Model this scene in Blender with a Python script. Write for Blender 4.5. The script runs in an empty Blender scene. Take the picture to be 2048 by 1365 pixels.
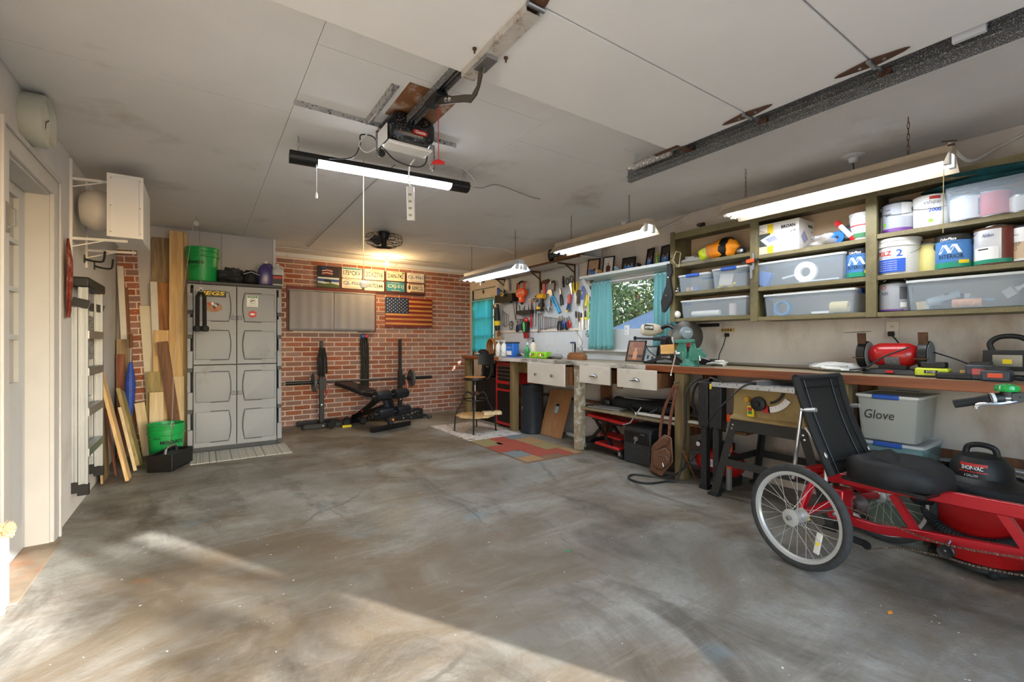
import bpy, math, random
from mathutils import Vector as V, Matrix as Mx
random.seed(7)
R_ = random.Random(11)
D2R = math.pi/180
# ---------------------------------------------------------------- camera
TH = 34.2*D2R; FPX = 911.0; CX = 1024.0; CY = 685.0; EYE = 1.18
FW = V((math.sin(TH), math.cos(TH), 0)); RT = V((math.cos(TH), -math.sin(TH), 0)); UP = V((0,0,1)); EY = V((0,0,EYE))
scn = bpy.context.scene
cam = bpy.data.objects.new('camera', bpy.data.cameras.new('camera')); scn.collection.objects.link(cam)
cam.location = EY; cam.rotation_euler = (math.pi/2, 0, -TH)
cam.data.sensor_width = 36; cam.data.lens = 36*FPX/2048; cam.data.shift_y = (CY-682.5)/2048; cam.data.clip_start = .02
scn.camera = cam
# ---------------------------------------------------------------- light
wd = bpy.data.worlds.new('sky'); scn.world = wd; wd.use_nodes = True
nt = wd.node_tree; bgn = nt.nodes['Background']
sky = nt.nodes.new('ShaderNodeTexSky'); sky.sky_type = 'NISHITA'; sky.sun_disc = False
SUN_EL = 22.5*D2R; SUN_AZ = V((.505,-.865,0)).normalized()
sky.sun_elevation = SUN_EL; sky.sun_rotation = math.atan2(SUN_AZ.x, SUN_AZ.y); sky.air_density = 1.2; sky.dust_density = 1.0; sky.ozone_density = 1.6
nt.links.new(sky.outputs[0], bgn.inputs[0]); bgn.inputs[1].default_value = .6
sl = bpy.data.lights.new('sun','SUN'); sl.energy = 7; sl.angle = .012; sl.color = (1,.97,.93)
so = bpy.data.objects.new('sun', sl); scn.collection.objects.link(so)
sdir = (SUN_AZ*math.cos(SUN_EL)+V((0,0,math.sin(SUN_EL))))
so.rotation_euler = sdir.to_track_quat('Z','Y').to_euler(); so.location = sdir*30
pl = bpy.data.lights.new('door_portal','AREA'); pl.shape='RECTANGLE'; pl.size=2.72; pl.size_y=2.15; pl.cycles.is_portal = True
po = bpy.data.objects.new('door_portal', pl); scn.collection.objects.link(po); po.location=(.92,-.78,1.08); po.rotation_euler=(math.pi/2,0,0)
vs = scn.view_settings; vs.view_transform='Standard'; vs.look='None'; vs.gamma=1; vs.use_curve_mapping=False; vs.exposure=1.36
scn.cycles.max_bounces = 10; scn.cycles.diffuse_bounces = 7; scn.cycles.transparent_max_bounces = 16; scn.cycles.sample_clamp_indirect = 8
scn.cycles.caustics_reflective = False; scn.cycles.caustics_refractive = False
# ---------------------------------------------------------------- helpers
def ray(px,py): return FW + RT*((px-CX)/FPX) + UP*((CY-py)/FPX)
def wx(px,py,X): d=ray(px,py); return EY + d*(X/d.x)
def wy(px,py,Y): d=ray(px,py); return EY + d*(Y/d.y)
def wz(px,py,Z=0.0): d=ray(px,py); return EY + d*((Z-EYE)/d.z)
def lin(c): return tuple((x/255/12.92 if x/255<=.04045 else ((x/255+.055)/1.055)**2.4) for x in c)
MATS={}
def MT(name, rgb, rough=.6, metal=0., var=0., vs=6., bump=0., bs=60., dark=None, dk=.0, dscale=3., speck=None, sk=.0, ss=120., stretch=None, emit=0., alpha=1., trans=0., coat=0., sheen=0., rnd=0.):
    """plain procedural surface: base colour, noise variation, dirt blotches (dark), specks of another colour, bump"""
    if name in MATS: return MATS[name]
    m=bpy.data.materials.new(name); m.use_nodes=True; t=m.node_tree; N=t.nodes; L=t.links; b=N['Principled BSDF']
    c=(*lin(rgb),1); b.inputs['Base Color'].default_value=c; b.inputs['Roughness'].default_value=rough; b.inputs['Metallic'].default_value=metal
    b.inputs['Coat Weight'].default_value=coat; b.inputs['Sheen Weight'].default_value=sheen
    if alpha<1: b.inputs['Alpha'].default_value=alpha
    if trans: b.inputs['Transmission Weight'].default_value=trans
    if emit: b.inputs['Emission Color'].default_value=c; b.inputs['Emission Strength'].default_value=emit
    co=None; out=None
    def coord():
        nonlocal co
        if co is None:
            tc=N.new('ShaderNodeTexCoord'); mp=N.new('ShaderNodeMapping'); L.new(tc.outputs['Object'],mp.inputs[0])
            if stretch: mp.inputs['Scale'].default_value=stretch
            co=mp.outputs[0]
        return co
    def noise(s,det=4,ro=.6):
        n=N.new('ShaderNodeTexNoise'); n.inputs['Scale'].default_value=s; n.inputs['Detail'].default_value=det; n.inputs['Roughness'].default_value=ro; L.new(coord(),n.inputs['Vector']); return n.outputs[0]
    def ramp(x,a,bb):
        r=N.new('ShaderNodeMapRange'); r.inputs[1].default_value=a; r.inputs[2].default_value=bb; L.new(x,r.inputs[0]); return r.outputs[0]
    def mix(fac,a,c2,mode='MIX'):
        x=N.new('ShaderNodeMix'); x.data_type='RGBA'; x.blend_type=mode
        if hasattr(fac,'node'): L.new(fac,x.inputs[0])
        else: x.inputs[0].default_value=fac
        for s,i in ((a,6),(c2,7)):
            if hasattr(s,'node'): L.new(s,x.inputs[i])
            else: x.inputs[i].default_value=s
        return x.outputs[2]
    cur=c
    if var:
        lo=tuple(max(0,x*(1-var)) for x in c[:3])+(1,); hi=tuple(min(1,x*(1+var)) for x in c[:3])+(1,)
        cur=mix(ramp(noise(vs),.3,.7),lo,hi)
    if rnd:
        oi=N.new('ShaderNodeObjectInfo'); ge=N.new('ShaderNodeNewGeometry'); ad=N.new('ShaderNodeMath'); ad.operation='ADD'; L.new(oi.outputs['Random'],ad.inputs[0]); L.new(ge.outputs['Random Per Island'],ad.inputs[1])
        fr=N.new('ShaderNodeMath'); fr.operation='FRACT'; L.new(ad.outputs[0],fr.inputs[0])
        hv=N.new('ShaderNodeHueSaturation'); 
        r1=N.new('ShaderNodeMapRange'); r1.inputs[3].default_value=1-rnd; r1.inputs[4].default_value=1+rnd; L.new(fr.outputs[0],r1.inputs[0]); L.new(r1.outputs[0],hv.inputs['Value'])
        m2=N.new('ShaderNodeMath'); m2.operation='MULTIPLY'; m2.inputs[1].default_value=7.3; L.new(fr.outputs[0],m2.inputs[0]); f2=N.new('ShaderNodeMath'); f2.operation='FRACT'; L.new(m2.outputs[0],f2.inputs[0])
        r2=N.new('ShaderNodeMapRange'); r2.inputs[3].default_value=.62; r2.inputs[4].default_value=1.12; L.new(f2.outputs[0],r2.inputs[0]); L.new(r2.outputs[0],hv.inputs['Saturation'])
        if hasattr(cur,'node'): L.new(cur,hv.inputs['Color'])
        else: hv.inputs['Color'].default_value=cur
        cur=hv.outputs[0]
    if dark:
        cur=mix(ramp(noise(dscale,5,.65),.62-dk*.35,.78-dk*.2),cur,(*lin(dark),1))
    if speck:
        cur=mix(ramp(noise(ss,2,.5),.72-sk*.3,.75-sk*.3),cur,(*lin(speck),1))
    if hasattr(cur,'node'): L.new(cur,b.inputs['Base Color'])
    if bump:
        bn=N.new('ShaderNodeBump'); bn.inputs['Strength'].default_value=bump; bn.inputs['Distance'].default_value=.01; L.new(noise(bs),bn.inputs['Height']); L.new(bn.outputs[0],b.inputs['Normal'])
    MATS[name]=m; return m
def WOOD(name, rgb, rgb2, ax='z', sc=9., rough=.65, knots=True):
    """board with grain running along one local axis"""
    if name in MATS: return MATS[name]
    m=bpy.data.materials.new(name); m.use_nodes=True; t=m.node_tree; N=t.nodes; L=t.links; b=N['Principled BSDF']; b.inputs['Roughness'].default_value=rough
    tc=N.new('ShaderNodeTexCoord'); mp=N.new('ShaderNodeMapping'); L.new(tc.outputs['Object'],mp.inputs[0])
    s={'x':(.08,1,1),'y':(1,.08,1),'z':(1,1,.08)}[ax]; mp.inputs['Scale'].default_value=s
    oi=N.new('ShaderNodeObjectInfo'); av=N.new('ShaderNodeVectorMath'); av.operation='ADD'; L.new(mp.outputs[0],av.inputs[0])
    cb=N.new('ShaderNodeCombineXYZ'); ml=N.new('ShaderNodeMath'); ml.operation='MULTIPLY'; ml.inputs[1].default_value=9; L.new(oi.outputs['Random'],ml.inputs[0]); L.new(ml.outputs[0],cb.inputs[0]); L.new(ml.outputs[0],cb.inputs[2]); L.new(cb.outputs[0],av.inputs[1])
    n1=N.new('ShaderNodeTexNoise'); n1.inputs['Scale'].default_value=sc*3; n1.inputs['Detail'].default_value=6; n1.inputs['Distortion'].default_value=.6; L.new(av.outputs[0],n1.inputs['Vector'])
    r=N.new('ShaderNodeValToRGB'); r.color_ramp.elements[0].position=.35; r.color_ramp.elements[1].position=.66; r.color_ramp.elements[0].color=(*lin(rgb2),1); r.color_ramp.elements[1].color=(*lin(rgb),1); L.new(n1.outputs[0],r.inputs[0]); cur=r.outputs[0]
    if knots:
        vo=N.new('ShaderNodeTexVoronoi'); vo.inputs['Scale'].default_value=5.5; mq=N.new('ShaderNodeMapping'); s2={'x':(.45,1,1),'y':(1,.45,1),'z':(1,1,.45)}[ax]; mq.inputs['Scale'].default_value=s2; L.new(tc.outputs['Object'],mq.inputs[0]); L.new(mq.outputs[0],vo.inputs['Vector'])
        mr=N.new('ShaderNodeMapRange'); mr.inputs[1].default_value=.05; mr.inputs[2].default_value=.09; mr.inputs[3].default_value=.75; mr.inputs[4].default_value=0; L.new(vo.outputs['Distance'],mr.inputs[0])
        x=N.new('ShaderNodeMix'); x.data_type='RGBA'; L.new(mr.outputs[0],x.inputs[0]); L.new(cur,x.inputs[6]); x.inputs[7].default_value=(*[c*.25 for c in lin(rgb2)],1); cur=x.outputs[2]
    L.new(cur,b.inputs['Base Color']); MATS[name]=m; return m
ROOT={}
def parm(p):
    while p is not None:
        if p.name in ROOT: return ROOT[p.name]
        p=p.parent
    return Mx.Identity(4)
def link(o): scn.collection.objects.link(o); return o
def tag(o,label=None,cat=None,group=None,kind=None):
    for k,v in (('label',label),('category',cat),('group',group),('kind',kind)):
        if v: o[k]=v
    return o
def T(name,label,cat,loc=(0,0,0),rz=0.,group=None):
    o=bpy.data.objects.new(name,None); o.empty_display_size=.05; link(o); o.location=loc; o.rotation_euler=(0,0,rz)
    ROOT[o.name]=Mx.Translation(V(loc))@Mx.Rotation(rz,4,'Z')
    return tag(o,label,cat,group)
def rotm(rx=0,ry=0,rz=0):
    return (Mx.Rotation(rz*D2R,3,'Z')@Mx.Rotation(ry*D2R,3,'Y')@Mx.Rotation(rx*D2R,3,'X'))
class B:
    """mesh builder"""
    def __init__(s,tm=None): s.v=[]; s.f=[]; s.tm=tm
    def add(s,vs,fs):
        k=len(s.v); s.v+= [(s.tm@V(p)) if s.tm else V(p) for p in vs]; s.f+=[tuple(i+k for i in f) for f in fs]; return s
    def box(s,c,d,R=None):
        c=V(c); h=V(d)/2; vs=[]
        for x in(-1,1):
            for y in(-1,1):
                for z in(-1,1):
                    p=V((x*h.x,y*h.y,z*h.z)); vs.append(c+(R@p if R else p))
        return s.add(vs,[(0,1,3,2),(4,6,7,5),(0,4,5,1),(2,3,7,6),(0,2,6,4),(1,5,7,3)])
    def bb(s,a,b): a=V(a);b=V(b); return s.box((a+b)/2,[abs(x) for x in (b-a)])
    def frus(s,c,d0,d1,h,R=None):
        """four sided frustum, base size d0, top size d1"""
        c=V(c); vs=[]
        for (dx,dy),z in ((d0,0),(d1,h)):
            for x,y in((-1,-1),(1,-1),(1,1),(-1,1)):
                p=V((x*dx/2,y*dy/2,z)); vs.append(c+(R@p if R else p))
        return s.add(vs,[(3,2,1,0),(4,5,6,7),(0,1,5,4),(1,2,6,5),(2,3,7,6),(3,0,4,7)])
    def bar(s,a,b,w,t,side=None):
        """rectangular bar from a to b; w along side, t across"""
        a=V(a);b=V(b);d=(b-a).normalized(); sd=V(side) if side is not None else V((0,0,1))
        x=sd-d*sd.dot(d)
        if x.length<1e-4: x=V((1,0,0))-d*d.x
        x.normalize(); y=d.cross(x); vs=[]
        for p in(a,b):
            for i,j in((-1,-1),(1,-1),(1,1),(-1,1)): vs.append(p+x*(i*w/2)+y*(j*t/2))
        return s.add(vs,[(3,2,1,0),(4,5,6,7),(0,1,5,4),(1,2,6,5),(2,3,7,6),(3,0,4,7)])
    def cyl(s,a,b,r,r2=None,n=14):
        a=V(a);b=V(b);r2=r if r2 is None else r2; d=(b-a).normalized(); x=d.orthogonal().normalized(); y=d.cross(x); vs=[]
        for p,q in((a,r),(b,r2)):
            for i in range(n): t=2*math.pi*i/n; vs.append(p+x*(q*math.cos(t))+y*(q*math.sin(t)))
        return s.add(vs,[tuple(range(n))[::-1],tuple(range(n,2*n))]+[(i,(i+1)%n,n+(i+1)%n,n+i) for i in range(n)])
    def tube(s,pts,r,n=8,closed=False):
        pts=[V(p) for p in pts]; m=len(pts); vs=[]; x=None
        for i,p in enumerate(pts):
            a=pts[(i-1)%m] if (closed or i>0) else p; b=pts[(i+1)%m] if (closed or i<m-1) else p; d=(b-a).normalized()
            if x is None: x=d.orthogonal().normalized()
            x=x-d*x.dot(d); x=x.normalized() if x.length>1e-6 else d.orthogonal().normalized(); y=d.cross(x); rr=r[i] if isinstance(r,(list,tuple)) else r
            for k in range(n): t=2*math.pi*k/n; vs.append(p+x*(rr*math.cos(t))+y*(rr*math.sin(t)))
        fs=[]
        for i in range(m if closed else m-1):
            j=(i+1)%m
            for k in range(n): fs.append((i*n+k,i*n+(k+1)%n,j*n+(k+1)%n,j*n+k))
        if not closed: fs+=[tuple(range(n))[::-1],tuple(range((m-1)*n,m*n))]
        return s.add(vs,fs)
    def lathe(s,prof,c=(0,0,0),ax=(0,0,1),n=24,a0=0,a1=360):
        c=V(c); d=V(ax).normalized(); x=d.orthogonal().normalized() if abs(d.z)<.99 else V((1,0,0)); y=d.cross(x); vs=[]; full=abs(a1-a0)>=360; cnt=n if full else n+1
        for (r,z) in prof:
            for i in range(cnt): t=(a0+(a1-a0)*i/n)*D2R; vs.append(c+d*z+x*(r*math.cos(t))+y*(r*math.sin(t)))
        fs=[]
        for j in range(len(prof)-1):
            for i in range(n):
                k=(i+1)%cnt; fs.append((j*cnt+i,j*cnt+k,(j+1)*cnt+k,(j+1)*cnt+i))
        if full and (abs(prof[0][0]-prof[-1][0])>1e-6 or abs(prof[0][1]-prof[-1][1])>1e-6):
            if len(prof)==2 and abs(prof[0][1]-prof[1][1])<1e-6: pass
            elif prof[0][0]>1e-5: fs.append(tuple(range(cnt))[::-1])
            if prof[-1][0]>1e-5 and not(len(prof)==2 and abs(prof[0][1]-prof[1][1])<1e-6): fs.append(tuple(range((len(prof)-1)*cnt,len(prof)*cnt)))
        return s.add(vs,fs)
    def prism(s,poly,o,u,v,depth):
        """polygon (a,b)->o+a*u+b*v, extruded by depth along u x v"""
        o=V(o);u=V(u).normalized();v=V(v).normalized();w=u.cross(v)*depth; n=len(poly); p=[o+u*a+v*b for a,b in poly]
        return s.add(p+[q+w for q in p],[tuple(range(n))[::-1],tuple(range(n,2*n))]+[(i,(i+1)%n,n+(i+1)%n,n+i) for i in range(n)])
    def ell(s,c,r,n=14,m=8,R=None,pw=1.0):
        c=V(c); r=(r,)*3 if isinstance(r,(int,float)) else r; vs=[]; sg=lambda a:math.copysign(abs(a)**pw,a)
        for j in range(m+1):
            ph=math.pi*j/m
            for i in range(n):
                t=2*math.pi*i/n; p=V((r[0]*sg(math.cos(t))*sg(math.sin(ph)),r[1]*sg(math.sin(t))*sg(math.sin(ph)),-r[2]*sg(math.cos(ph)))); vs.append(c+(R@p if R else p))
        return s.add(vs,[(j*n+i,j*n+(i+1)%n,(j+1)*n+(i+1)%n,(j+1)*n+i) for j in range(m) for i in range(n)])
    def loft(s,loops,cap=True,closed=True):
        n=len(loops[0]); vs=[p for l in loops for p in l]; fs=[]
        for j in range(len(loops)-1):
            for i in range(n if closed else n-1): k=(i+1)%n; fs.append((j*n+i,j*n+k,(j+1)*n+k,(j+1)*n+i))
        if cap: fs+=[tuple(range(n))[::-1],tuple(range((len(loops)-1)*n,len(loops)*n))]
        return s.add(vs,fs)
    def vox(s,xs,ys,zs,fill):
        """skin of the filled cells of a box grid, welded"""
        idx={}; fs=[]
        def vi(i,j,k):
            if (i,j,k) not in idx: idx[(i,j,k)]=len(idx)
            return idx[(i,j,k)]
        nx,ny,nz=len(xs)-1,len(ys)-1,len(zs)-1
        F=lambda i,j,k: 0<=i<nx and 0<=j<ny and 0<=k<nz and fill((xs[i]+xs[i+1])/2,(ys[j]+ys[j+1])/2,(zs[k]+zs[k+1])/2)
        for i in range(nx):
            for j in range(ny):
                for k in range(nz):
                    if not F(i,j,k): continue
                    if not F(i-1,j,k): fs.append((vi(i,j,k),vi(i,j,k+1),vi(i,j+1,k+1),vi(i,j+1,k)))
                    if not F(i+1,j,k): fs.append((vi(i+1,j,k),vi(i+1,j+1,k),vi(i+1,j+1,k+1),vi(i+1,j,k+1)))
                    if not F(i,j-1,k): fs.append((vi(i,j,k),vi(i+1,j,k),vi(i+1,j,k+1),vi(i,j,k+1)))
                    if not F(i,j+1,k): fs.append((vi(i,j+1,k),vi(i,j+1,k+1),vi(i+1,j+1,k+1),vi(i+1,j+1,k)))
                    if not F(i,j,k-1): fs.append((vi(i,j,k),vi(i,j+1,k),vi(i+1,j+1,k),vi(i+1,j,k)))
                    if not F(i,j,k+1): fs.append((vi(i,j,k+1),vi(i+1,j,k+1),vi(i+1,j+1,k+1),vi(i,j+1,k+1)))
        vs=[None]*len(idx)
        for (i,j,k),q in idx.items(): vs[q]=V((xs[i],ys[j],zs[k]))
        return s.add(vs,fs)
    def ob(s,name,mat,par=None,bev=0.,ang=35,label=None,kind=None):
        me=bpy.data.meshes.new(name)
        if par is None:
            xs=[p.x for p in s.v]; ys=[p.y for p in s.v]; zs=[p.z for p in s.v]; o0=V(((min(xs)+max(xs))/2,(min(ys)+max(ys))/2,min(zs))); vs=[p-o0 for p in s.v]
        else:
            I=parm(par).inverted(); vs=[I@p for p in s.v]; o0=None
        me.from_pydata([tuple(p) for p in vs],[],s.f); me.validate(); me.update()
        import bmesh
        bm=bmesh.new(); bm.from_mesh(me); bmesh.ops.recalc_face_normals(bm,faces=bm.faces); bm.to_mesh(me); bm.free()
        if ang: me.shade_smooth(); me.set_sharp_from_angle(angle=ang*D2R)
        me.materials.append(mat)
        o=bpy.data.objects.new(name,me); link(o)
        if o0 is not None:
            o.location=o0; ROOT[o.name]=Mx.Translation(o0)
        else: o.parent=par
        if bev:
            md=o.modifiers.new('edge','BEVEL'); md.width=bev; md.segments=2; md.limit_method='ANGLE'; md.angle_limit=40*D2R
        return tag(o,label,None,None,kind)
def dup(o,par=None,loc=None):
    c=o.copy(); link(c)
    if par is not None: c.parent=par
    if loc is not None: c.location=loc
    for ch in list(o.children): dup(ch,c)
    return c
FONTS={}
def text(body,h,o,u,v,mat,par,name='lettering',width=None,wrap=None,bold=0.,lift=.0012,shear=0.):
    """flat lettering centred on o; u = reading direction, v = up; wrap=(axis point, radius) lays it round a vertical can"""
    cu=bpy.data.curves.new('t','FONT'); cu.body=body; cu.size=1; cu.align_x='CENTER'; cu.align_y='CENTER'; cu.offset=bold; cu.shear=shear; cu.resolution_u=2
    to=bpy.data.objects.new('t',cu); me=to.to_mesh(); pts=[V(q.co) for q in me.vertices]; fs=[tuple(p.vertices) for p in me.polygons]; to.to_mesh_clear(); bpy.data.objects.remove(to); bpy.data.curves.remove(cu)
    if not pts: return
    x0=min(p.x for p in pts);x1=max(p.x for p in pts);y0=min(p.y for p in pts);y1=max(p.y for p in pts)
    sy=h/max(1e-6,(y1-y0)); sx=sy if width is None else width/(x1-x0); mx=(x0+x1)/2; my=(y0+y1)/2
    o=V(o);u=V(u).normalized();v=V(v).normalized();w=u.cross(v); b=B(); vs=[]
    for p in pts:
        a=(p.x-mx)*sx; c=(p.y-my)*sy
        if wrap:
            ax,r=V(wrap[0]),wrap[1]; d0=o-ax; d0.z=0; a0=math.atan2(d0.y,d0.x); t=a0+a/r; vs.append(V((ax.x+(r+lift)*math.cos(t),ax.y+(r+lift)*math.sin(t),o.z+c)))
        else: vs.append(o+u*a+v*c+w*lift)
    b.add(vs,fs); 
    I=parm(par).inverted(); m2=bpy.data.meshes.new(name); m2.from_pydata([tuple(I@p) for p in b.v],[],b.f); m2.update(); m2.materials.append(mat)
    ob=bpy.data.objects.new(name,m2); link(ob); ob.parent=par; return ob
def arc(c,r,a0,a1,n,u,v):
    c=V(c);u=V(u);v=V(v); return [c+u*(r*math.cos((a0+(a1-a0)*i/n)*D2R))+v*(r*math.sin((a0+(a1-a0)*i/n)*D2R)) for i in range(n+1)]
def spl(pts,k=6):
    """smooth curve through points"""
    P=[V(p) for p in pts]; out=[]
    for i in range(len(P)-1):
        a=P[max(i-1,0)];b=P[i];c=P[i+1];d=P[min(i+2,len(P)-1)]
        for j in range(k):
            t=j/k; out.append(.5*((2*b)+(c-a)*t+(2*a-5*b+4*c-d)*t*t+(3*b-a-3*c+d)*t**3))
    return out+[P[-1]]
XA=V((1,0,0)); YA=V((0,1,0)); ZA=V((0,0,1)); MY=V((0,-1,0)); MXA=V((-1,0,0))
# ---------------------------------------------------------------- setting
XL,XR,YB,YF,ZC=-.74,3.93,7.1,-.72,2.44
PX,PY=.73,6.27          # closet bump-out in the far corner
def floor_mat():
    m=bpy.data.materials.new('stained_concrete'); m.use_nodes=True; t=m.node_tree; N=t.nodes; L=t.links; b=N['Principled BSDF']
    tc=N.new('ShaderNodeTexCoord')
    def noise(s,det,ro,sc=(1,1,1),rz=0,dist=0,off=(0,0,0)):
        mp=N.new('ShaderNodeMapping'); mp.inputs['Scale'].default_value=sc; mp.inputs['Rotation'].default_value=(0,0,rz); mp.inputs['Location'].default_value=off; L.new(tc.outputs['Object'],mp.inputs[0])
        n=N.new('ShaderNodeTexNoise'); n.inputs['Scale'].default_value=s; n.inputs['Detail'].default_value=det; n.inputs['Roughness'].default_value=ro; n.inputs['Distortion'].default_value=dist; L.new(mp.outputs[0],n.inputs['Vector']); return n.outputs[0]
    def mr(x,a,c,lo=0,hi=1):
        r=N.new('ShaderNodeMapRange'); r.inputs[1].default_value=a; r.inputs[2].default_value=c; r.inputs[3].default_value=lo; r.inputs[4].default_value=hi; L.new(x,r.inputs[0]); return r.outputs[0]
    def mix(f,a,c,mode='MIX'):
        x=N.new('ShaderNodeMix'); x.data_type='RGBA'; x.blend_type=mode; L.new(f,x.inputs[0])
        for q,i in((a,6),(c,7)):
            if hasattr(q,'node'): L.new(q,x.inputs[i])
            else: x.inputs[i].default_value=(*lin(q),1)
        return x.outputs[2]
    def mul(a,c):
        x=N.new('ShaderNodeMath'); x.operation='MULTIPLY'; L.new(a,x.inputs[0])
        if hasattr(c,'node'): L.new(c,x.inputs[1])
        else: x.inputs[1].default_value=c
        return x.outputs[0]
    c=mix(mr(noise(1.1,5,.6,dist=.5),.38,.62),(126,123,114),(164,162,154))
    c=mix(mul(mr(noise(.8,6,.68,(1,1.6,1),.5,.8,(3,1,0)),.43,.62),.85),c,(108,92,70))
    c=mix(mul(mr(noise(1.7,6,.7,(1,.5,1),.3,.9,(7,2,0)),.52,.68),.8),c,(74,68,58))
    c=mix(mul(mr(noise(5,7,.7,(.35,2.2,1),.62,.4),.52,.7),.3),c,(92,84,72))
    c=mix(mul(mr(noise(6,7,.7,(.3,2.6,1),.62,.4,(4,0,0)),.56,.72),.22),c,(196,190,178))
    c=mix(mul(mr(noise(48,3,.7),.42,.66),.3),c,(120,110,96))
    c=mix(mul(mr(noise(2.3,3,.5,off=(5,5,0)),.66,.74),.4),c,(126,150,158))
    c=mix(mr(noise(38,2,.5,off=(1,9,0)),.765,.78),c,(228,226,220))
    c=mix(mul(mr(noise(3.4,4,.6,off=(9,2,4)),.69,.78),.6),c,(150,98,56))
    c=mix(mul(mr(noise(10,4,.6,off=(2,8,4)),.70,.76),.7),c,(58,52,46))
    vo=N.new('ShaderNodeTexVoronoi'); vo.feature='DISTANCE_TO_EDGE'; vo.inputs['Scale'].default_value=.55
    mp=N.new('ShaderNodeMapping'); mp.inputs['Location'].default_value=(.4,.7,0); L.new(tc.outputs['Object'],mp.inputs[0])
    dn=N.new('ShaderNodeTexNoise'); dn.inputs['Scale'].default_value=4; dn.inputs['Detail'].default_value=5; L.new(mp.outputs[0],dn.inputs['Vector'])
    dm=N.new('ShaderNodeMix'); dm.data_type='VECTOR'; dm.inputs[0].default_value=.12; L.new(mp.outputs[0],dm.inputs[4]); L.new(dn.outputs['Color'],dm.inputs[5]); L.new(dm.outputs[1],vo.inputs['Vector'])
    crack=mul(mr(vo.outputs['Distance'],.002,.006,1,0),mr(noise(1.3,2,.5,off=(6,3,1)),.5,.6))
    c=mix(mul(crack,.45),c,(62,54,46))
    hs=N.new('ShaderNodeHueSaturation'); hs.inputs['Value'].default_value=.84; hs.inputs['Saturation'].default_value=1.0; L.new(c,hs.inputs['Color']); L.new(hs.outputs[0],b.inputs['Base Color'])
    L.new(mr(noise(3,4,.6),.35,.7,.42,.75),b.inputs['Roughness'])
    bp=N.new('ShaderNodeBump'); bp.inputs['Strength'].default_value=.22; bp.inputs['Distance'].default_value=.01; L.new(noise(60,4,.7),bp.inputs['Height']); L.new(bp.outputs[0],b.inputs['Normal'])
    return m
m_plaster=MT('aged_white_plaster',(205,205,206),.75,var=.05,vs=2.5,bump=.18,bs=140,dark=(186,180,170),dk=.12,dscale=1.6)
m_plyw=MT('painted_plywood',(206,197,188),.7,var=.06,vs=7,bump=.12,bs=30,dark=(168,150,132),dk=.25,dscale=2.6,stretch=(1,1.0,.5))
m_ceil=MT('textured_ceiling_paint',(222,220,218),.9,var=.04,vs=1.8,bump=.28,bs=170,dark=(188,182,175),dk=.12,dscale=1.2)
m_white=MT('white_gloss_paint',(216,217,219),.45,var=.04,vs=5,dark=(186,180,172),dk=.04,dscale=7)
m_grime=MT('grimy_white_paint',(205,199,190),.55,var=.06,vs=6,dark=(70,64,58),dk=.34,dscale=5)
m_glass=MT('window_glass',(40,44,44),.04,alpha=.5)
m_mortar=MT('mortar',(222,206,192),.9,var=.1,vs=30,bump=.2)
m_brick=MT('red_brick',(154,96,74),.85,var=.16,vs=55,bump=.3,bs=90,speck=(206,160,128),sk=.25,ss=95,rnd=.16)
m_black=MT('black_paint',(13,13,14),.45,var=.2,vs=20)
m_blackp=MT('black_plastic',(17,17,18),.5,bump=.05,bs=120)
m_rubber=MT('black_rubber',(21,21,22),.75,var=.2,vs=30)
m_chrome=MT('chrome',(205,207,210),.2,1.)
m_steel=MT('dull_steel',(160,162,164),.38,1.,var=.12,vs=20)
m_rust=MT('rusty_steel',(96,66,48),.75,.4,var=.3,vs=30)
m_alu=MT('aluminium',(208,210,212),.35,.85,var=.06,vs=8)
m_red=MT('red_enamel',(176,24,26),.3,var=.08,coat=.3)
m_galv=MT('speckled_galvanised_steel',(92,92,92),.5,.4,var=.25,vs=14,speck=(214,212,208),sk=.44,ss=230)
m_olive=MT('olive_paint',(112,103,70),.6,var=.14,vs=9,dark=(78,70,48),dk=.3,dscale=4,bump=.08)
m_olives=MT('olive_paint_paint_spotted',(116,106,74),.6,var=.14,vs=9,speck=(190,182,160),sk=.12,ss=150)
m_teal=MT('teal_cotton',(104,164,168),.85,var=.05,vs=30,sheen=.2)
# floor + ground outside
B().bb((-1.05,YF-.1,-.12),(XR+.15,YB+.15,0)).ob('floor',floor_mat(),kind='structure')
B().bb((-14,-22,-.2),(20,YF-.1,-.03)).ob('ground_driveway',MT('driveway_asphalt',(98,101,106),.85,var=.1,vs=2),kind='structure')
B().bb((XR+.15,YF-.1,-.2),(30,24,-.05)).ob('ground_lawn',MT('lawn',(96,112,66),.95,var=.3,vs=8),kind='structure')
# walls
DY0,DY1=2.97,3.73
B().vox([XL-.13,XL],[YF-.12,DY0,DY1,YB+.12],[0,2.05,ZC+.05],lambda x,y,z: not(DY0<y<DY1 and z<2.05)).ob('wall_left',m_plaster,kind='structure')
WY0,WY1,WZ0,WZ1=2.93,4.2,1.1,1.94; RD0,RD1=6.24,7.02
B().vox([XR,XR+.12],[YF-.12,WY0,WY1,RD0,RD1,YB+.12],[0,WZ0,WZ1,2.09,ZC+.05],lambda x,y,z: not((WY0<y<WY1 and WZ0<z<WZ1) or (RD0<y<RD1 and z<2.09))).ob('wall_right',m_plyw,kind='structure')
wb=B().bb((PX-.2,YB,0),(XR,YB+.12,ZC+.05)).ob('wall_back',m_mortar,kind='structure')
B().bb((XL,PY,0),(PX,YB+.12,ZC)).ob('wall_alcove',MT('light_grey_wall_paint',(190,187,186),.75,var=.04,vs=3,bump=.1),kind='structure')
B().vox([XL-.13,-.45,2.34,XR+.12],[YF-.12,YF],[0,2.13,ZC+.05],lambda x,y,z: not(-.45<x<2.34 and z<2.13)).ob('wall_front',m_plaster,kind='structure')
B().bb((PX-.015,PY-.014,0),(PX+.012,PY+.03,ZC)).ob('trim_1',m_white,kind='structure')
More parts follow.
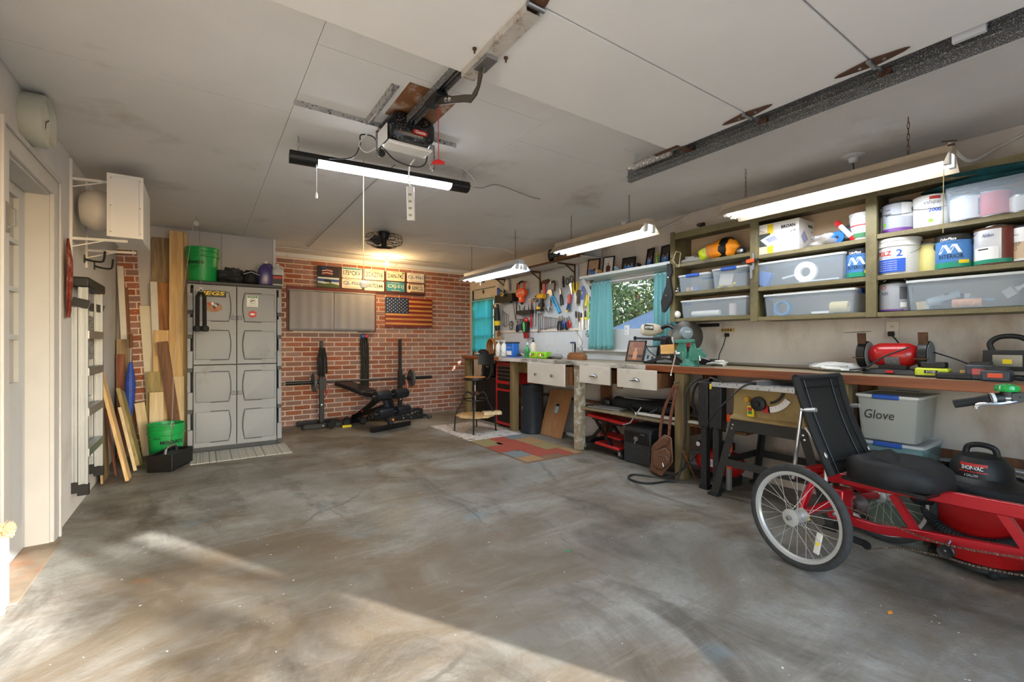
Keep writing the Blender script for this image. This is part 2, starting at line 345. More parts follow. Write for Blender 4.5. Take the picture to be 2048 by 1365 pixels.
B().bb((PX+.012,YB-.03,ZC-.055),(XR,YB,ZC)).ob('trim_2',m_white,kind='structure')
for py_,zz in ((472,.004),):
    o=B(); o.bb((.18,PY-.004,1.8),(.184,PY,ZC)); o.ob('trim_3',MT('dark_seam_grey',(120,116,112),.9),kind='structure')  # thin darker grey strip marking a vertical wall seam
# roof slab + ceiling panels
ce=B().bb((XL-.13,YF-.12,ZC+.02),(XR+.12,YB+.12,ZC+.1)).ob('ceiling',MT('ceiling_gap',(96,90,84),.95),kind='structure')
strips=[(XL,.4,[YF,1.2,2.75,5.2,YB]),(.4,1.62,[YF,.6,2.05,4.49,6.3,YB]),(1.62,2.84,[YF,-.1,2.33,4.77,YB]),(2.84,XR,[YF,-.1,2.31,4.7,6.4,YB])]
for x0,x1,ys in strips:
    for a,c in zip(ys,ys[1:]):
        B().bb((x0+.0012,a+.0012,ZC),(x1-.0012,c-.0012,ZC+.02)).ob('ceiling_panel',m_ceil,ce)
# bricks: the 300 that show largest are parts, the others joined
def brick_list(x0,x1,z1,bw=.207,bh=.0550,px=.2215,pz=.0695):
    out=[]; r=0; z=.008
    while z+bh<z1:
        x=x0-(px/2 if r%2 else 0)+.004
        while x<x1:
            a=max(x,x0+.002); c=min(x+bw,x1-.002)
            if c-a>.04: out.append((a,c,z,z+bh))
            x+=px
        z+=pz; r+=1
    return out
bl=brick_list(PX+.012,XR,ZC-.055)
hid=lambda q:(1.0<(q[0]+q[1])/2<2.05 and 1.3<(q[2]+q[3])/2<1.88)   # behind the curtain board
vis=[q for q in bl if not hid(q)]
vis.sort(key=lambda q:(q[0]))
bm_=None; restb=B()
def brick_box(b,q,y): 
    a,c,z0,z1=q; dy=R_.uniform(0,.003); return b.bb((a,y-.005-dy,z0),(c,y+.004,z1))
full=B().box((0,0,0),(.212,.012,.0550)); mesh_full=None
for i,q in enumerate(vis):
    if i<300:
        a,c,z0,z1=q
        if mesh_full is None:
            mesh_full=bpy.data.meshes.new('brick'); mesh_full.from_pydata([tuple(p) for p in full.v],[],full.f); mesh_full.update(); mesh_full.materials.append(m_brick)
        o=bpy.data.objects.new('brick',mesh_full); link(o); o.parent=wb
        I=parm(wb).inverted(); o.location=I@V(((a+c)/2,YB+.0005-R_.uniform(0,.003),(z0+z1)/2)); o.scale=((c-a)/.212,1,1)
    else: brick_box(restb,q,YB)
restb.ob('bricks_beyond',m_brick,wb,kind='stuff')
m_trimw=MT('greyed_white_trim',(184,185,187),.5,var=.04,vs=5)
# ---- left door (door_1) and its casing
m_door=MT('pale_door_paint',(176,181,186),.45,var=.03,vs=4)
DX=XL-.1
d1=T('door_1',None,None,(DX,DY0,0)); d1['kind']='structure'
ys=[DY0+.012,DY0+.115]+[DY0+.115+.176*k for k in()]+[]
pw=(DY1-DY0-.025-.2-.05)/3
ycuts=[DY0+.012,DY0+.11]; 
for k in range(3): ycuts+= [ycuts[-1]+pw]+([ycuts[-1]+pw+.025] if k<2 else [])
ycuts.append(DY1-.012)
zc=[.015]; z=.96
zc.append(z); rows=[]
for k in range(4): rows.append((z,z+.235)); zc+= [z+.235]+([z+.26] if k<3 else []); z+=.26
zc.append(2.035)
panes=[(ycuts[1+2*k],ycuts[2+2*k],*r) for k in range(3) for r in rows]
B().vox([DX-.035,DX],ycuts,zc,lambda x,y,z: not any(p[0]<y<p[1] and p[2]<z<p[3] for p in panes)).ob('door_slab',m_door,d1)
for p in panes: B().bb((DX-.026,p[0],p[2]),(DX-.02,p[1],p[3])).ob('glass_pane',MT('frosted_pane',(150,148,144),.25,var=.1,vs=6),d1)
for k in range(2):
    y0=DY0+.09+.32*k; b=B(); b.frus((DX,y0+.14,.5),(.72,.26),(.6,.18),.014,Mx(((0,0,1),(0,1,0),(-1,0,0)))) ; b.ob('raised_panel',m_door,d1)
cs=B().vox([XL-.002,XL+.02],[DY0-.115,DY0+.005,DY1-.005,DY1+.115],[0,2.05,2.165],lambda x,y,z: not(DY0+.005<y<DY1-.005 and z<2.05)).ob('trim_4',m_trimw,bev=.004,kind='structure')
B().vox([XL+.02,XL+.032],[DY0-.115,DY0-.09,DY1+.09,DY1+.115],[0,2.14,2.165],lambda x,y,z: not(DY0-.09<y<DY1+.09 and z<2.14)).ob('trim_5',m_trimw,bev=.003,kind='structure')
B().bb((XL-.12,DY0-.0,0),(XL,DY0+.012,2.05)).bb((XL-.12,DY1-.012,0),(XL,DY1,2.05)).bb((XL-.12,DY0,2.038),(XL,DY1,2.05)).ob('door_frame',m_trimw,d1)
B().bb((XL-.2,DY0-.02,0),(XL+.05,DY1+.02,.008)).ob('door_sill',MT('dirty_sill',(142,126,106),.8,var=.2,vs=9,dark=(150,90,48),dk=.35,dscale=3),d1)
hp=B().bb((XL+.02,DY0-.07,1.67),(XL+.03,DY0-.02,1.80)); hp.tube([(XL+.03,DY0-.05,1.78),(XL+.055,DY0-.05,1.77),(XL+.055,DY0-.05,1.7),(XL+.03,DY0-.05,1.69)],.004); hp.ob('latch',m_steel,d1)
B().bb((XL-.13,DY0-.02,0),(XL-.125,DY1+.02,2.07)).ob('trim_6',m_white,kind='structure')
# ---- right window (window_2) with sash, glass and latch rail
w2=T('window_2',None,None,(XR,3.56,WZ0)); w2['kind']='structure'
GX=XR+.05
B().vox([GX-.02,GX+.02],[WY0,WY0+.05,WY1-.05,WY1],[WZ0,WZ0+.19,WZ1-.04,WZ1],lambda x,y,z: not(WY0+.05<y<WY1-.05 and WZ0+.19<z<WZ1-.04)).ob('sash',m_white,w2,bev=.003)
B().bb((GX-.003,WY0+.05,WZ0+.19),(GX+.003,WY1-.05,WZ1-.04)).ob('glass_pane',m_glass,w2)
B().bb((XR-.05,WY0-.06,WZ0-.03),(XR+.03,WY1+.06,WZ0)).ob('window_sill',m_white,w2,bev=.004)
B().vox([XR-.018,XR+.004],[WY0-.07,WY0,WY1,WY1+.07],[WZ0,WZ1,WZ1+.01],lambda x,y,z: not(WY0<y<WY1 and z<WZ1)).ob('casing',m_white,w2)
for px_ in (1240,1292):
    p=wx(px_+9,683,GX-.02); B().bb((p.x-.012,p.y-.055,p.z-.007),(p.x,p.y+.055,p.z+.007)).ob('latch',m_rust,w2)
# ---- far door (door_2) with glass lights behind the long teal curtain
d2=T('door_2',None,None,(XR+.02,RD0,0)); d2['kind']='structure'
m_cream=MT('cream_paint',(214,204,190),.6,var=.05,vs=4,dark=(160,146,128),dk=.2)
yc=[RD0+.01,RD0+.13]; 
for k in range(3): yc+= [yc[-1]+.165]+([yc[-1]+.185] if k<2 else [])
yc.append(RD1-.01)
zc=[.01,1.0,1.28,1.305,1.585,1.61,1.89,2.08]; gp=[(yc[1+2*k],yc[2+2*k],zc[1+2*j],zc[2+2*j]) for k in range(3) for j in range(3)]
B().vox([XR+.03,XR+.07],yc,zc,lambda x,y,z: not any(p[0]<y<p[1] and p[2]<z<p[3] for p in gp)).ob('door_slab',m_cream,d2)
for p in gp: B().bb((XR+.048,p[0],p[2]),(XR+.052,p[1],p[3])).ob('glass_pane',MT('clear_glass',(120,126,126),.04,alpha=.12),d2)
B().vox([XR-.016,XR+.03],[RD0-.11,RD0,RD1,YB-.012],[0,2.09,2.27],lambda x,y,z: not(RD0<y<RD1 and z<2.09)).ob('casing',m_cream,d2,bev=.003)
# ---- back window (window_1): dark red board frame
w1=T('window_1',None,None,(1.5,YB,1.3)); w1['kind']='structure'
a=wy(573,571,YB-.03); c=wy(752,660,YB-.03); m_rw=WOOD('red_brown_board',(112,42,26),(74,24,16),'x',6,.5,False)
B().vox([a.x,a.x+.06,c.x-.06,c.x],[YB-.03,YB-.004],[c.z-.03,c.z+.03,a.z-.06,a.z],lambda x,y,z: not(a.x+.06<x<c.x-.06 and c.z+.03<z<a.z-.06)).ob('casing',m_rw,w1)
B().bb((a.x+.06,YB-.02,c.z+.03),(c.x-.06,YB-.012,a.z-.06)).ob('glass_pane',MT('dark_pane',(40,44,50),.1),w1)
W1=(a,c)
# ================================================================ left wall
c=V((XL,3.27,2.305))
t=T('wall_clock','round grey-green wall clock high above the panelled door','clock',c)
B().lathe([(.125,0),(.13,.015),(.13,.085),(.118,.095),(.112,.085),(.108,.07),(0,.07)],c,(1,0,0),32).ob('case',MT('grey_green_plastic',(176,182,176),.5),t)
B().lathe([(0,.002),(.107,.002),(.107,0)],c+V((.071,0,0)),(1,0,0),32).ob('dial',MT('off_white_dial',(222,222,214),.5),t)
for a,l in((60,.06),(200,.085)): B().bar(c+V((.078,0,0)),c+V((.078,math.sin(a*D2R)*l,math.cos(a*D2R)*l)),.006,.002,YA).ob('hand',m_black,t)
ys4=(4.22,4.72)
t=T('shelf_standard','white slotted shelf standard with bracket arms on the wall above the ladder','shelf bracket',(XL,ys4[0],1.78))
def standard(t,y):
    B().bb((XL,y-.012,1.75),(XL+.014,y+.012,2.42)).ob('upright',m_white,t)
    for z in (1.885,2.29):
        b=B().bar((XL+.01,y,z),(XL+.3,y,z+.012),.018,.008,ZA).bar((XL+.012,y,z-.055),(XL+.17,y,z),.008,.006,ZA); b.ob('bracket',m_white,t)
standard(t,ys4[0])
t=T('shelf_standard','second white shelf standard with bracket arms, behind the white metal box','shelf bracket',(XL,ys4[1],1.78)); standard(t,ys4[1])
t=T('ventilator_box','white sheet metal ventilator box resting on wall brackets','ventilator',(-.44,4.4,1.905))
m_wm=MT('white_sheet_metal',(224,224,222),.4,var=.02,vs=3)
B().bb((-.535,4.13,1.912),(-.35,4.69,2.335)).ob('housing',m_wm,t,bev=.006)
B().vox([-.54,-.52,-.365,-.345],[4.122,4.132],[1.906,1.925,2.32,2.34],lambda x,y,z: not(-.52<x<-.365 and 1.925<z<2.32)).ob('flange',m_wm,t)
for x in(-.52,-.362):
    for z in(1.94,2.12,2.31): B().lathe([(0,.004),(.004,.003),(.005,0)],(x,4.124,z),(0,-1,0),8).ob('screw',m_steel,t)
B().lathe([(.1,0),(.135,.02),(.145,.08),(.135,.13),(.1,.17),(0,.175)],(-.535,4.36,2.12),(-1,0,0),24).ob('motor_cover',MT('yellowed_white_plastic',(206,202,196),.5,var=.05,vs=8),t)
for i,(p0,p1,p2) in enumerate((((168,518),(203,524),(210,503)),((188,532),(220,538),(226,519)))):
    a=wx(*p0,XL); y=a.y; q=wy(*p1,y); r=wy(*p2,y)
    t=T('wall_hook',('black rubber-coated wall hook nearer the clock, above the ladder','black rubber-coated wall hook beside the white strip of timber')[i],'hook',a)
    B().tube(spl([a,(a+q)/2+V((0,0,-.006)),q,q+V((.014,0,.02)),r],5),.0075).ob('arm',m_rubber,t); B().bb(a-V((0,.015,.03)),a+V((.006,.015,.03))).ob('base_plate',m_black,t)
# red mesh bag beside the casing
b=B(); a=V((XL+.012,4.07,1.34)); lp=[]
for k,(z,w,d) in enumerate(((.515,.01,.01),(.47,.03,.014),(.38,.06,.022),(.26,.06,.026),(.15,.045,.02),(.05,.04,.018),(0,.03,.012))):
    lp.append([a+V((max(0,d*(.55+.5*math.sin(2*math.pi*i/14))),w*math.cos(2*math.pi*i/14)+.012*math.sin(5*k+i*2),z)) for i in range(14)])
b.loft(lp); o=b.ob('rag_bag',MT('faded_red_cloth',(128,48,38),.9,var=.35,vs=25,dark=(210,170,150),dk=.3,dscale=14)); tag(o,'faded red cloth bag hanging flat on the wall beside the door casing','bag')
m_alul=MT('ladder_aluminium',(166,170,174),.4,.7,var=.06,vs=8)
# ladder hung folded on the wall
t=T('step_ladder','folded aluminium step ladder with black top cap hung along the white wall','ladder',(XL+.06,4.55,.13))
ya,yb=4.27,4.83; xf,xr=XL+.06,XL+.016
for y in(ya,yb):
    for x,z0,z1,w in((xf,.15,1.6,.05),(xr,.17,1.42,.03)):
        zz=B().vox([x-w/2,x-w/2+.012,x+w/2-.012,x+w/2],[y-.016,y-.004,y+.004,y+.016],[z0,z1],lambda X,Y,Z: (abs(Y-y)<.004) or abs(X-x)>w/2-.012).ob('rail',m_alul,t)
        B().bb((x-w/2-.005,y-.022,z0-.025),(x+w/2+.005,y+.022,z0+.05)).ob('rubber_foot',m_rubber,t,bev=.004)
for k,z in enumerate((.42,.7,.98,1.24)):
    B().bb((xf-.02,ya,z),(xf+.03,yb,z+.02)).bb((xf+.02,ya,z-.035),(xf+.03,yb,z)).ob('step',m_steel,t)
B().bb((xr-.012,ya-.03,1.56),(xf+.035,yb+.03,1.63)).ob('top_cap',m_blackp,t,bev=.01)
for y in(ya-.025,yb-.0): B().bar((xr-.01,y,1.46),(xf+.03,y,1.44),.06,.014,ZA).ob('spreader_bracket',m_blackp,t)
B().bb((xf-.032,ya+.03,1.05),(xf-.028,yb-.03,1.38)).ob('mesh_panel',MT('black_perforated_sheet',(60,60,60),.6,speck=(180,180,180),sk=.62,ss=90),t)
for z in(.3,.75): B().bar((xr,ya,z),(xr,yb,z),.03,.01,ZA).ob('rear_brace',m_alul,t)
# ================================================================ timber in the corner
wp=WOOD('fresh_pine',(222,190,138),(196,156,102)); wpale=WOOD('pale_pine',(222,202,164),(200,174,130)); wamb=WOOD('amber_stained',(176,120,62),(120,72,32)); wdk=WOOD('dark_brown_timber',(134,88,54),(86,54,32)); wgr=WOOD('green_treated',(170,152,98),(136,116,70)); wgy=WOOD('weathered_grey',(160,136,102),(118,96,70)); wrd=WOOD('reddish_cedar',(142,84,56),(104,56,36)); wwt=MT('white_painted_wood',(212,208,200),.6,var=.06,vs=7)
YT=PY-.015
def board(label,mat,top,xb,yb,w,th=.019,ty=YT,side=XA,name='timber_board',zb=0.,grp='timber leaning in the corner'):
    ty=PY-.022-.05*yb; p=wy(*top,ty); p.x=max(p.x,XL+w/2+.012); q=V((xb if xb is not None else p.x,ty-.018*p.z,zb)); q.x=max(q.x,XL+w/2+.012); d=(p-q).normalized(); q=q+V((0,0,1))*(th*.5*abs((d-ZA*d.z).length)+.001)
    b=B().bar(q,p,w,th,side); ax='z'; o=b.ob(name,mat,bev=.002); return tag(o,label,'board',grp)
board('pressure treated plank, topmost and widest at the back of the timber row',wgy,(324,476),None,0,.18)
board('amber stained board with bolt holes in front of the weathered plank',wamb,(328,566),None,1,.15)
board('narrow white painted board beside the amber stained one',wwt,(307,564),-.37,1.55,.06)
board('cream board with an orange top edge next to the brick strip',MT('cream_board',(214,204,184),.6,var=.05),(291,612),-.41,0.6,.105)
board('tall pine stud reaching above the green bucket',wp,(353,463),None,2,.125,.038)
board('thin edge of a second pine stud behind the tall one',wp,(370,467),None,1,.04,.038)
board('wide pale pine offcut behind the dark brown post',wp,(326,661),None,2,.165)
board('dark brown weathered post leaning before pale pine',wdk,(325,684),-.20,4,.09,.05)
board('greenish treated offcut beside the dark brown post',wgr,(307,744),None,3,.12)
board('short clean pine offcut behind the lower green bucket',wpale,(313,785),None,4.9,.115)
board('short pale board between dark post and grey cabinet',wpale,(355,753),None,3.4,.12)
board('slim pine batten beside the cream board',wp,(303,699),None,0.6,.055)
board('very short narrow pine strip above the greenish offcut',wp,(312,713),None,2.6,.05)
board('short speckled pine offcut leaning before the brick strip',wpale,(279,806),-.47,3.9,.085)
board('white painted moulding leaning in the corner',wwt,(232,532),-.62,1.5,.05,.03)
board('long dark brown board behind the white moulding',wdk,(241,575),-.6,0.4,.08)
board('grey brown weathered plank beside the white moulding',wgy,(229,679),-.66,2.4,.12)
board('reddish cedar plank, lowest of those by the ladder',wrd,(213,709),-.68,3.2,.07)
def lean(label,mat,a,b_,w,th,side=YA):
    o=B().bar(a,b_,w,th,side).ob('timber_board',mat,bev=.002); return tag(o,label,'board','timber leaning in the corner')
f=wz(257,962); lean('long fresh pine plank leaning sideways against the ladder wall',wp,f+V((0,0,.012)),V((XL+.03,5.1,.95)),.16,.024)
f=wz(240,955); lean('thin reddish strip beneath the long pine plank',wrd,f+V((-.03,.05,.008)),V((XL+.035,5.3,.6)),.05,.015)
f=wz(271,944); lean('thin pale batten beside the green treated plank',wpale,f+V((0,0,.01)),V((-.63,5.5,.58)),.035,.025)
f=wz(280,936); lean('wide green treated plank leaning across the brick strip',wgr,f+V((0,0,.015)),V((-.65,5.72,.72)),.22,.03)
o=B().bar((XL+.05,5.2,.004),(XL+.018,5.2,.78),.34,.015,YA).ob('plywood_sheet',wgy,bev=.001); tag(o,'grey plywood sheet leaning on the wall behind the ladder','board')
# faux brick strip
p=wy(253,497,PY-.01); q=V((-.535,6.2,0)); d=(p-q).normalized(); t=T('brick_facing_strip','narrow strip of brick facing panel leaning in the corner','panel',q)
xv=(XA-d*XA.dot(d)).normalized(); n=d.cross(xv); n=n if n.y<0 else -n
B().bar(q+d*.01,p,.17,.012,xv).ob('backing',m_mortar,t)
L=(p-q).length; r=0; z=.015
while z+.055<L:
    segs=((-.083,-.03),(-.018,.083)) if r%2 else ((-.083,.045),(.057,.083))
    for a0,a1 in segs:
        B().bar(q+d*z+xv*((a0+a1)/2)+n*.009,q+d*(z+.056)+xv*((a0+a1)/2)+n*.009,a1-a0,.01,xv).ob('brick',m_brick,t,ang=0)
    z+=.0695; r+=1
# umbrella + walking stick
a=wy(262,668,5.95); b_=V((-.60,5.9,.25)); t=T('folded_umbrella','folded blue umbrella with dark handle standing among the timber','umbrella',b_); d=(a-b_)
B().tube([b_,a],.007).ob('shaft',m_steel,t); B().tube([b_+d*k for k in(.2,.35,.5,.62,.72)],[.02,.036,.042,.03,.012],10).ob('canopy',MT('blue_nylon',(36,70,160),.6,var=.3,vs=30),t)
B().tube([a-d*.14,a-d*.02,a],[.014,.018,.012],10).ob('handle',wdk,t); B().tube([b_-V((.0,0,.24)),b_+d*.2],.006).ob('tip',m_steel,t)
# ================================================================ storage cabinet
CX0,CX1,CY0,CY1,CZ=-.135,.765,5.9,6.24,1.84
m_cab=MT('grey_resin',(146,148,152),.5,var=.04,vs=3,dark=(112,108,102),dk=.1,dscale=2.4,bump=.06,bs=200); m_cabd=MT('darker_grey_resin',(122,124,128),.5); m_cabd2=MT('dark_resin',(60,62,66),.55)  # second resin is a slightly darker grey for the handles
t=T('storage_cabinet','tall grey resin storage cabinet with four panelled doors against the wall','cabinet',((CX0+CX1)/2,CY0,0))
B().vox([CX0,CX0+.03,CX1-.03,CX1],[CY0+.03,CY1-.02,CY1],[.04,.08,CZ-.05,CZ],lambda x,y,z: y>CY1-.02 or x<CX0+.03 or x>CX1-.03 or z<.08 or z>CZ-.05).ob('body',m_cab,t,bev=.004)
B().bb((CX0+.02,CY0+.03,0),(CX1-.02,CY1,.04)).ob('plinth',m_cabd2,t)
B().bb((CX0-.005,CY0-.005,CZ-.035),(CX1+.005,CY1,CZ)).ob('lid',m_cabd2,t,bev=.008)
xm=(CX0+CX1)/2; zm=.935
for sx in(0,1):
    for sz in(0,1):
        x0,x1=(CX0+.055,xm-.003) if sx==0 else (xm+.003,CX1-.055); z0,z1=(.05,zm-.004) if sz==0 else (zm+.004,CZ-.04)
        dr=B().bb((x0,CY0,z0),(x1,CY0+.03,z1)).ob('door',m_cab,t,bev=.004)
        h=(z1-z0)
        for k in range(2):
            za=z0+.05+k*(h/2-.01); zb=za+h/2-.11; out=x0+.012 if sx==0 else x1-.012; inn=(x1-.075) if sx==0 else x0+.075; s=1 if sx==0 else -1; nn=8
            cur=[(inn+s*.02*math.sin(math.pi*i/nn),za+(zb-za)*i/nn) for i in range(nn+1)]
            poly=[(out,za),*cur,(out,zb)]
            # bulged panel with a soft curved side
            mx_=sum(p[0] for p in poly)/len(poly); mz_=(za+zb)/2
            l0=[V((x,CY0-.0005,z)) for x,z in poly]; l1=[V((mx_+(x-mx_)*.955,CY0-.011,mz_+(z-mz_)*.955)) for x,z in poly]
            B().loft([l0,l1]).ob('panel',m_cab,dr,bev=.004,ang=60)
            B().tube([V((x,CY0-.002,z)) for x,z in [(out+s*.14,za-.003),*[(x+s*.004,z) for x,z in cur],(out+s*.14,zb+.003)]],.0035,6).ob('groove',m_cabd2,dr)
for z in(1.45,.62):
    B().bb((xm-.05,CY0-.012,z-.022),(xm-.008,CY0,z+.022)).bb((xm+.008,CY0-.012,z-.022),(xm+.05,CY0,z+.022)).ob('handle',m_cabd,t,bev=.006)
for x0 in(CX0,CX1-.05):
    for z in(.16,.56,1.0,1.36,1.62):
        B().bb((x0+.002,CY0-.004,z-.1),(x0+.05,CY0+.04,z+.085)).ob('hinge',m_cab,t,bev=.006); B().bb((x0+.004,CY0-.006,z-.14),(x0+.046,CY0+.03,z-.102)).ob('hinge_pin',m_cabd2,t)
# stickers
ys=CY0-.012; m_yel=MT('yellow_print',(238,206,30),.5); m_blk=MT('black_print',(16,16,18),.5); m_wht=MT('white_print',(236,236,232),.5); m_grn=MT('green_print',(46,120,72),.5); m_rdp=MT('red_print',(196,44,36),.5); m_blu=MT('blue_print',(40,92,190),.5)
p=wy(426,588,ys); st=B().bb((p.x-.12,ys-.001,p.z-.035),(p.x+.12,ys,p.z+.035)).ob('sticker',m_blk,t); text('JEGS',.055,p+V((0,-.002,0)),XA,ZA,m_yel,st,width=.22,bold=.03,shear=.2)
p=wy(425,614,ys); 
st=B().prism([(math.cos(a*.52)*.09*(1+.2*math.sin(a*3)),math.sin(a*.52)*.055*(1+.15*math.cos(a*5))) for a in range(12)],p,XA,ZA,.001).ob('sticker',MT('tan_print',(150,110,74),.5),t)
for k in range(7): B().ell(p+V((R_.uniform(-.06,.06),-.002,R_.uniform(-.035,.035))),(.018,.0008,.01),8,4,rotm(0,R_.uniform(0,90),0)).ob('sticker_patch',(m_blk,m_wht,m_rdp,m_blu)[k%4],st)
p=wy(505,603,ys); st=B().bb((p.x-.055,ys-.001,p.z-.062),(p.x+.055,ys,p.z+.062)).ob('sticker',m_wht,t); B().bb((p.x-.05,ys-.002,p.z+.038),(p.x+.05,ys-.001,p.z+.058)).ob('sticker_band',m_grn,st)
text('NOTICE',.012,p+V((0,-.0025,.048)),XA,ZA,m_wht,st,width=.07); text('LAWFUL CONCEALED',.008,p+V((0,-.002,-.03)),XA,ZA,m_grn,st,width=.08); text('CARRY PERMITTED',.008,p+V((0,-.002,-.046)),XA,ZA,m_grn,st,width=.08)
B().tube(arc(p+V((0,-.002,.004)),.026,0,360,18,XA,ZA)[:-1],.0018,5,True).ob('sticker_ring',m_grn,st); B().prism([(-.018,.0),(.02,.0),(.02,.008),(-.008,.008),(-.012,-.012),(-.02,-.012)],p+V((0,-.002,.004)),XA,ZA,.0005).ob('sticker_mark',m_blk,st)
p=wy(505,629,ys); st=B().lathe([(0,.001),(.04,.001),(.04,0)],p,(0,-1,0),16).ob('sticker',m_rdp,t); B().ell(p+V((0,-.002,0)),(.026,.0008,.012),10,4).ob('sticker_mark',m_wht,st)
# bucket maker
m_bk=MT('green_plastic',(24,160,78),.4,var=.05,vs=5); 
def bucket(name,label,loc,body,cat='bucket',r0=.132,r1=.15,h=.37,rot=0,wirem=m_steel,grp=None,lid=False):
    c=V(loc); t=T(name,label,cat,c,0,grp)
    B().lathe([(0,.004),(r0-.004,.004),(r0,.012),(r1-.004,h*.72),(r1+.006,h*.735),(r1+.006,h*.765),(r1-.002,h*.775),(r1-.001,h*.86),(r1+.006,h*.87),(r1+.006,h*.895),(r1,h*.905),(r1+.002,h*.965),(r1+.008,h*.975),(r1+.008,h),(r1-.004,h),(r1-.008,h*.93),(r0-.008,.02),(0,.02)],c,n=32).ob('pail',body,t)
    a=rot*D2R; u=V((math.cos(a),math.sin(a),0)); w=u.cross(ZA)
    B().tube([c+u*(r1+.012)*math.cos(s*D2R)+V((0,0,h*.84))+(w*.55-ZA*.83)*(r1+.012)*math.sin(s*D2R) for s in range(0,181,15)],.0022,6).ob('bail',wirem,t)
    return t
bu=bucket('bucket','green plastic bucket standing on top of the grey cabinet',(.0,6.06,CZ),m_bk,rot=10)
def facing(c): 
    d=EY-V(c); d.z=0; return d.normalized()
def cantext(par,body,h,c,r,z,off,mat,width=None,**k):
    c=V(c); d=facing(c); a=math.atan2(d.y,d.x)+off; o=V((c.x+r*math.cos(a),c.y+r*math.sin(a),c.z+z)); return text(body,h,o,XA,ZA,mat,par,width=width,wrap=(c,r),**k)
cantext(bu,'MENARDS',.035,(.0,6.06,CZ),.149,.2,-.55,m_blk,.19,bold=.03); cantext(bu,'SAVE BIG',.016,(.0,6.06,CZ),.146,.155,-.6,m_blk,.1); cantext(bu,'MONEY',.014,(.0,6.06,CZ),.145,.13,-.6,m_blk,.06)
bu=bucket('bucket','green plastic bucket on the floor behind the black weight box',(-.3,5.72,0),m_bk,rot=-30)
cantext(bu,'MENARDS',.035,(-.3,5.72,0),.149,.2,.35,m_blk,.2,bold=.03); cantext(bu,'SAVE BIG',.02,(-.3,5.72,0),.149,.24,-.5,m_blk,.06)
# tarp and jugs on the cabinet
def lump(name,label,cat,c,r,mat,seed=1,n=20,m=12,amp=.12,group=None,par=None):
    rr=random.Random(seed); ph=[(rr.uniform(1,4),rr.uniform(1,4),rr.uniform(0,6)) for _ in range(5)]; c=V(c); vs=[]; fs=[]
    for j in range(m+1):
        f=math.pi*j/m
        for i in range(n):
            t_=2*math.pi*i/n; k=1+amp*sum(math.sin(a*t_+b*f*2+p)*.5 for a,b,p in [(round(x),y,z) for x,y,z in ph])
            z=-math.cos(f)*r[2]*(k if f>1.2 else 1)
            vs.append(c+V((r[0]*k*math.cos(t_)*math.sin(f)**.7 if 0<j<m else 0,r[1]*k*math.sin(t_)*math.sin(f)**.7 if 0<j<m else 0,z)))
    b=B().add(vs,[(j*n+i,j*n+(i+1)%n,(j+1)*n+(i+1)%n,(j+1)*n+i) for j in range(m) for i in range(n)])
    o=b.ob(name,mat,par,ang=60)
    if par is None: tag(o,label,cat,group)
    return o
m_tarp=MT('dark_grey_tarp',(52,54,58),.6,var=.3,vs=18,bump=.5,bs=25)
lump('folded_tarp','crumpled dark grey tarp lying on the cabinet beside the bucket','tarp',(.26,6.06,CZ+.082),(.13,.13,.085),m_tarp,3,amp=.22)
t=T('duffel_bag','black zip duffel bag on the cabinet between tarp and jugs','bag',(.46,6.08,CZ)); lump('body','','',(.46,6.08,CZ+.082),(.1,.13,.085),m_rubber,5,amp=.1,par=t)
B().tube(arc((.46,5.945,CZ+.06),.06,0,180,10,XA,V((0,-.3,1))),.008).ob('handle',m_black,t); B().tube([(.38,5.955,CZ+.11),(.46,5.94,CZ+.14),(.54,5.955,CZ+.11)],.004,6).ob('zip',m_steel,t)
def jug(name,label,c,w,h,body,capm,lab=None,rz=0,group='jugs on the cabinet',cat='jug'):
    c=V(c); t=T(name,label,cat,c,0,group); lp=[]
    for z,k,q in((0,.9,.9),(.02,1,1),(.55*h,1,1),(.7*h,.92,.9),(.8*h,.62,.6),(.87*h,.3,.32),(.92*h,.26,.3)):
        lp.append([c+V((w/2*k*math.copysign(abs(math.cos(a))**.55,math.cos(a)),w*.4*q*math.copysign(abs(math.sin(a))**.55,math.sin(a)),z)) for a in [2*math.pi*i/20 for i in range(20)]])
    B().loft(lp).ob('bottle',body,t); B().cyl(c+ZA*(.9*h),c+ZA*h,w*.17,n=16).ob('cap',capm,t)
    B().tube(spl([c+V((w*.16,0,.9*h)),c+V((w*.42,0,.86*h)),c+V((w*.46,0,.7*h)),c+V((w*.44,0,.55*h))],5),w*.07,8).ob('handle',body,t)
    if lab: B().bb(c+V((-w*.4,-w*.405,.1*h)),c+V((w*.4,-w*.395,.5*h))).ob('label',lab,t)
    return t
m_pur=MT('purple_fluid_jug',(72,62,120),.25); m_jw=MT('milky_jug_plastic',(200,200,200),.35)
jug('jug','purple fluid jug with white cap on the grey cabinet',(.605,6.02,CZ),.15,.285,m_pur,m_jw)
j=jug('jug','white jug with red and black label at the cabinet corner',(.735,6.05,CZ),.13,.27,m_jw,m_jw,m_blk); B().bb((.69,5.995,CZ+.09),(.78,5.9965,CZ+.12)).ob('label_band',m_rdp,j)
jug('jug','clear jug half hidden behind the purple one',(.56,6.17,CZ),.12,.24,m_jw,m_wht); jug('jug','clear jug hidden behind the red labelled jug',(.68,6.185,CZ),.1,.24,m_jw,m_rdp)
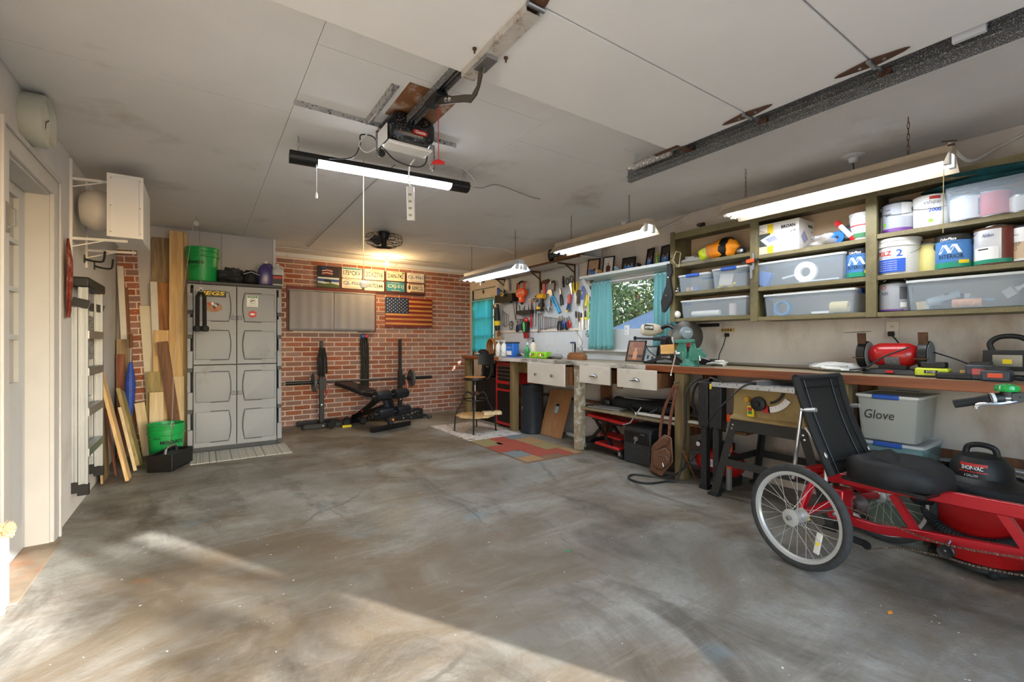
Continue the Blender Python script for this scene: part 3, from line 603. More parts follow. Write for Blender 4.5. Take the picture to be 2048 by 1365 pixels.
# cable pulley and rope handle
pu=wz(393,441,2.4); t=T('ceiling_pulley','small steel pulley hung from a ceiling hook by the cabinet','pulley',pu)
B().tube([pu+V((0,0,.04)),pu+V((0,0,.012)),pu+V((.012,0,.0)),pu+V((0,0,-.012))],.003,6).ob('hook',m_steel,t); B().lathe([(.0,-.008),(.024,-.008),(.018,0),(.024,.008),(0,.008)],pu+V((0,0,-.035)),(0,1,0),18).ob('sheave',m_steel,t)
rp=wy(402,582,pu.y); wbx=wy(345,850,5.33)
cb=B().tube([pu+V((.02,0,-.035)),rp+V((0,0,.03))],.0028,6).ob('cable',m_steel,t); B().tube(spl([pu+V((-.022,0,-.04)),pu+V((-.05,-.05,-.25)),wbx+V((.02,.1,.7)),wbx+V((0,0,.1)),wbx],8),.0022,6).ob('cable',m_alu,t)
t=T('rope_handle','black braided triceps rope hanging in front of the grey cabinet door','exercise rope',rp-V((0,0,.45)))
B().tube(arc(rp+V((0,0,.01)),.018,0,360,12,XA,ZA)[:-1],.004,6,True).ob('snap_ring',m_steel,t)
for s in(-1,1):
    B().tube([rp+V((s*.008,0,-.01)),rp+V((s*.028,0,-.06)),rp+V((s*.03,0,-.36))],[.015,.019,.019],10).ob('rope',MT('black_braid',(24,24,26),.9,bump=1,bs=70),t); B().lathe([(.02,0),(.034,.006),(.038,.035),(.03,.055),(.019,.06)],rp+V((s*.032,0,-.41)),n=16).ob('end_stop',m_rubber,t)
# weight box on the floor
ang=math.atan2(.35,.15); c=V((-.245,5.37,0)); Rz=Mx.Rotation(ang,3,'Z'); t=T('weight_box','open black steel weight box with chain on the floor before the bucket','box',c,ang)
P=lambda x,y,z: c+Rz@V((x,y,z))
bm=B(Mx.Translation(c)@Mx.Rotation(ang,4,'Z')); bm.vox([-.19,-.18,.18,.19],[-.1,-.09,.09,.1],[.002,.012,.155],lambda x,y,z: z<.012 or abs(x)>.18 or abs(y)>.09); bm.ob('tray',m_black,t,bev=.003)
bm=B(Mx.Translation(c)@Mx.Rotation(ang,4,'Z')); bm.bb((-.17,-.085,.012),(.17,.085,.13)); bm.ob('weight_block',MT('dusty_black',(60,60,60),.8,var=.2,vs=20),t,bev=.01)
B().tube(spl([P(-.1,0,.14),P(-.08,0,.19),P(0,0,.2),P(.08,0,.19),P(.1,0,.14)],4),.012).ob('handle',m_steel,t)
cp=wbx; n=9
for k in range(n):
    a=P(0,0,.215).lerp(cp,k/n); b_=P(0,0,.215).lerp(cp,(k+1)/n); d=(b_-a)*.62; mid=(a+b_)/2; sd=XA if k%2 else YA
    B().tube([mid+d*math.sin(q*D2R)+sd*.007*math.cos(q*D2R) for q in range(0,360,45)],.0022,5,True).ob('chain_link',m_chrome,t)
B().tube([cp+V((.012*math.cos(q*D2R),0,.03*math.sin(q*D2R))) for q in range(0,360,30)],.0035,6,True).ob('carabiner',m_chrome,t)
# striped mat
m=bpy.data.materials.new('striped_mat'); m.use_nodes=True; N=m.node_tree.nodes; L=m.node_tree.links; tc=N.new('ShaderNodeTexCoord'); nz=N.new('ShaderNodeTexNoise'); mp=N.new('ShaderNodeMapping'); mp.inputs['Scale'].default_value=(34,.01,.01); nz.inputs['Scale'].default_value=1.6; nz.inputs['Detail'].default_value=3; L.new(tc.outputs['Object'],mp.inputs[0]); L.new(mp.outputs[0],nz.inputs['Vector']); r=N.new('ShaderNodeValToRGB'); e=r.color_ramp.elements
e[0].position=.36; e[0].color=(*lin((112,110,104)),1); e[1].position=.52; e[1].color=(*lin((196,192,182)),1); q=e.new(.62); q.color=(*lin((150,156,140)),1); q=e.new(.7); q.color=(*lin((206,200,190)),1); L.new(nz.outputs[0],r.inputs[0]); L.new(r.outputs[0],N['Principled BSDF'].inputs['Base Color']); N['Principled BSDF'].inputs['Roughness'].default_value=.95
o=B().bb((-.1,5.34,.0005),(.79,5.86,.009)).ob('striped_mat',m); tag(o,'narrow grey striped mat on the floor along the grey cabinet','mat')
# broom with tan bristles poking in beside the near casing
t=T('broom','tan fluffy broom head beside the near door casing','broom',(XL+.08,2.63,0)); rr=random.Random(4); b=B()
for k in range(700):
    a=rr.uniform(0,6.28); l=rr.uniform(.035,.05); d=V((math.cos(a),math.sin(a)*.7,rr.uniform(-.8,.8))).normalized(); p=V((XL+.075,2.63,.43)); b.cyl(p+d*.01,p+d*l,.0025,.0008,3)
b.ob('bristles',MT('tan_bristle',(196,160,110),.9,rnd=.2),t,kind='stuff'); B().tube([(XL+.075,2.63,.43),(XL+.1,1.9,.9)],.011).ob('handle',wpale,t)
# ================================================================ brick wall decorations
def curtain(par,name,o,u,w,h,mat,waves=8,amp=.018,gather=.6,nz=14,flare=0.,seed=1,label=None):
    """hanging cloth: o = top left corner, u = along the rod, folds deepen downwards"""
    rr=random.Random(seed); ph=[rr.uniform(0,6.28) for _ in range(4)]; o=V(o);u=V(u); n=u.cross(ZA); nx=waves*7; vs=[]; fs=[]
    for j in range(nz+1):
        f=j/nz
        for i in range(nx+1):
            s=i/nx; k=amp*(gather+(1-gather)*f); y=k*math.sin(2*math.pi*waves*s+ph[0]+.5*math.sin(5*s+ph[1]))+k*.45*math.sin(2*math.pi*waves*.53*s+ph[2]+f)
            vs.append(o+u*(w*(s-.5)*(1+flare*f)+w/2)+n*(y+amp*1.2)-ZA*(h*f+.25*amp*math.sin(2*math.pi*waves*s+ph[0])*(f>.99)))
    for j in range(nz):
        for i in range(nx): a=j*(nx+1)+i; fs.append((a,a+1,a+nx+2,a+nx+1))
    ob=B().add(vs,fs).ob(name,mat,par,ang=80); sd=ob.modifiers.new('thick','SOLIDIFY'); sd.thickness=.002
    return ob
a,c=W1; yc_=YB-.055
t=T('grey_curtain_pair','pair of plain grey curtains over the dark red board on the brick wall','curtain',((a.x+c.x)/2,yc_,c.z))
tl=wy(578,585,yc_); br=wy(749,662,yc_); mid=wy(667,586,yc_); m_gc=MT('grey_curtain_cloth',(150,150,156),.9,var=.03,vs=20,sheen=.2)
zt=wy(667,586,yc_).z+.02; zb=wy(667,662,yc_).z
curtain(t,'curtain_panel',(tl.x,yc_,zt),XA,mid.x-tl.x-.002,zt-zb,m_gc,4,.006,.4,seed=3); curtain(t,'curtain_panel',(mid.x+.002,yc_,zt),XA,br.x-mid.x,zt-zb,m_gc,4,.006,.4,seed=5)
B().cyl((tl.x-.02,yc_-.012,zt-.012),(br.x+.02,yc_-.012,zt-.012),.006).ob('rod',m_steel,t)
# licence plates on a dark board
YP=YB-.03
a=wy(634,530,YP); c=wy(822,584,YP); a2=wy(846,552,YP)
zt=wy(740,541,YP).z+.005; zb=wy(740,586,YP).z-.0
o=B().bb((wy(635,550,YP).x,YB-.026,zb),(wy(849,560,YP).x,YB-.012,zt)).ob('plate_board',WOOD('dark_stained_board',(84,34,22),(56,22,14),'x',6,.5,False)); tag(o,'dark stained board carrying number plates on the brick wall','board')
m_pw=MT('plate_white',(226,220,204),.4,var=.03,vs=10); m_pc=MT('plate_cream',(222,208,178),.4); m_pt=MT('plate_teal',(50,128,146),.4); m_navy=MT('navy_print',(34,60,120),.5); m_orp=MT('orange_print',(226,140,40),.5)
prow=[('175*CKV',684,724,535,557.5,m_pw,m_blk,'white plate reading 175 CKV, upper row',('teal',)),('CJL-9562',684,724,557.5,578,m_pw,m_navy,'white and blue plate reading CJL-9562, lower row',('red',)),
('2CXZ716',729,768,538.7,561,m_pc,m_blk,'cream plate reading 2CXZ716, upper row',('orange',)),('5W70544',729,768,562,582.5,m_pw,m_blk,'white plate reading 5W70544, lower row',('script',)),
('DAN-742',773,809.5,543,562.8,m_pc,m_blk,'cream plate reading DAN-742, upper row',('small',)),('CXJ-51J',773,809.5,564,584,m_pt,m_pc,'teal plate reading CXJ-51J, lower row',('gold',)),
('CJL-9561',814,848,546.5,566,m_pw,m_navy,'white and blue plate reading CJL-9561, end of the upper row',('red',)),('509CG',814,848,567.5,586.5,m_pc,m_blk,'cream plate reading 509CG with dark border, lower row',('border',))]
for s,x0,x1,y0,y1,mp,mt,lb,kd in prow:
    xm_=(x0+x1)/2; p=wy(xm_,(y0+y1)/2,YP); w=wy(x1,600,YP).x-wy(x0,600,YP).x; h=wy(xm_,y0,YP).z-wy(xm_,y1,YP).z-.008
    t=T('number_plate',lb+' on the dark board','number plate',(p.x,YP+.004,p.z-h/2),0,'number plates on the brick wall')
    B().prism([(sx*(w/2-r*(1-math.cos(q*D2R))),sz*(h/2-r*(1-math.sin(q*D2R)))) for sx,sz,qs in((1,1,(0,45,90)),(-1,1,(90,45,0)),(-1,-1,(0,45,90)),(1,-1,(90,45,0))) for q in qs for r in(.015,)],(p.x,YP,p.z),XA,ZA,.003).ob('plate',mp,t)
    f=V((p.x,YP-.003,p.z)); text(s,h*.46,f+XA*(w*.1 if s=='509CG' else 0),XA,ZA,mt,t,width=w*(.62 if s=='509CG' else .86),bold=.012)
    k=kd[0]
    if k=='teal': B().bb((p.x-w*.46,YP-.0042,p.z+h*.3),(p.x+w*.46,YP-.003,p.z+h*.45)).ob('band',m_pt,t)
    elif k=='red': text('FIRST IN FLIGHT',h*.1,f+ZA*h*.38,XA,ZA,m_rdp,t,width=w*.6); text('NORTH CAROLINA',h*.12,f-ZA*h*.38,XA,ZA,m_rdp,t,width=w*.78)
    elif k=='orange': text('ARIZONA',h*.15,f+ZA*h*.34,XA,ZA,m_orp,t,width=w*.5,bold=.03)
    elif k=='script': text('California',h*.18,f+ZA*h*.37,XA,ZA,m_rdp,t,width=w*.5,shear=.3)
    elif k=='small': text('Virginia',h*.13,f+ZA*h*.37,XA,ZA,m_navy,t,width=w*.3); B().bb((p.x+w*.36,YP-.004,p.z+h*.28),(p.x+w*.46,YP-.003,p.z+h*.44)).ob('sticker',m_grn,t)
    elif k=='gold': text('NEW JERSEY',h*.12,f+ZA*h*.38,XA,ZA,m_pc,t,width=w*.5); text('GARDEN STATE',h*.1,f-ZA*h*.39,XA,ZA,m_pc,t,width=w*.5)
    elif k=='border': B().bb((p.x-w*.3,YP-.004,p.z-h*.48),(p.x+w*.46,YP-.003,p.z-h*.38)).bb((p.x-w*.4,YP-.004,p.z+h*.38),(p.x+w*.4,YP-.003,p.z+h*.47)).ob('band',m_rw,t); B().ell((p.x-w*.36,YP-.0035,p.z+h*.05),(.02,.0008,.04)).ob('print',MT('dark_olive_print',(60,60,40),.6),t)
# picture panel with flag over, bear and landscape under
p0=wy(635,532,YP); p1=wy(678,575,YP); zt=wy(656,533,YP).z; zb=wy(656,575,YP).z; x0,x1=p0.x,p1.x; w=x1-x0; h=zt-zb
t=T('picture_panel','square picture panel, waving flag above and dark animal below, on the brick wall','picture',((x0+x1)/2,YP,zb))
B().bb((x0,YP-.004,zb),(x1,YP,zt)).ob('panel',m_blk,t)
q=lambda a,b_:V((x0+a*w,YP-.005,zb+b_*h))
B().prism([(0,0),(w,0),(w,h*.47),(0,h*.47)],q(0,.0),XA,ZA,.0004).ob('sky_print',MT('pale_sky_print',(200,214,214),.5),t); B().prism([(0,0),(w,0),(w,h*.11),(0,h*.13)],q(0,.27)-YA*.0006,XA,ZA,.0004).ob('water_print',MT('deep_blue_print',(36,76,150),.5),t)
B().prism([(0,0),(w,0),(w,h*.13),(w*.6,h*.2),(w*.3,h*.16),(0,h*.2)],q(0,0)-YA*.0006,XA,ZA,.0004).ob('grass_print',MT('grass_print',(74,90,50),.6,var=.3,vs=60),t)
B().prism([(.0,.02),(.03,.0),(.08,.0),(.1,-.01),(.115,-.01),(.11,.03),(.07,.045),(.02,.04)],q(.25,.24)-YA*.0012,XA,ZA,.0004).ob('animal_print',m_blk,t)
for k in range(5): B().prism([(0,0),(.07,.012),(.15,0),(.15,.008),(.07,.02),(0,.008)],q(.2,.58+.06*k)-YA*.0004,XA,ZA,.0004).ob('stripe_print',m_rdp if k%2==0 else m_wht,t)
B().prism([(0,0),(.06,.01),(.06,.05),(0,.045)],q(.2,.8)-YA*.0004,XA,ZA,.0004).ob('canton_print',m_navy,t)
# wooden flag
YFg=YB-.03; x0=wy(771,600,YFg).x; x1=wy(864,600,YFg).x; zt=(wy(771,595,YFg).z+wy(864,599,YFg).z)/2; zb=(wy(771,653,YFg).z+wy(864,657,YFg).z)/2; w=x1-x0; h=(zt-zb)/13
t=T('wooden_flag','wooden stars and stripes flag of stained slats on the brick wall','wall decoration',((x0+x1)/2,YFg,zb))
wfr=WOOD('flag_red_slat',(150,40,24),(96,22,16),'x',7,.4,False); wfy=WOOD('flag_burnt_slat',(214,160,84),(168,110,46),'x',7,.4,False); m_can=MT('flag_navy',(22,38,72),.3,var=.2,vs=8)
for k in range(13):
    z1=zt-k*h; xa=x0+(w*.485 if k<7 else 0)
    B().bb((xa,YFg-.008-R_.uniform(0,.003),z1-h+.0012),(x1,YFg+.012,z1-.0006)).ob('slat',wfr if k%2==0 else wfy,t,bev=.001)
cn=B().bb((x0,YFg-.009,zt-7*h+.001),(x0+w*.48,YFg+.012,zt)).ob('canton',m_can,t)
b=B(); cw=w*.48/12; ch=7*h/10
for r in range(9):
    for k in range(6 if r%2==0 else 5):
        cx=x0+cw*(2*k+1+(r%2)); cz=zt-ch*(r+1); b.prism([(.011*(1 if i%2==0 else .42)*math.sin(i*math.pi/5),.011*(1 if i%2==0 else .42)*math.cos(i*math.pi/5)) for i in range(10)],(cx,YFg-.0092,cz),XA,ZA,.001)
b.ob('stars',m_wht,cn,kind='stuff')
# bulb and pull string
p=wz(774,514,ZC); t=T('bare_bulb','lit bare bulb in a white ceiling holder near the brick wall','lamp',(p.x,p.y-.12,ZC-.17)); q=V((p.x,min(p.y,YB-.22),ZC))
B().lathe([(0,0),(.055,0),(.055,-.012),(.03,-.03),(.022,-.05),(0,-.05)],q,n=20).ob('holder',m_white,t); m_bulb=MT('lit_bulb',(255,214,150),.4,emit=14); B().lathe([(.013,0),(.015,-.02),(.03,-.05),(.028,-.075),(.012,-.09),(0,-.093)],q-ZA*.05,n=18).ob('bulb',m_bulb,t)
l=bpy.data.lights.new('bulb_light','POINT'); l.energy=9; l.color=(1,.66,.3); l.shadow_soft_size=.04; o=bpy.data.objects.new('bulb_light',l); link(o); o.location=q-ZA*.2
# ceiling fan in a cage
p=wz(768,466,ZC-.01); c=V((p.x,p.y,ZC)); t=T('cage_fan','black caged fan hung flat under the ceiling','fan',c-ZA*.2)
b=B()
for r,z in((.2,-.05),(.21,-.09),(.2,-.13),(.14,-.165),(.08,-.175),(.12,-.03)): b.tube([c+V((r*math.cos(a*D2R),r*math.sin(a*D2R),z)) for a in range(0,360,15)],.0028,5,True)
for a in range(0,360,15): u=V((math.cos(a*D2R),math.sin(a*D2R),0)); b.tube([c+u*.04-ZA*.02,c+u*.19-ZA*.045,c+u*.212-ZA*.09,c+u*.2-ZA*.13,c+u*.08-ZA*.178,c+u*.03-ZA*.18],.0018,4)
b.ob('cage',m_black,t,kind='stuff'); B().lathe([(0,0),(.06,0),(.06,-.04),(.05,-.08),(0,-.08)],c,n=18).ob('motor',m_black,t)
for k in range(4):
    a=k*math.pi/2+.4; u=V((math.cos(a),math.sin(a),0)); w_=u.cross(ZA); B().loft([[c+u*.03+w_*s*.03-ZA*(.1+s*.012) for s in(-1,1)]+[c+u*.03+w_*s*.03-ZA*(.102+s*.012) for s in(1,-1)],[c+u*.18+w_*s*.06-ZA*(.1+s*.022) for s in(-1,1)]+[c+u*.18+w_*s*.06-ZA*(.102+s*.022) for s in(1,-1)]]).ob('blade',MT('dark_grey_blade',(70,72,76),.5),t)
B().lathe([(0,-.075),(.03,-.08),(.03,-.19),(0,-.195)],c,n=14).ob('hub',m_black,t)
# ================================================================ gym corner
m_pad=MT('black_vinyl',(28,30,36),.38,bump=.06,bs=150)
def stand(name,label,x,y,ztop,hook):
    t=T(name,label,'squat stand',(x,y,0),0,'squat stands')
    B().bb((x-.03,y-.03,.05),(x+.03,y+.03,.75)).ob('post',m_black,t,bev=.004); B().bb((x-.022,y-.022,.7),(x+.022,y+.022,ztop)).ob('inner_post',m_black,t,bev=.003)
    for s,xx in((-1,.0),(1,.0)): pass
    B().bb((x-.26,y-.2,.004),(x+.28,y-.14,.064)).ob('foot_bar',m_black,t,bev=.004); B().bb((x-.3,y+.1,.004),(x+.2,y+.16,.064)).ob('foot_bar',m_black,t,bev=.004); B().bb((x-.03,y-.14,.01),(x+.03,y+.1,.06)).ob('cross_bar',m_black,t)
    for xx in(-.27,.28): B().bb((x+xx-.012,y-.205,0),(x+xx+.012,y-.135,.069)).ob('end_cap',m_rubber,t)
    for xx in(-.02,.1): B().lathe([(0,.006),(.012,.006),(.014,0)],(x+xx,y-.2,.034),(0,-1,0),10).ob('bolt',m_chrome,t)
    B().bb((x-.045,y-.1,.52),(x+.045,y-.03,.6)).bb((x-.045,y-.1,.6),(x+.045,y-.088,.68)).ob('bar_hook',m_black,t); B().lathe([(0,.012),(.012,.01),(.012,0)],(x,y-.03,.3),(0,-1,0),10).ob('pin',m_chrome,t)
    return t
YS=6.82
sx1=wy(643,760,YS).x; sx2=wy(800,760,YS).x
stand('squat_stand','black squat stand draped with bands, nearer the grey cabinet',sx1,YS,1.2,.6); stand('squat_stand','bare black squat stand under the wooden flag',sx2,YS,1.23,.6)
yb_=YS-.07; zb_=.625
pa=wy(571,769,yb_); pb=wy(863,753,yb_)
t=T('barbell','black barbell resting across the two squat stands','barbell',(pa.x+1,yb_,zb_-.15))
B().cyl((pa.x+.38,yb_,zb_),(pb.x-.38,yb_,zb_),.014).ob('bar',MT('dark_steel',(70,70,72),.35,.8),t)
for a,e in((pa.x,pa.x+.4),(pb.x,pb.x-.4)): B().cyl((a,yb_,zb_),(e,yb_,zb_),.025,n=18).ob('sleeve',m_black,t); B().lathe([(0,0),(.032,.0),(.032,.02),(0,.02)],(e,yb_,zb_),(1,0,0),18).ob('collar',m_black,t)
m_plate=MT('grey_iron_plate',(92,94,96),.5,.3,var=.08,vs=14)
for px_,lb in((628,'grey iron weight plate on the barbell end nearer the cabinet'),(823,'grey iron weight plate on the barbell end under the flag')):
    q=wy(px_,760,yb_); t=T('weight_plate',lb,'weight plate',(q.x,yb_,zb_-.135),0,'barbell plates'); B().lathe([(.026,-.012),(.05,-.016),(.055,-.01),(.11,-.01),(.118,-.017),(.132,-.016),(.135,-.01),(.135,.01),(.132,.016),(.118,.017),(.11,.01),(.055,.01),(.05,.016),(.026,.012)],(q.x,yb_,zb_),(1,0,0),36).ob('disc',m_plate,t)
    B().tube(spl([V((q.x-.03,yb_-.03,zb_+.05)),V((q.x-.05,yb_-.06,zb_+.085)),V((q.x-.055,yb_-.02,zb_+.1)),V((q.x-.035,yb_+.02,zb_+.06))],4),.003,5).ob('spring_clip',m_black,t)
# bands
def bands(name,label,x,y,zt,zb,n,w,mat,tip=None):
    t=T(name,label,'exercise band',(x,y,zb)); B().tube([(x,y+.02,zt+.03),(x,y-.02,zt+.03),(x,y-.03,zt)],.004,6).ob('hook',m_steel,t)
    for k in range(n):
        xx=x+(k-(n-1)/2)*w; b=B(); b.tube(spl([V((x+(xx-x)*.4,y-.02,zt)),V((xx-.004,y-.025,zt-.15)),V((xx+R_.uniform(-.01,.01),y-.03,(zt+zb)/2)),V((xx*1.0+.004,y-.02,zb+R_.uniform(-.03,.03)))],5),.015,6).ob('band',mat,t)
    if tip:
        for k,m_ in enumerate(tip): B().bb((x-.05+k*.05,y-.05,zt-.06),(x-.005+k*.05,y-.006,zt-.015)).ob('band_tab',m_,t,bev=.004)
xw=wy(729,700,YB-.04).x; bands('hanging_bands','bundle of black resistance bands hanging from a wall hook between the stands',xw,YB-.02,wy(729,668,YB).z,wy(729,778,YB).z,4,.034,MT('worn_black_rubber',(46,44,42),.8,var=.3,vs=40),(m_blu,m_rdp))
bands('draped_bands','black bands draped over the squat stand nearer the cabinet',sx1,YS-.03,1.1,.72,4,.036,m_rubber)
for xx,yy,lb in((sx1+.06,YS-.07,'red webbing strap hanging below the barbell on the banded squat stand'),(sx2+.07,YS-.07,'red webbing strap hanging on the bare squat stand')):
    o=B().tube(spl([V((xx,yy,.6)),V((xx+.02,yy-.01,.5)),V((xx-.005,yy-.012,.44)),V((xx-.02,yy,.5)),V((xx-.012,yy+.004,.59))],5),.008,6).ob('strap',m_red); tag(o,lb,'strap','red straps')
# bench
F_=V((2.10,6.10,0)); bd=V((-.42,.91,0)).normalized(); br_=V((.93,.37,0)).normalized()
t=T('weight_bench','black adjustable weight bench with foam leg rollers before the brick wall','weight bench',F_,0)
P=lambda a,b_,z: F_+br_*a+bd*b_+ZA*z
def box2(a,b_,w,th): return B().bar(a,b_,w,th)
B().bar(P(-.33,-.06,.035),P(.33,-.06,.035),.06,.06).ob('front_foot',m_black,t,bev=.004); B().bar(P(-.28,.75,.035),P(.28,.75,.035),.06,.06).ob('rear_foot',m_black,t)
B().bar(P(0,-.05,.06),P(0,.06,.42),.07,.06).ob('front_post',MT('slate_steel',(58,64,74),.4,.4),t,bev=.004); B().bar(P(0,.72,.06),P(0,.18,.4),.06,.05).ob('rear_post',m_black,t); B().bar(P(0,.05,.3),P(0,.7,.1),.06,.05).ob('spine',m_black,t)
B().lathe([(0,.02),(.018,.018),(.018,0)],P(0,-.08,.13),tuple(-bd),12).ob('knob',MT('orange_knob',(230,130,30),.4),t)
for z,k in((.24,-.1),(.47,-.06)):
    B().cyl(P(-.3,k,z),P(.3,k,z),.012).ob('roller_bar',m_chrome,t)
    for s in(-1,1): B().lathe([(.03,0),(.066,.008),(.07,.03),(.07,.21),(.066,.232),(.03,.24)],P(s*.035,k,z),tuple(br_*s),20).ob('foam_roller',m_pad,t)
B().bar(P(.0,-.1,.24),P(-.0,-.02,.5),.045,.03).ob('roller_arm',m_black,t)
def pad(a,b_,w,th,nm): 
    B().bar(a,b_,th,w,ZA).ob(nm,m_pad,t,bev=.02)
pad(P(0,.04,.46),P(0,.34,.46),.28,.06,'seat_pad'); pad(P(0,.37,.47),P(0,.95,.58),.28,.06,'back_pad'); B().bar(P(0,.3,.38),P(0,.6,.46),.05,.04).ob('pad_bracket',m_steel,t)
B().bar(P(.05,.1,.28),P(-.02,.5,.2),.03,.02).ob('adjust_ladder',m_red,t)
# rope pile, step, dumbbells
m_rope=MT('speckled_battle_rope',(30,30,32),.9,speck=(190,190,190),sk=.42,ss=60,bump=.5,bs=60)
c=wz(778,846); c=V((c.x+.18,c.y+.33,0)); pts=[]
for k in range(64): a=k*.42; r=.27-.0011*k+.03*math.sin(k*.7); pts.append(c+V((r*1.45*math.cos(a),r*.62*math.sin(a)-.0,.028+.0017*k)))
e=wz(862,838); pts=[e+V((0,0,.024)),e.lerp(pts[0],.5)+V((0,-.03,.026))]+pts; o=B().tube(spl(pts,2),.024,8).ob('battle_rope',m_rope); tag(o,'coil of white-flecked black battle rope on the floor behind the bench foot','rope')
c=wz(812,836); t=T('step_platform','low black step platform on the floor behind the rope coil','step',(c.x+.12,c.y+.25,0)); B().bb((c.x-.12,c.y+.12,.03),(c.x+.34,c.y+.36,.1)).ob('top',m_rubber,t,bev=.01)
for i in(-.1,.3):
    for j in(.14,.34): B().bb((c.x+i,c.y+j-.02,0),(c.x+i+.04,c.y+j+.02,.03)).ob('foot',m_rubber,t)
def dumbbell(label,c,a,hx=.055,l=.26):
    c=V(c); t=T('dumbbell',label,'dumbbell',c-ZA*hx,0,'dumbbells on the floor'); u=V((math.cos(a),math.sin(a),0)); B().cyl(c-u*l*.4,c+u*l*.4,.014).ob('handle',m_chrome,t)
    for s in(-1,1): B().lathe([(hx*.8,0),(hx,.008),(hx,l*.3-.008),(hx*.8,l*.3)],c+u*s*(l*.2),tuple(u*s),6).ob('head',m_rubber,t)
yd=6.72
for k,(px_,lb) in enumerate(((663,'black hex dumbbell on the floor beside the banded stand foot'),(680,'black hex dumbbell, middle one of the three behind the bench'),(700,'black hex dumbbell with yellow label behind the bench'))):
    q=wy(px_,840,yd+.0); dumbbell(lb,(q.x+.08*k,yd-.1+.04*k,.056),1.1+.2*k)
    if k==2: pass
o=B().bb((wy(694,840,6.5).x-.06,6.5,.001),(wy(694,840,6.5).x+.06,6.54,.03)).ob('yellow_strap',m_yel); tag(o,'small yellow strap on the floor by the dumbbells','strap')
# ================================================================ overhead door, track, opener
m_dr=MT('garage_door_white',(226,223,219),.6,var=.03,vs=2,bump=.05,bs=120)
DZ=2.305; t=T('garage_door','white sectional garage door raised flat under the ceiling','garage door',(.92,.6,DZ)); GD=t
ye=[1.69,1.205,.7,.195,-.31]
for a,c in zip(ye,ye[1:]): B().bb((-.45,c+.004,DZ),(2.28,a-.002,DZ+.045)).ob('door_panel',m_dr,t,bev=.003)
sx=.915
B().vox([sx-.03,sx-.026,sx+.026,sx+.03],[1.22,1.675],[DZ-.028,DZ-.024,DZ-.002],lambda x,y,z: abs(x-sx)>.026 or z<DZ-.024).ob('centre_strut',MT('dusty_white_steel',(196,190,180),.5,.3,var=.12,vs=12,dark=(120,84,58),dk=.2,dscale=20),t)
def strap_hinge(x,y,len0,len1,mat=m_rust):
    B().prism([(-len0,0),(-len0+.02,-.012),(-.02,-.03),(.02,-.03),(len1-.02,-.012),(len1,0),(len1-.02,.012),(.02,.03),(-.02,.03),(-len0+.02,.012)],(x,y,DZ-.002),YA,XA,.004).ob('hinge',mat,t); B().cyl((x-.035,y,DZ-.012),(x+.035,y,DZ-.012),.009).ob('hinge_pin',m_steel,t)
    for s in(-.04,.04): B().lathe([(0,-.006),(.007,-.006),(.008,0)],(x,y+s,DZ-.004),n=6).ob('bolt',m_steel,t)
strap_hinge(sx,1.205,.1,.13)
for y in(1.205,.7): strap_hinge(2.22,y,.12,.13)
for x,y in((.86,1.52),(.99,1.5)): B().lathe([(0,-.02),(.004,-.02),(.004,-.008),(.009,-.006),(.009,0)],(x,y,DZ),n=6).ob('bolt',m_rust,t)
TX=2.37; t2=T('door_track','paint-flecked steel track carrying the raised door rollers','door track',(TX,.6,DZ-.03))
B().vox([TX-.022,TX-.018,TX+.018,TX+.022],[-.55,2.09],[2.285,2.289,2.335,2.339],lambda x,y,z: x>TX+.018 or ((z<2.289 or z>2.335))).ob('channel',m_galv,t2)
B().vox([TX+.022,TX+.026,TX+.055],[-.55,2.12],[2.27,2.274,2.345],lambda x,y,z: z<2.274 or x<TX+.026).ob('angle_iron',m_galv,t2)
q=V((TX+.02,2.05,2.33)); B().bar(q,V((TX+.02,2.05,ZC)),.03,.004,XA).bar(V((TX-.1,2.05,ZC-.003)),V((TX+.03,2.05,ZC-.003)),.025,.004,YA).ob('hanger',m_white,t2)
B().lathe([(.014,0),(.022,.004),(.022,.012)]+[(.022+.003*(k%2),.012+.006*k) for k in range(46)]+[(.02,.3)],(TX-.045,1.72,2.325),(0,1,0),12).ob('spring_bumper',MT('dusty_spring',(150,146,140),.6,.3,speck=(230,226,220),sk=.5,ss=120),t2); B().cyl((TX-.045,1.98,2.325),(TX-.045,2.05,2.325),.009).ob('spring_rod',m_white,t2)
for y in(1.205,.7,1.62):
    B().lathe([(.006,-.008),(.022,-.008),(.022,.008),(.006,.008)],(TX+.0,y,2.31),(1,0,0),16).ob('roller',m_rust,t2); B().cyl((2.24,y,2.31),(TX,y,2.31),.006).ob('roller_stem',m_steel,t2)
B().bar((TX-.1,y,2.298),(TX-.01,y,2.298),.04,.004,YA).bar((TX-.12,1.62,2.302),(TX-.12,1.78,2.302),.03,.004,XA).ob('roller_bracket',m_rust,t2)
p=wz(1912,82,2.33); B().bb((TX-.05,p.y-.09,2.3),(TX-.03,p.y+.0,2.35)).ob('wall_label',m_white,t2)
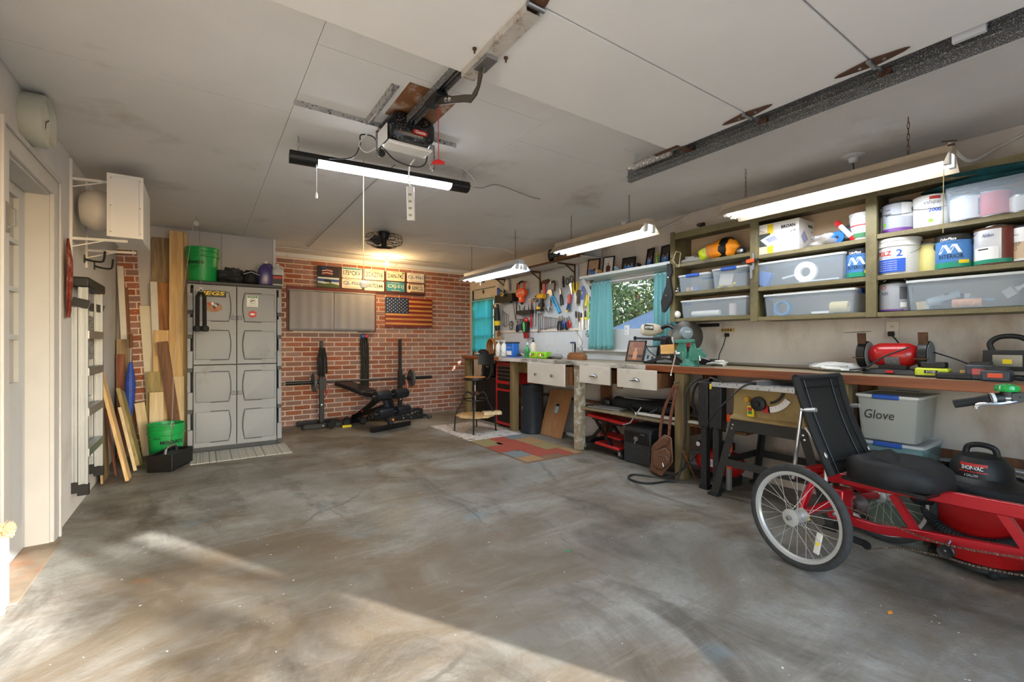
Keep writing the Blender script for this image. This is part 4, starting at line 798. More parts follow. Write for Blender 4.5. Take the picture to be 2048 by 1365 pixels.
# opener
OX,OY=.955,2.52; t=T('door_opener','black overhead door opener with white lens hung from perforated irons','garage door opener',(OX,OY,2.24))
lp=[]
for y,kx,z0,z1 in((-.17,.75,2.30,2.40),(-.155,.92,2.278,2.425),(-.08,1,2.266,2.432),(.04,1,2.29,2.432),(.1,.95,2.325,2.425),(.12,.85,2.34,2.41)):
    w=.135*kx; lp.append([V((OX+w*math.copysign(abs(math.cos(a))**.5,math.cos(a)),OY+y,(z0+z1)/2+(z1-z0)/2*math.copysign(abs(math.sin(a))**.55,math.sin(a)))) for a in [2*math.pi*i/28 for i in range(28)]])
B().loft(lp).ob('housing',MT('glossy_black_plastic',(24,24,26),.22,speck=(200,200,200),sk=.2,ss=190),t)
B().ell((OX-.03,OY-.165,2.287),(.03,.012,.008)).ob('control_cover',m_blackp,t)
B().loft([[V((OX+sx*w,OY+y,z)) for sx,y in((-1,-.13),(1,-.13),(1,-.02),(-1,-.02))] for z,w in((2.276,.128),(2.262,.126),(2.256,.11))]).ob('lens',MT('white_lens',(232,232,230),.3),t,bev=.01)
B().bb((OX-.138,OY-.12,2.275),(OX-.133,OY+.03,2.36)).ob('side_lens',MT('white_lens',(232,232,230),.3),t)
fo=V((OX+.03,OY-.178,2.325)); lb=B().prism([(math.copysign(abs(math.cos(a))**.6,math.cos(a))*.042,math.copysign(abs(math.sin(a))**.6,math.sin(a))*.014) for a in [i*.3142 for i in range(20)]],fo,XA,ZA,.003).ob('badge',m_rdp,t); text('Genie',.016,fo+V((0,-.0035,0)),XA,ZA,m_wht,lb,width=.06,bold=.03); 
rx=OX-.02
B().vox([rx-.025,rx-.02,rx+.02,rx+.025],[-.5,OY-.1],[2.366,2.37,2.4,2.404],lambda x,y,z: z<2.37 and False or abs(x-rx)>.02 or z>2.4).ob('rail',m_galv,t)
B().tube([(rx,-.4,2.38),(rx,OY-.15,2.38)],.006,6).ob('drive_screw',m_steel,t)
B().bb((rx-.03,1.96,2.34),(rx+.03,2.1,2.366)).ob('trolley',m_blackp,t,bev=.004)
A=V((rx,2.03,2.345)); E=V((rx,1.66,2.2)); S=V((sx,1.55,2.275))
B().loft([[p+XA*.003+n*.016,p+XA*.003-n*.016,p-XA*.003-n*.016,p-XA*.003+n*.016] for p,n in((A,V((0,.36,-.93))),(A.lerp(E,.8),V((0,.36,-.93))),(E+V((0,.02,.004)),V((0,.5,-.87))),(E+V((0,-.02,.015)),V((0,-.3,-.95))),(E+V((0,-.04,.03)),V((0,-.6,-.4))),(S+V((0,.02,-.03)),V((0,-.87,-.5))),(S,V((0,-.87,-.5))))]).ob('arm',MT('brown_steel',(92,84,74),.4,.7),t)
for k in(.35,.45): B().lathe([(0,.012),(.01,.012),(.011,0)],A.lerp(E,k)-XA*.003,(-1,0,0),6).ob('bolt',m_chrome,t)
B().bb((sx-.025,1.48,2.262),(sx+.025,1.58,2.277)).ob('arm_bracket',m_steel,t)
cord=spl([V((rx+.01,2.0,2.34)),V((rx+.05,1.99,2.31)),V((rx+.03,2.0,2.25)),V((rx+.03,2.0,2.0))],6)
hd=wx(877,325,rx+.03)
B().tube(spl([V((rx+.01,2.0,2.34)),V((rx+.03,hd.y+.0,2.3)),hd+ZA*.08,hd+ZA*.01],6),.0022,5).ob('release_cord',m_rdp,t); B().prism([(-.035,-.012),(.035,-.012),(.03,.0),(.008,.012),(-.008,.012),(-.03,0)],hd,RT,ZA,.01).ob('release_handle',m_red,t,bev=.002)
m_perf=MT('dusty_perforated_iron',(176,174,170),.5,.3,var=.15,vs=25,speck=(90,86,80),sk=.45,ss=70)
o=tag(B().bb((.395,2.585,2.412),(1.33,2.59,2.44)).bb((.395,2.59,2.435),(1.33,2.62,2.44)).ob('perforated_angle',m_perf),'long perforated angle iron screwed to the ceiling behind the opener','angle iron')
o=tag(B().bb((.76,2.16,2.40),(.766,2.575,2.44)).bb((.766,2.16,2.434),(.80,2.575,2.44)).ob('perforated_angle',m_perf),'short perforated angle iron on the ceiling beside the opener','angle iron')
o=tag(B().bb((.83,2.1,2.434),(1.1,2.46,2.44)).ob('mounting_board',MT('bare_stained_board',(128,84,48),.8,var=.25,vs=9,dark=(206,200,190),dk=.3,dscale=6)),'bare brown stained patch of board above the opener','board')
def post(lb,px_,y0,y1):
    d=2.35/ (ray(px_,300).y) ; a=wy(px_,y0,2.58); b_=wy(px_,y1,2.58); return tag(B().bar(a,b_,.03,.004,XA).bar(a+XA*.013+YA*.013,b_+XA*.013+YA*.013,.004,.03,XA).ob('hanger_iron',m_perf),lb,'hanger')
post('perforated hanger iron dropping beside the opener lens',757,262,312); post('perforated hanger iron dropping behind the red release handle',864,290,340)
p=wy(762,308,2.55); tag(B().lathe([(.012,0),(.02,.005),(.02,.02),(.012,.026)],p,(0,-1,0),12).ob('cable_clamp',m_rubber),'round black knob at the foot of the hanger iron','knob')
m_wc=MT('white_cable',(214,212,206),.5); m_bc=MT('black_cable',(24,24,26),.5); m_gcb=MT('grey_cable',(150,146,140),.6)
def cable(label,pts,r=.004,mat=None,name='cable',grp=None,k=7): 
    return tag(B().tube(spl(pts,k),r,6).ob(name,mat or m_wc,None),label,'cable',grp)
# led strip lamp
LA=V((.434,3.04,2.3)); LB=V((1.6,2.93,2.3)); u=(LB-LA).normalized(); n=u.cross(ZA)
t=T('led_shop_light','black LED shop light hung in the middle of the ceiling','light fixture',(LA+LB)/2)
B().loft([[LA+u*s+n*a+ZA*z for a,z in((-.06,.0),(-.045,.035),(.045,.035),(.06,0))] for s in(0,(LB-LA).length)]).ob('housing',m_black,t,bev=.004)
m_led=MT('lit_led_diffuser',(240,246,255),.4,emit=19); Ll=(LB-LA).length
B().loft([[LA+u*s+n*(.05*math.cos(a))-ZA*(.028*math.sin(a)) for a in [math.pi*i/10 for i in range(11)]] for s in(.16,Ll-.14)]).ob('diffuser',m_led,t)
for s0,s1 in((0,.16),(Ll-.14,Ll)): B().loft([[LA+u*s+n*(.052*math.cos(a))-ZA*(.03*math.sin(a)) for a in [math.pi*i/10 for i in range(11)]] for s in(s0,s1)]).ob('end_housing',m_black,t)
def chain(t,a,b_,name='chain',r=.0016,lk=.03,mat=None):
    a=V(a);b_=V(b_);L=(b_-a).length;n=max(2,int(L/lk)); b=B()
    for k in range(n):
        p=a.lerp(b_,(k+.5)/n); d=(b_-a)/n*.66; sd=(XA if k%2 else YA)
        b.tube([p+d*math.sin(q*D2R)+sd*.006*math.cos(q*D2R) for q in range(0,360,60)],r,4,True)
    return b.ob(name,mat or m_rust,t)
for s in(.05,Ll-.03):
    p=LA+u*s+ZA*.035; 
    for e in(-1,1): chain(t,p+n*e*.03,p+ZA*(ZC-p.z)+n*e*.004,r=.001,mat=m_steel)
p=LA+u*.15; B().tube([p-ZA*.02+n*.03,p-ZA*.2+n*.03],.0015,5).ob('pull_cord',m_wc,t); B().lathe([(0,0),(.007,.0),(.009,.02),(.004,.035),(0,.036)],p-ZA*.235+n*.03,n=10).ob('pull_knob',m_white,t)
cable('thin grey cable running from the LED light end to a ceiling hook',[LB+ZA*.02,LB+V((.12,-.0,.03)),LB+V((.3,.05,.1)),wz(1060,394,2.42),wz(1080,398,2.43)],.004,m_gcb)
cable('black cord looping from hanger iron to the LED light',[wy(757,300,2.6),wy(748,275,2.7),wy(722,270,2.7),wy(720,290,2.7),wy(705,315,2.8),wy(660,318,2.95),LA+u*.16+ZA*.03],.004,m_bc)
cable('black cord sagging below the opener between the two hanger irons',[wy(762,290,2.6),wy(790,320,2.65),wy(830,334,2.65),wy(850,328,2.62),wy(855,305,2.6)],.004,m_bc)
cable('white cord coiled beside the opener lens',[wy(758,270,2.6),wy(735,268,2.63),wy(718,290,2.63),wy(735,305,2.63),wy(760,285,2.62),wy(758,265,2.6)],.003)
cable('white cord arching from the opener to the LED light far end',[wy(860,322,2.62),wy(900,322,2.75),wy(935,345,2.85),wy(953,370,2.9),LB+ZA*.01],.003)
tp=wy(818,322,2.62); st_=V((0,0,0)); a=wy(821,374,2.75); b_=wy(822,442,2.75)
t=T('power_strip','white power strip hanging on its cord below the LED light','power strip',b_)
B().bar(a,b_,.045,.03,RT).ob('body',m_white,t,bev=.004); B().tube(spl([a,wy(818,362,2.75),wy(819,335,2.7),wy(830,318,2.62)],5),.004,6).ob('cord',m_wc,t)
for k in range(4): q=a.lerp(b_,.25+.2*k); B().box(q-FW*.016,(.02,.004,.014),Mx.Rotation(-TH,3,'Z')).ob('socket',MT('socket_grey',(150,150,150),.5),t)
a=wz(727,318,ZC); t=T('pull_string','long pale pull string with white knob hanging from the ceiling','pull string',(a.x,a.y,1.57)); B().tube([a,(a.x,a.y,1.6)],.003,5).ob('string',MT('pale_string',(206,190,140),.8),t); B().lathe([(0,0),(.02,.0),(.024,.03),(.012,.05),(0,.052)],(a.x,a.y,1.555),n=12).ob('knob',m_cream,t)
cable('dark cord stapled along the ceiling towards the brick wall',[wz(790,330,2.43),wz(735,376,2.432),wz(680,432,2.434),wz(617,494,2.434)],.004,m_gcb)
z=ZC-.012; a=wz(553,492,z); c=wz(936,524,z)
cable('white conduit clipped across the ceiling before the brick wall',[V((PX+.02,6.62,z)),V((2.2,6.62,z)),V((XR-.05,6.66,z))],.009,m_wc,'conduit')
cable('white cord strung along the ceiling from fan to corner light',[wz(800,481,2.42),wz(880,487,2.4),wz(920,490,2.42),wz(960,494,2.35),wz(1005,498,2.36),wz(1028,508,2.25)],.005)
# ================================================================ fluorescent fixtures
m_tube=MT('lit_fluorescent_tube',(236,244,255),.4,emit=15); m_beige=MT('aged_beige_enamel',(176,160,138),.5,var=.1,vs=6,dark=(120,96,70),dk=.2); m_refl=MT('white_reflector',(226,224,216),.4)
def fluor(label,x,y0,y1,z,chmat,topmat,wing,chains,tubes=2):
    t=T('fluorescent_light',label,'light fixture',(x,(y0+y1)/2,z),0,'hanging fluorescent lights')
    B().bb((x-.04,y0,z+.05),(x+.04,y1,z+.1)).ob('ballast_channel',topmat,t,bev=.004)
    lpn=lambda y:[V((x+a*wing,y,z+b_)) for a,b_ in((-1,-.012),(-.55,.045),(-.2,.055),(.2,.055),(.55,.045),(1,-.012))]
    B().loft([lpn(y0+.01)+[p+ZA*.003 for p in lpn(y0+.01)[::-1]],lpn(y1-.01)+[p+ZA*.003 for p in lpn(y1-.01)[::-1]]]).ob('reflector',topmat,t)
    xs=(-.045,.045) if tubes==2 else (0,)
    for k in xs:
        B().cyl((x+k,y0+.035,z+.015),(x+k,y1-.035,z+.015),.016,n=14).ob('tube',m_tube,t)
        for yy in(y0+.02,y1-.02): B().bb((x+k-.018,yy-.014,z-.008),(x+k+.018,yy+.014,z+.055)).ob('lamp_socket',m_white,t,bev=.003)
    for yy in chains:
        chain(t,(x,yy,z+.13),(x,yy,ZC)); 
        for s in(-1,1): B().tube([(x,yy,z+.13),(x+s*.035,yy,z+.1)],.0016,5).ob('hook_wire',m_rust,t)
    return t
F1=fluor('old beige twin tube light hung before the olive shelves',3.26,.67,1.92,2.115,m_rust,m_beige,.14,(.86,1.78))
B().tube([(3.2,.7,2.12),(3.19,.7,1.75)],.002,5).ob('pull_cord',MT('pale_string',(206,190,140),.8),F1); B().bar((3.2,.66,2.2),(3.1,.66,2.17),.01,.008,ZA).bar((3.26,.72,2.25),(3.15,.64,2.2),.006,.006,ZA).ob('bent_wire',m_rust,F1); B().bb((3.245,1.88,2.12),(3.275,1.9,2.15)).ob('yellow_cap',m_yel,F1)
fluor('beige twin tube light hung in front of the window shelf',3.02,2.43,3.61,2.09,m_rust,m_beige,.12,(2.66,3.4))
F3=fluor('grey white reflector light hung over the bench corner by the brick wall',2.9,4.08,5.34,1.99,m_rust,MT('grey_enamel',(170,176,184),.4),.13,(4.2,5.2)); B().tube([(2.94,5.05,2.0),(2.94,5.05,1.91)],.002,5).ob('pull_cord',m_wc,F3)
for s in(-.06,0,.06): B().lathe([(.012,0),(.02,.02),(.012,.05),(0,.055)],(2.9+s,4.09,1.98),n=10).ob('end_clip',m_white,F3)
for (px_,py_,lb) in((1706,312,'white ceiling lamp holder above the near olive shelf light'),(1248,441,'white ceiling lamp holder above the light by the window shelf')):
    q=wz(px_,py_,ZC); t=T('lamp_holder',lb,'lamp holder',q-ZA*.08); B().lathe([(0,0),(.065,0),(.065,-.008),(.03,-.02),(.02,-.05),(0,-.05)],q,n=20).ob('rose',m_white,t); B().tube(spl([q-ZA*.05,q-ZA*.09+XA*.01,q-ZA*.15-XA*.03],5),.004,6).ob('cord',m_bc,t)
cable('white hose running along the top of the wall to the near light',[wx(2060,262,XR-.03),wx(2000,293,XR-.03),wx(1940,322,3.6),V((3.3,.7,2.24))],.009,m_wc)
cable('thin dark cable strung along the wall above the window shelf',[wx(1035,552,XR-.01),wx(1110,535,XR-.01),wx(1310,460,XR-.02),wx(1390,420,XR-.02),wx(1450,395,XR-.03)],.003,m_gcb)
# ================================================================ workbench
BX,BZ=3.38,.975
m_grey_top=MT('worn_grey_benchtop',(150,140,120),.7,var=.1,vs=6,dark=(96,84,66),dk=.35,dscale=4,stretch=(1,.4,1))
m_apr=MT('stained_white_apron',(196,190,180),.6,var=.06,vs=6,dark=(46,42,38),dk=.5,dscale=5,stretch=(1,.6,1.5)); m_edge=WOOD('varnished_red_wood',(150,84,44),(92,44,22),'y',6,.45)
m_post=WOOD('olive_stained_post',(138,118,78),(98,80,50),'z',6,.7); m_spot=MT('paint_spotted_post',(150,136,112),.7,var=.15,vs=12,dark=(216,212,204),dk=.45,dscale=14)
t=T('workbench','long built-in workbench with drawers and timber posts along the pegboard wall','workbench',(3.65,4.5,0)); WBN=t
B().bb((BX,2.78,BZ-.035),(XR-.022,6.36,BZ)).ob('worktop',m_grey_top,t,bev=.004); B().bb((BX-.004,2.78,BZ-.05),(BX+.02,5.3,BZ-.004)).ob('apron',m_apr,t); B().bb((BX-.004,5.3,BZ-.05),(BX+.02,6.36,BZ-.002)).ob('edge_strip',m_edge,t)
B().bb((BX,.2,BZ-.035),(XR-.022,2.776,BZ)).ob('worktop',MT('dusty_benchtop',(158,142,116),.7,var=.1,vs=5,dark=(112,96,74),dk=.3,dscale=5,stretch=(1,.4,1)),t); B().bb((BX-.006,.2,BZ-.06),(BX+.03,2.776,BZ-.001)).ob('edge_strip',m_edge,t,bev=.004)
for y,m_ in((6.28,m_post),(5.01,m_post),(3.74,m_spot),(2.44,m_post),(1.24,m_post)): B().bb((BX+.02,y-.045,.0),(BX+.11,y+.045,BZ-.036)).ob('post',m_,t,bev=.003)
for y in(5.01,3.74,2.44,1.24): B().bb((XR-.12,y-.045,0),(XR-.03,y+.045,BZ-.036)).ob('post',wdk,t); B().bb((BX+.11,y-.02,.36),(XR-.1,y+.02,.44)).ob('shelf_bearer',wdk,t)
B().bb((BX+.11,4.5,.78),(BX+.13,5.0,BZ-.036)).ob('rail',m_post,t)
B().bb((BX+.03,2.4,.455),(XR-.1,3.8,.475)).ob('lower_shelf',MT('worn_shelf_board',(132,116,90),.75,var=.15,vs=8,dark=(190,180,160),dk=.2,dscale=12),t); B().bb((BX+.1,1.9,.455),(XR-.1,2.395,.475)).ob('lower_shelf',wdk,t); B().bb((BX+.45,3.8,.455),(XR-.03,4.95,.48)).ob('lower_shelf',wdk,t)
m_dw=MT('dusty_cream_drawer',(206,198,186),.55,var=.04,vs=5,dark=(176,166,152),dk=.08,dscale=6)
def drawer(y0,y1,z0,z1,xf,pull):
    d=B().bb((xf,y0,z0),(xf+.022,y1,z1)).ob('drawer',m_dw,t,bev=.003)
    B().vox([xf+.022,xf+.034,xf+.44,xf+.45],[y0+.03,y0+.045,y1-.045,y1-.03],[z0+.01,z0+.02,z1-.03],lambda x,y,z: z<z0+.02 or x<xf+.034 or x>xf+.44 or y<y0+.045 or y>y1-.045).ob('drawer_box',wdk,d)
    if pull=='knobs':
        for f in(.28,.72):
            y=y0+(y1-y0)*f; B().lathe([(.006,0),(.008,.01),(.018,.02),(.018,.03),(.008,.036),(0,.036)],(xf,y,(z0+z1)/2-.01),(-1,0,0),14).ob('knob',m_chrome,d)
    else:
        y=(y0+y1)/2; zc_=(z0+z1)/2; b=B(); lp=[]
        for k in range(9): a=math.pi*k/8; lp.append([V((xf-.028*math.sin(q),y+.05*math.cos(a),zc_-.02+.034*math.sin(a)*math.cos(q))) for q in (0,.5,1.0,1.4)])
        b.loft(lp,cap=False,closed=False); o=b.ob('cup_pull',m_steel,d,ang=60); o.modifiers.new('t','SOLIDIFY').thickness=.002
drawer(3.80,4.48,.69,.935,3.27,'knobs'); drawer(3.225,3.67,.745,.93,BX-.005,'cup'); drawer(2.585,3.035,.755,.93,3.275,'cup')
for y in(3.13,4.52): B().bb((BX+.025,y-.03,.72),(BX+.045,y+.03,BZ-.036)).ob('divider',wdk,t)
# ================================================================ pegboard
PB0,PB1,PBZ0,PBZ1=4.27,6.12,1.36,2.15; XP=XR-.022
m=bpy.data.materials.new('pegboard'); m.use_nodes=True; N=m.node_tree.nodes; L=m.node_tree.links; tc=N.new('ShaderNodeTexCoord'); vm=N.new('ShaderNodeVectorMath'); vm.operation='SCALE'; vm.inputs['Scale'].default_value=1/.0254; L.new(tc.outputs['Object'],vm.inputs[0]); fr=N.new('ShaderNodeVectorMath'); fr.operation='FRACTION'; L.new(vm.outputs[0],fr.inputs[0]); sb=N.new('ShaderNodeVectorMath'); sb.operation='SUBTRACT'; sb.inputs[1].default_value=(.5,.5,.5); L.new(fr.outputs[0],sb.inputs[0]); ml=N.new('ShaderNodeVectorMath'); ml.operation='MULTIPLY'; ml.inputs[1].default_value=(0,1,1); L.new(sb.outputs[0],ml.inputs[0]); ln=N.new('ShaderNodeVectorMath'); ln.operation='LENGTH'; L.new(ml.outputs[0],ln.inputs[0]); mr=N.new('ShaderNodeMapRange'); mr.inputs[1].default_value=.16; mr.inputs[2].default_value=.22; L.new(ln.outputs['Value'],mr.inputs[0]); mx=N.new('ShaderNodeMix'); mx.data_type='RGBA'; mx.inputs[6].default_value=(*lin((84,80,76)),1); mx.inputs[7].default_value=(*lin((184,190,194)),1); L.new(mr.outputs[0],mx.inputs[0]); L.new(mx.outputs[2],N['Principled BSDF'].inputs['Base Color']); N['Principled BSDF'].inputs['Roughness'].default_value=.6
o=B().bb((XP,PB0,PBZ0),(XP+.006,PB1,PBZ1)).ob('pegboard',m); tag(o,'white perforated pegboard panel full of hand tools above the workbench','pegboard')
B().bb((XP-.004,PB0-.03,PBZ0-.03),(XR,PB1+.02,PBZ0)).ob('trim_7',m_cream,kind='structure'); B().bb((XR-.012,2.85,BZ),(XR,PB1+.05,PBZ0-.03)).ob('wainscot_white_board',MT('scuffed_white_board',(192,196,198),.55,var=.04,vs=4,dark=(176,168,158),dk=.08,dscale=9),kind='structure')
# deep shelf above the pegboard
t=T('deep_shelf','deep white wall shelf on brown brackets above the pegboard','shelf',(3.78,4.95,2.17)); B().bb((3.6,3.9,2.17),(XR,6.15,2.19)).ob('board',MT('shelf_board_white',(206,200,190),.6,var=.05,vs=5),t,bev=.003); B().bb((3.597,3.9,2.168),(3.605,6.15,2.192)).ob('front_edge',m_rust,t)
for y in(4.33,5.05,5.95): B().bb((XP-.008,y-.012,1.82),(XP,y+.012,2.17)).bar((XP-.004,y,2.16),(3.63,y,2.16),.02,.016,ZA).bar((XP-.004,y,2.06),(3.75,y,2.155),.014,.012,ZA).ob('bracket',m_rust,t)
t=T('floodlight_can','round black lamp housing lying on the end of the deep shelf','lamp',(3.65,4.6,2.19)); q=wx(1110,512,3.68); q.z=2.19+.085; B().lathe([(0,-.1),(.05,-.09),(.07,0),(.085,.03),(.085,.06),(.06,.06),(0,.05)],q,(-.4,.9,0),20).ob('shade',m_black,t); B().bb((q.x-.03,q.y-.24,2.192),(q.x+.05,q.y-.1,2.26)).ob('base',MT('dark_blue_plastic',(40,56,80),.5),t,bev=.01)
o=tag(B().bb((3.62,3.98,2.192),(3.75,4.4,2.235)).ob('carton',MT('brown_carton',(120,84,50),.8,dark=(40,32,28),dk=.4,dscale=20)),'flat brown carton on the deep shelf behind the light','carton')
tag(B().bb((XR-.03,3.86,2.19),(XR-.022,4.2,2.32)).ob('pegboard_offcut',m),'small pegboard offcut standing at the end of the deep shelf','pegboard')
# photo shelf over the window
SZ=1.955; t=T('photo_shelf','white shelf with angled brace over the window, lined with framed photos','shelf',(3.8,3.37,SZ)); B().bb((3.68,2.74,SZ-.03),(XR,4.0,SZ)).ob('board',MT('pale_blue_white_paint',(214,220,220),.5),t,bev=.003); B().bb((XR-.02,2.74,SZ-.1),(XR,4.0,SZ-.03)).ob('cleat',m_white,t); B().bar((3.7,3.97,SZ-.035),(XR-.01,3.97,SZ-.30),.03,.03).ob('brace',m_white,t)
def photo(label,c,w,h,kind,tilt=12,yaw=0,frame=m_black,grp='framed photos on the window shelf'):
    """standing frame on the wall side: c = bottom centre; faces -X, leaning back"""
    c=V(c); Rm=Mx.Rotation(yaw*D2R,3,'Z')@Mx.Rotation(tilt*D2R,3,'Y'); u=Rm@MY; v=Rm@ZA; n=u.cross(v); t=T('framed_photo',label,'framed photo',c,0,grp); P=lambda a,b_,d=0:c+u*a+v*b_+n*d; e=.012
    b=B(); lo=lambda k,d:[P(-w/2+k,k,d),P(w/2-k,k,d),P(w/2-k,h-k,d),P(-w/2+k,h-k,d)]
    b.loft([lo(0,-.008),lo(0,.008),lo(e,.008),lo(e,0)],cap=False); b.add(lo(0,-.008),[(3,2,1,0)]); b.ob('frame',frame,t,ang=0)
    pics={'group':((180,150,120),),'person':((190,186,180),),'white':((216,214,210),),'dark':((50,46,46),),'beach':((150,170,176),),'room':((126,86,66),)}
    bg=MT('print_'+kind,pics[kind][0],.3,var=.25,vs=22); B().add(lo(e,.001),[(0,1,2,3)]).ob('print',bg,t,ang=0)
    skin=MT('print_skin',(196,140,110),.4); rr=random.Random(label); cl=[MT('print_cloth%s'%x,r,.4) for x,r in(('_blue',(70,120,190)),('_dark',(40,40,48)),('_maroon',(90,44,40)),('_pale',(206,206,200)))]
    nfig={'group':4,'person':1,'white':1,'dark':3,'beach':2,'room':1}[kind]
    for k in range(nfig):
        fx=(k-(nfig-1)/2)*w*.7/max(1,nfig)*1.05; s=h*(.22 if nfig>1 else .34); by=h*(.12 if k%2 else .2) if nfig>1 else h*.1
        cm={'room':skin,'person':cl[2],'white':cl[2],'dark':cl[3] if k%2 else cl[0],'beach':cl[1],'group':cl[k%4]}[kind]
        B().prism([(-s*.36,0),(s*.36,0),(s*.42,s*.9),(s*.2,s*1.15),(-s*.2,s*1.15),(-s*.42,s*.9)],P(fx,by,.0016+.0002*k),u,v,.0004).ob('figure_print',cm,t,ang=0); B().prism([(math.cos(a)*s*.2,math.sin(a)*s*.26) for a in [i*.785 for i in range(8)]],P(fx,by+s*1.38,.0018+.0002*k),u,v,.0004).ob('head_print',skin,t,ang=0)
    if kind in('group','dark'): B().prism([(-w*.2,0),(w*.2,0),(w*.2,h*.2),(-w*.2,h*.2)],P(0,h*.1,.003),u,v,.0004).ob('shirt_print',cl[0],t,ang=0)
    if kind=='room': B().prism([(-w*.2,0),(w*.38,0),(w*.38,h*.25),(-w*.2,h*.25)],P(0,h*.68,.001),u,v,.0004).ob('wall_print',MT('print_brown',(120,64,44),.4),t,ang=0); B().prism([(-w*.4,0),(w*.42,0),(w*.42,h*.12),(-w*.4,h*.12)],P(0,h*.2,.001),u,v,.0004).ob('dark_print',cl[1],t,ang=0)
    B().bar(P(0,h*.7,-.01),P(0,0,-.02)+V((.05,0,.002)),.03,.003,u).ob('easel',frame,t)
    return t
XS=3.84
for lb,x0,x1,y0,y1,kd,yw in(('black framed group photo at the pegboard end of the window shelf',1178,1200,515,547,'group',14),('framed photo of a person in maroon on white, second on the window shelf',1209,1229,511,543,'white',14),('wide black framed photo of people on blue, middle of the window shelf',1248,1272,511,535,'dark',10),('narrow dark photo frame turned sideways on the window shelf',1293,1309,494,528,'dark',-12),('black photo frame at the olive shelf end of the window shelf',1322,1342,487,522,'dark',-8)):
    p=wx((x0+x1)/2,y1,XS); dd=(ray((x0+x1)/2,600)).length; tt=(p-EY).dot(FW); w=(x1-x0)*tt/FPX*1.25; h=(y1-y0)*tt/FPX*1.12
    photo(lb,(XS-.03,p.y,SZ+.003),w,h,kd,10,yw)
for lb,px_,col,h in(('small golden ornament between the first two shelf photos',1203,(196,140,60),.045),('small blue glass dish on the window shelf between photos',1236,(150,190,210),.05),('small black iron figures on the window shelf',1281,(30,30,30),.045)):
    p=wx(px_,530,3.78); t=T('ornament',lb,'ornament',(3.76,p.y,SZ),0,'ornaments on the window shelf'); mm=MT('ornament_%d'%px_,col,.35,var=.3,vs=60)
    B().lathe([(.0,0),(.028,.0),(.03,.008),(.016,.018),(.026,h*.6),(.014,h),(0,h)],(3.76,p.y,SZ),n=14).ob('body',mm,t); B().ell((3.76,p.y+.02,SZ+h),(.012,.02,.012)).ob('crest',mm,t)
p=wx(1314,508,3.76); t=T('figurine','small green and yellow figurine standing between the last two shelf photos','figurine',(3.76,p.y,SZ)); B().lathe([(0,0),(.022,0),(.022,.012),(.01,.02),(.016,.05),(.01,.075),(.014,.09),(0,.105)],(3.76,p.y,SZ),n=12).ob('body',MT('figurine_green',(110,160,60),.4),t); B().ell((3.76,p.y,SZ+.112),(.014,.014,.016)).ob('head',MT('figurine_yellow',(206,150,50),.4),t); B().cyl((3.745,p.y-.015,SZ+.06),(3.735,p.y-.03,SZ+.09),.005).ob('arm',MT('figurine_green',(110,160,60),.4),t)
# curtains at the window and the far door
XC=3.87
t=T('teal_window_curtain','teal cotton curtain gathered at the pegboard side of the window','curtain',(XC,4.1,1.1),0,'teal window curtains'); a=wx(1188,560,XC); c=wx(1226,560,XC); zb=wx(1205,699,XC).z
curtain(t,'cloth',(XC,a.y-.0,1.9),MY,a.y-c.y,1.9-zb,m_teal,5,.022,.45,seed=8,flare=.28); B().cyl((XC-.02,a.y+.05,1.875),(XC-.02,2.86,1.875),.007).ob('rod',m_white,t)
t=T('teal_window_curtain','teal cotton curtain gathered beside the olive shelf unit','curtain',(XC,2.95,1.1),0,'teal window curtains'); a=wx(1312,560,XC); c=wx(1350,560,XC)
curtain(t,'cloth',(XC,a.y,1.9),MY,a.y-2.80,1.9-1.1,m_teal,5,.022,.45,seed=9,flare=.12)
m_tt=bpy.data.materials.new('sheer_teal'); m_tt.use_nodes=True; N=m_tt.node_tree.nodes; L=m_tt.node_tree.links; b=N['Principled BSDF']; b.inputs['Base Color'].default_value=(*lin((96,184,192)),1); b.inputs['Roughness'].default_value=.9; tr=N.new('ShaderNodeBsdfTranslucent'); tr.inputs[0].default_value=(*lin((120,206,214)),1); ms=N.new('ShaderNodeMixShader'); ms.inputs[0].default_value=.6; L.new(b.outputs[0],ms.inputs[1]); L.new(tr.outputs[0],ms.inputs[2]); L.new(ms.outputs[0],N['Material Output'].inputs[0])
XD=XR-.0; t=T('teal_door_curtain','long sheer teal curtain over the glass of the far door','curtain',(XD,6.66,1.03)); a=wx(943,600,XD-.01); c=wx(985,600,XD-.01); curtain(t,'cloth',(XD,a.y+.02,1.92),MY,a.y-c.y+.05,1.92-1.02,m_tt,6,.012,.5,seed=12)
B().cyl((XD-.03,a.y+.03,1.89),(XD-.03,c.y-.04,1.89),.006).ob('rod',m_white,t)
p=wx(967,556,XR-.02); t=T('horseshoe','rusty horseshoe hanging over the far door','horseshoe',p); B().tube(spl([p+V((0,.05*math.cos(a*D2R),-.075*math.sin(a*D2R)+.0)) for a in range(-70,251,20)],2),.011,8).ob('shoe',m_rust,t); B().cyl(p+V((.02,0,-.07)),p+V((-.015,0,-.07)),.003).ob('nail',m_steel,t)
p=wx(967,584,XR+.025); tag(B().prism([(.045*(1 if i%2==0 else .42)*math.sin(i*math.pi/5),.045*(1 if i%2==0 else .42)*math.cos(i*math.pi/5)) for i in range(10)],p,MY,ZA,.006).ob('metal_star',m_rust),'small dark metal star on the far door above its curtain','star')
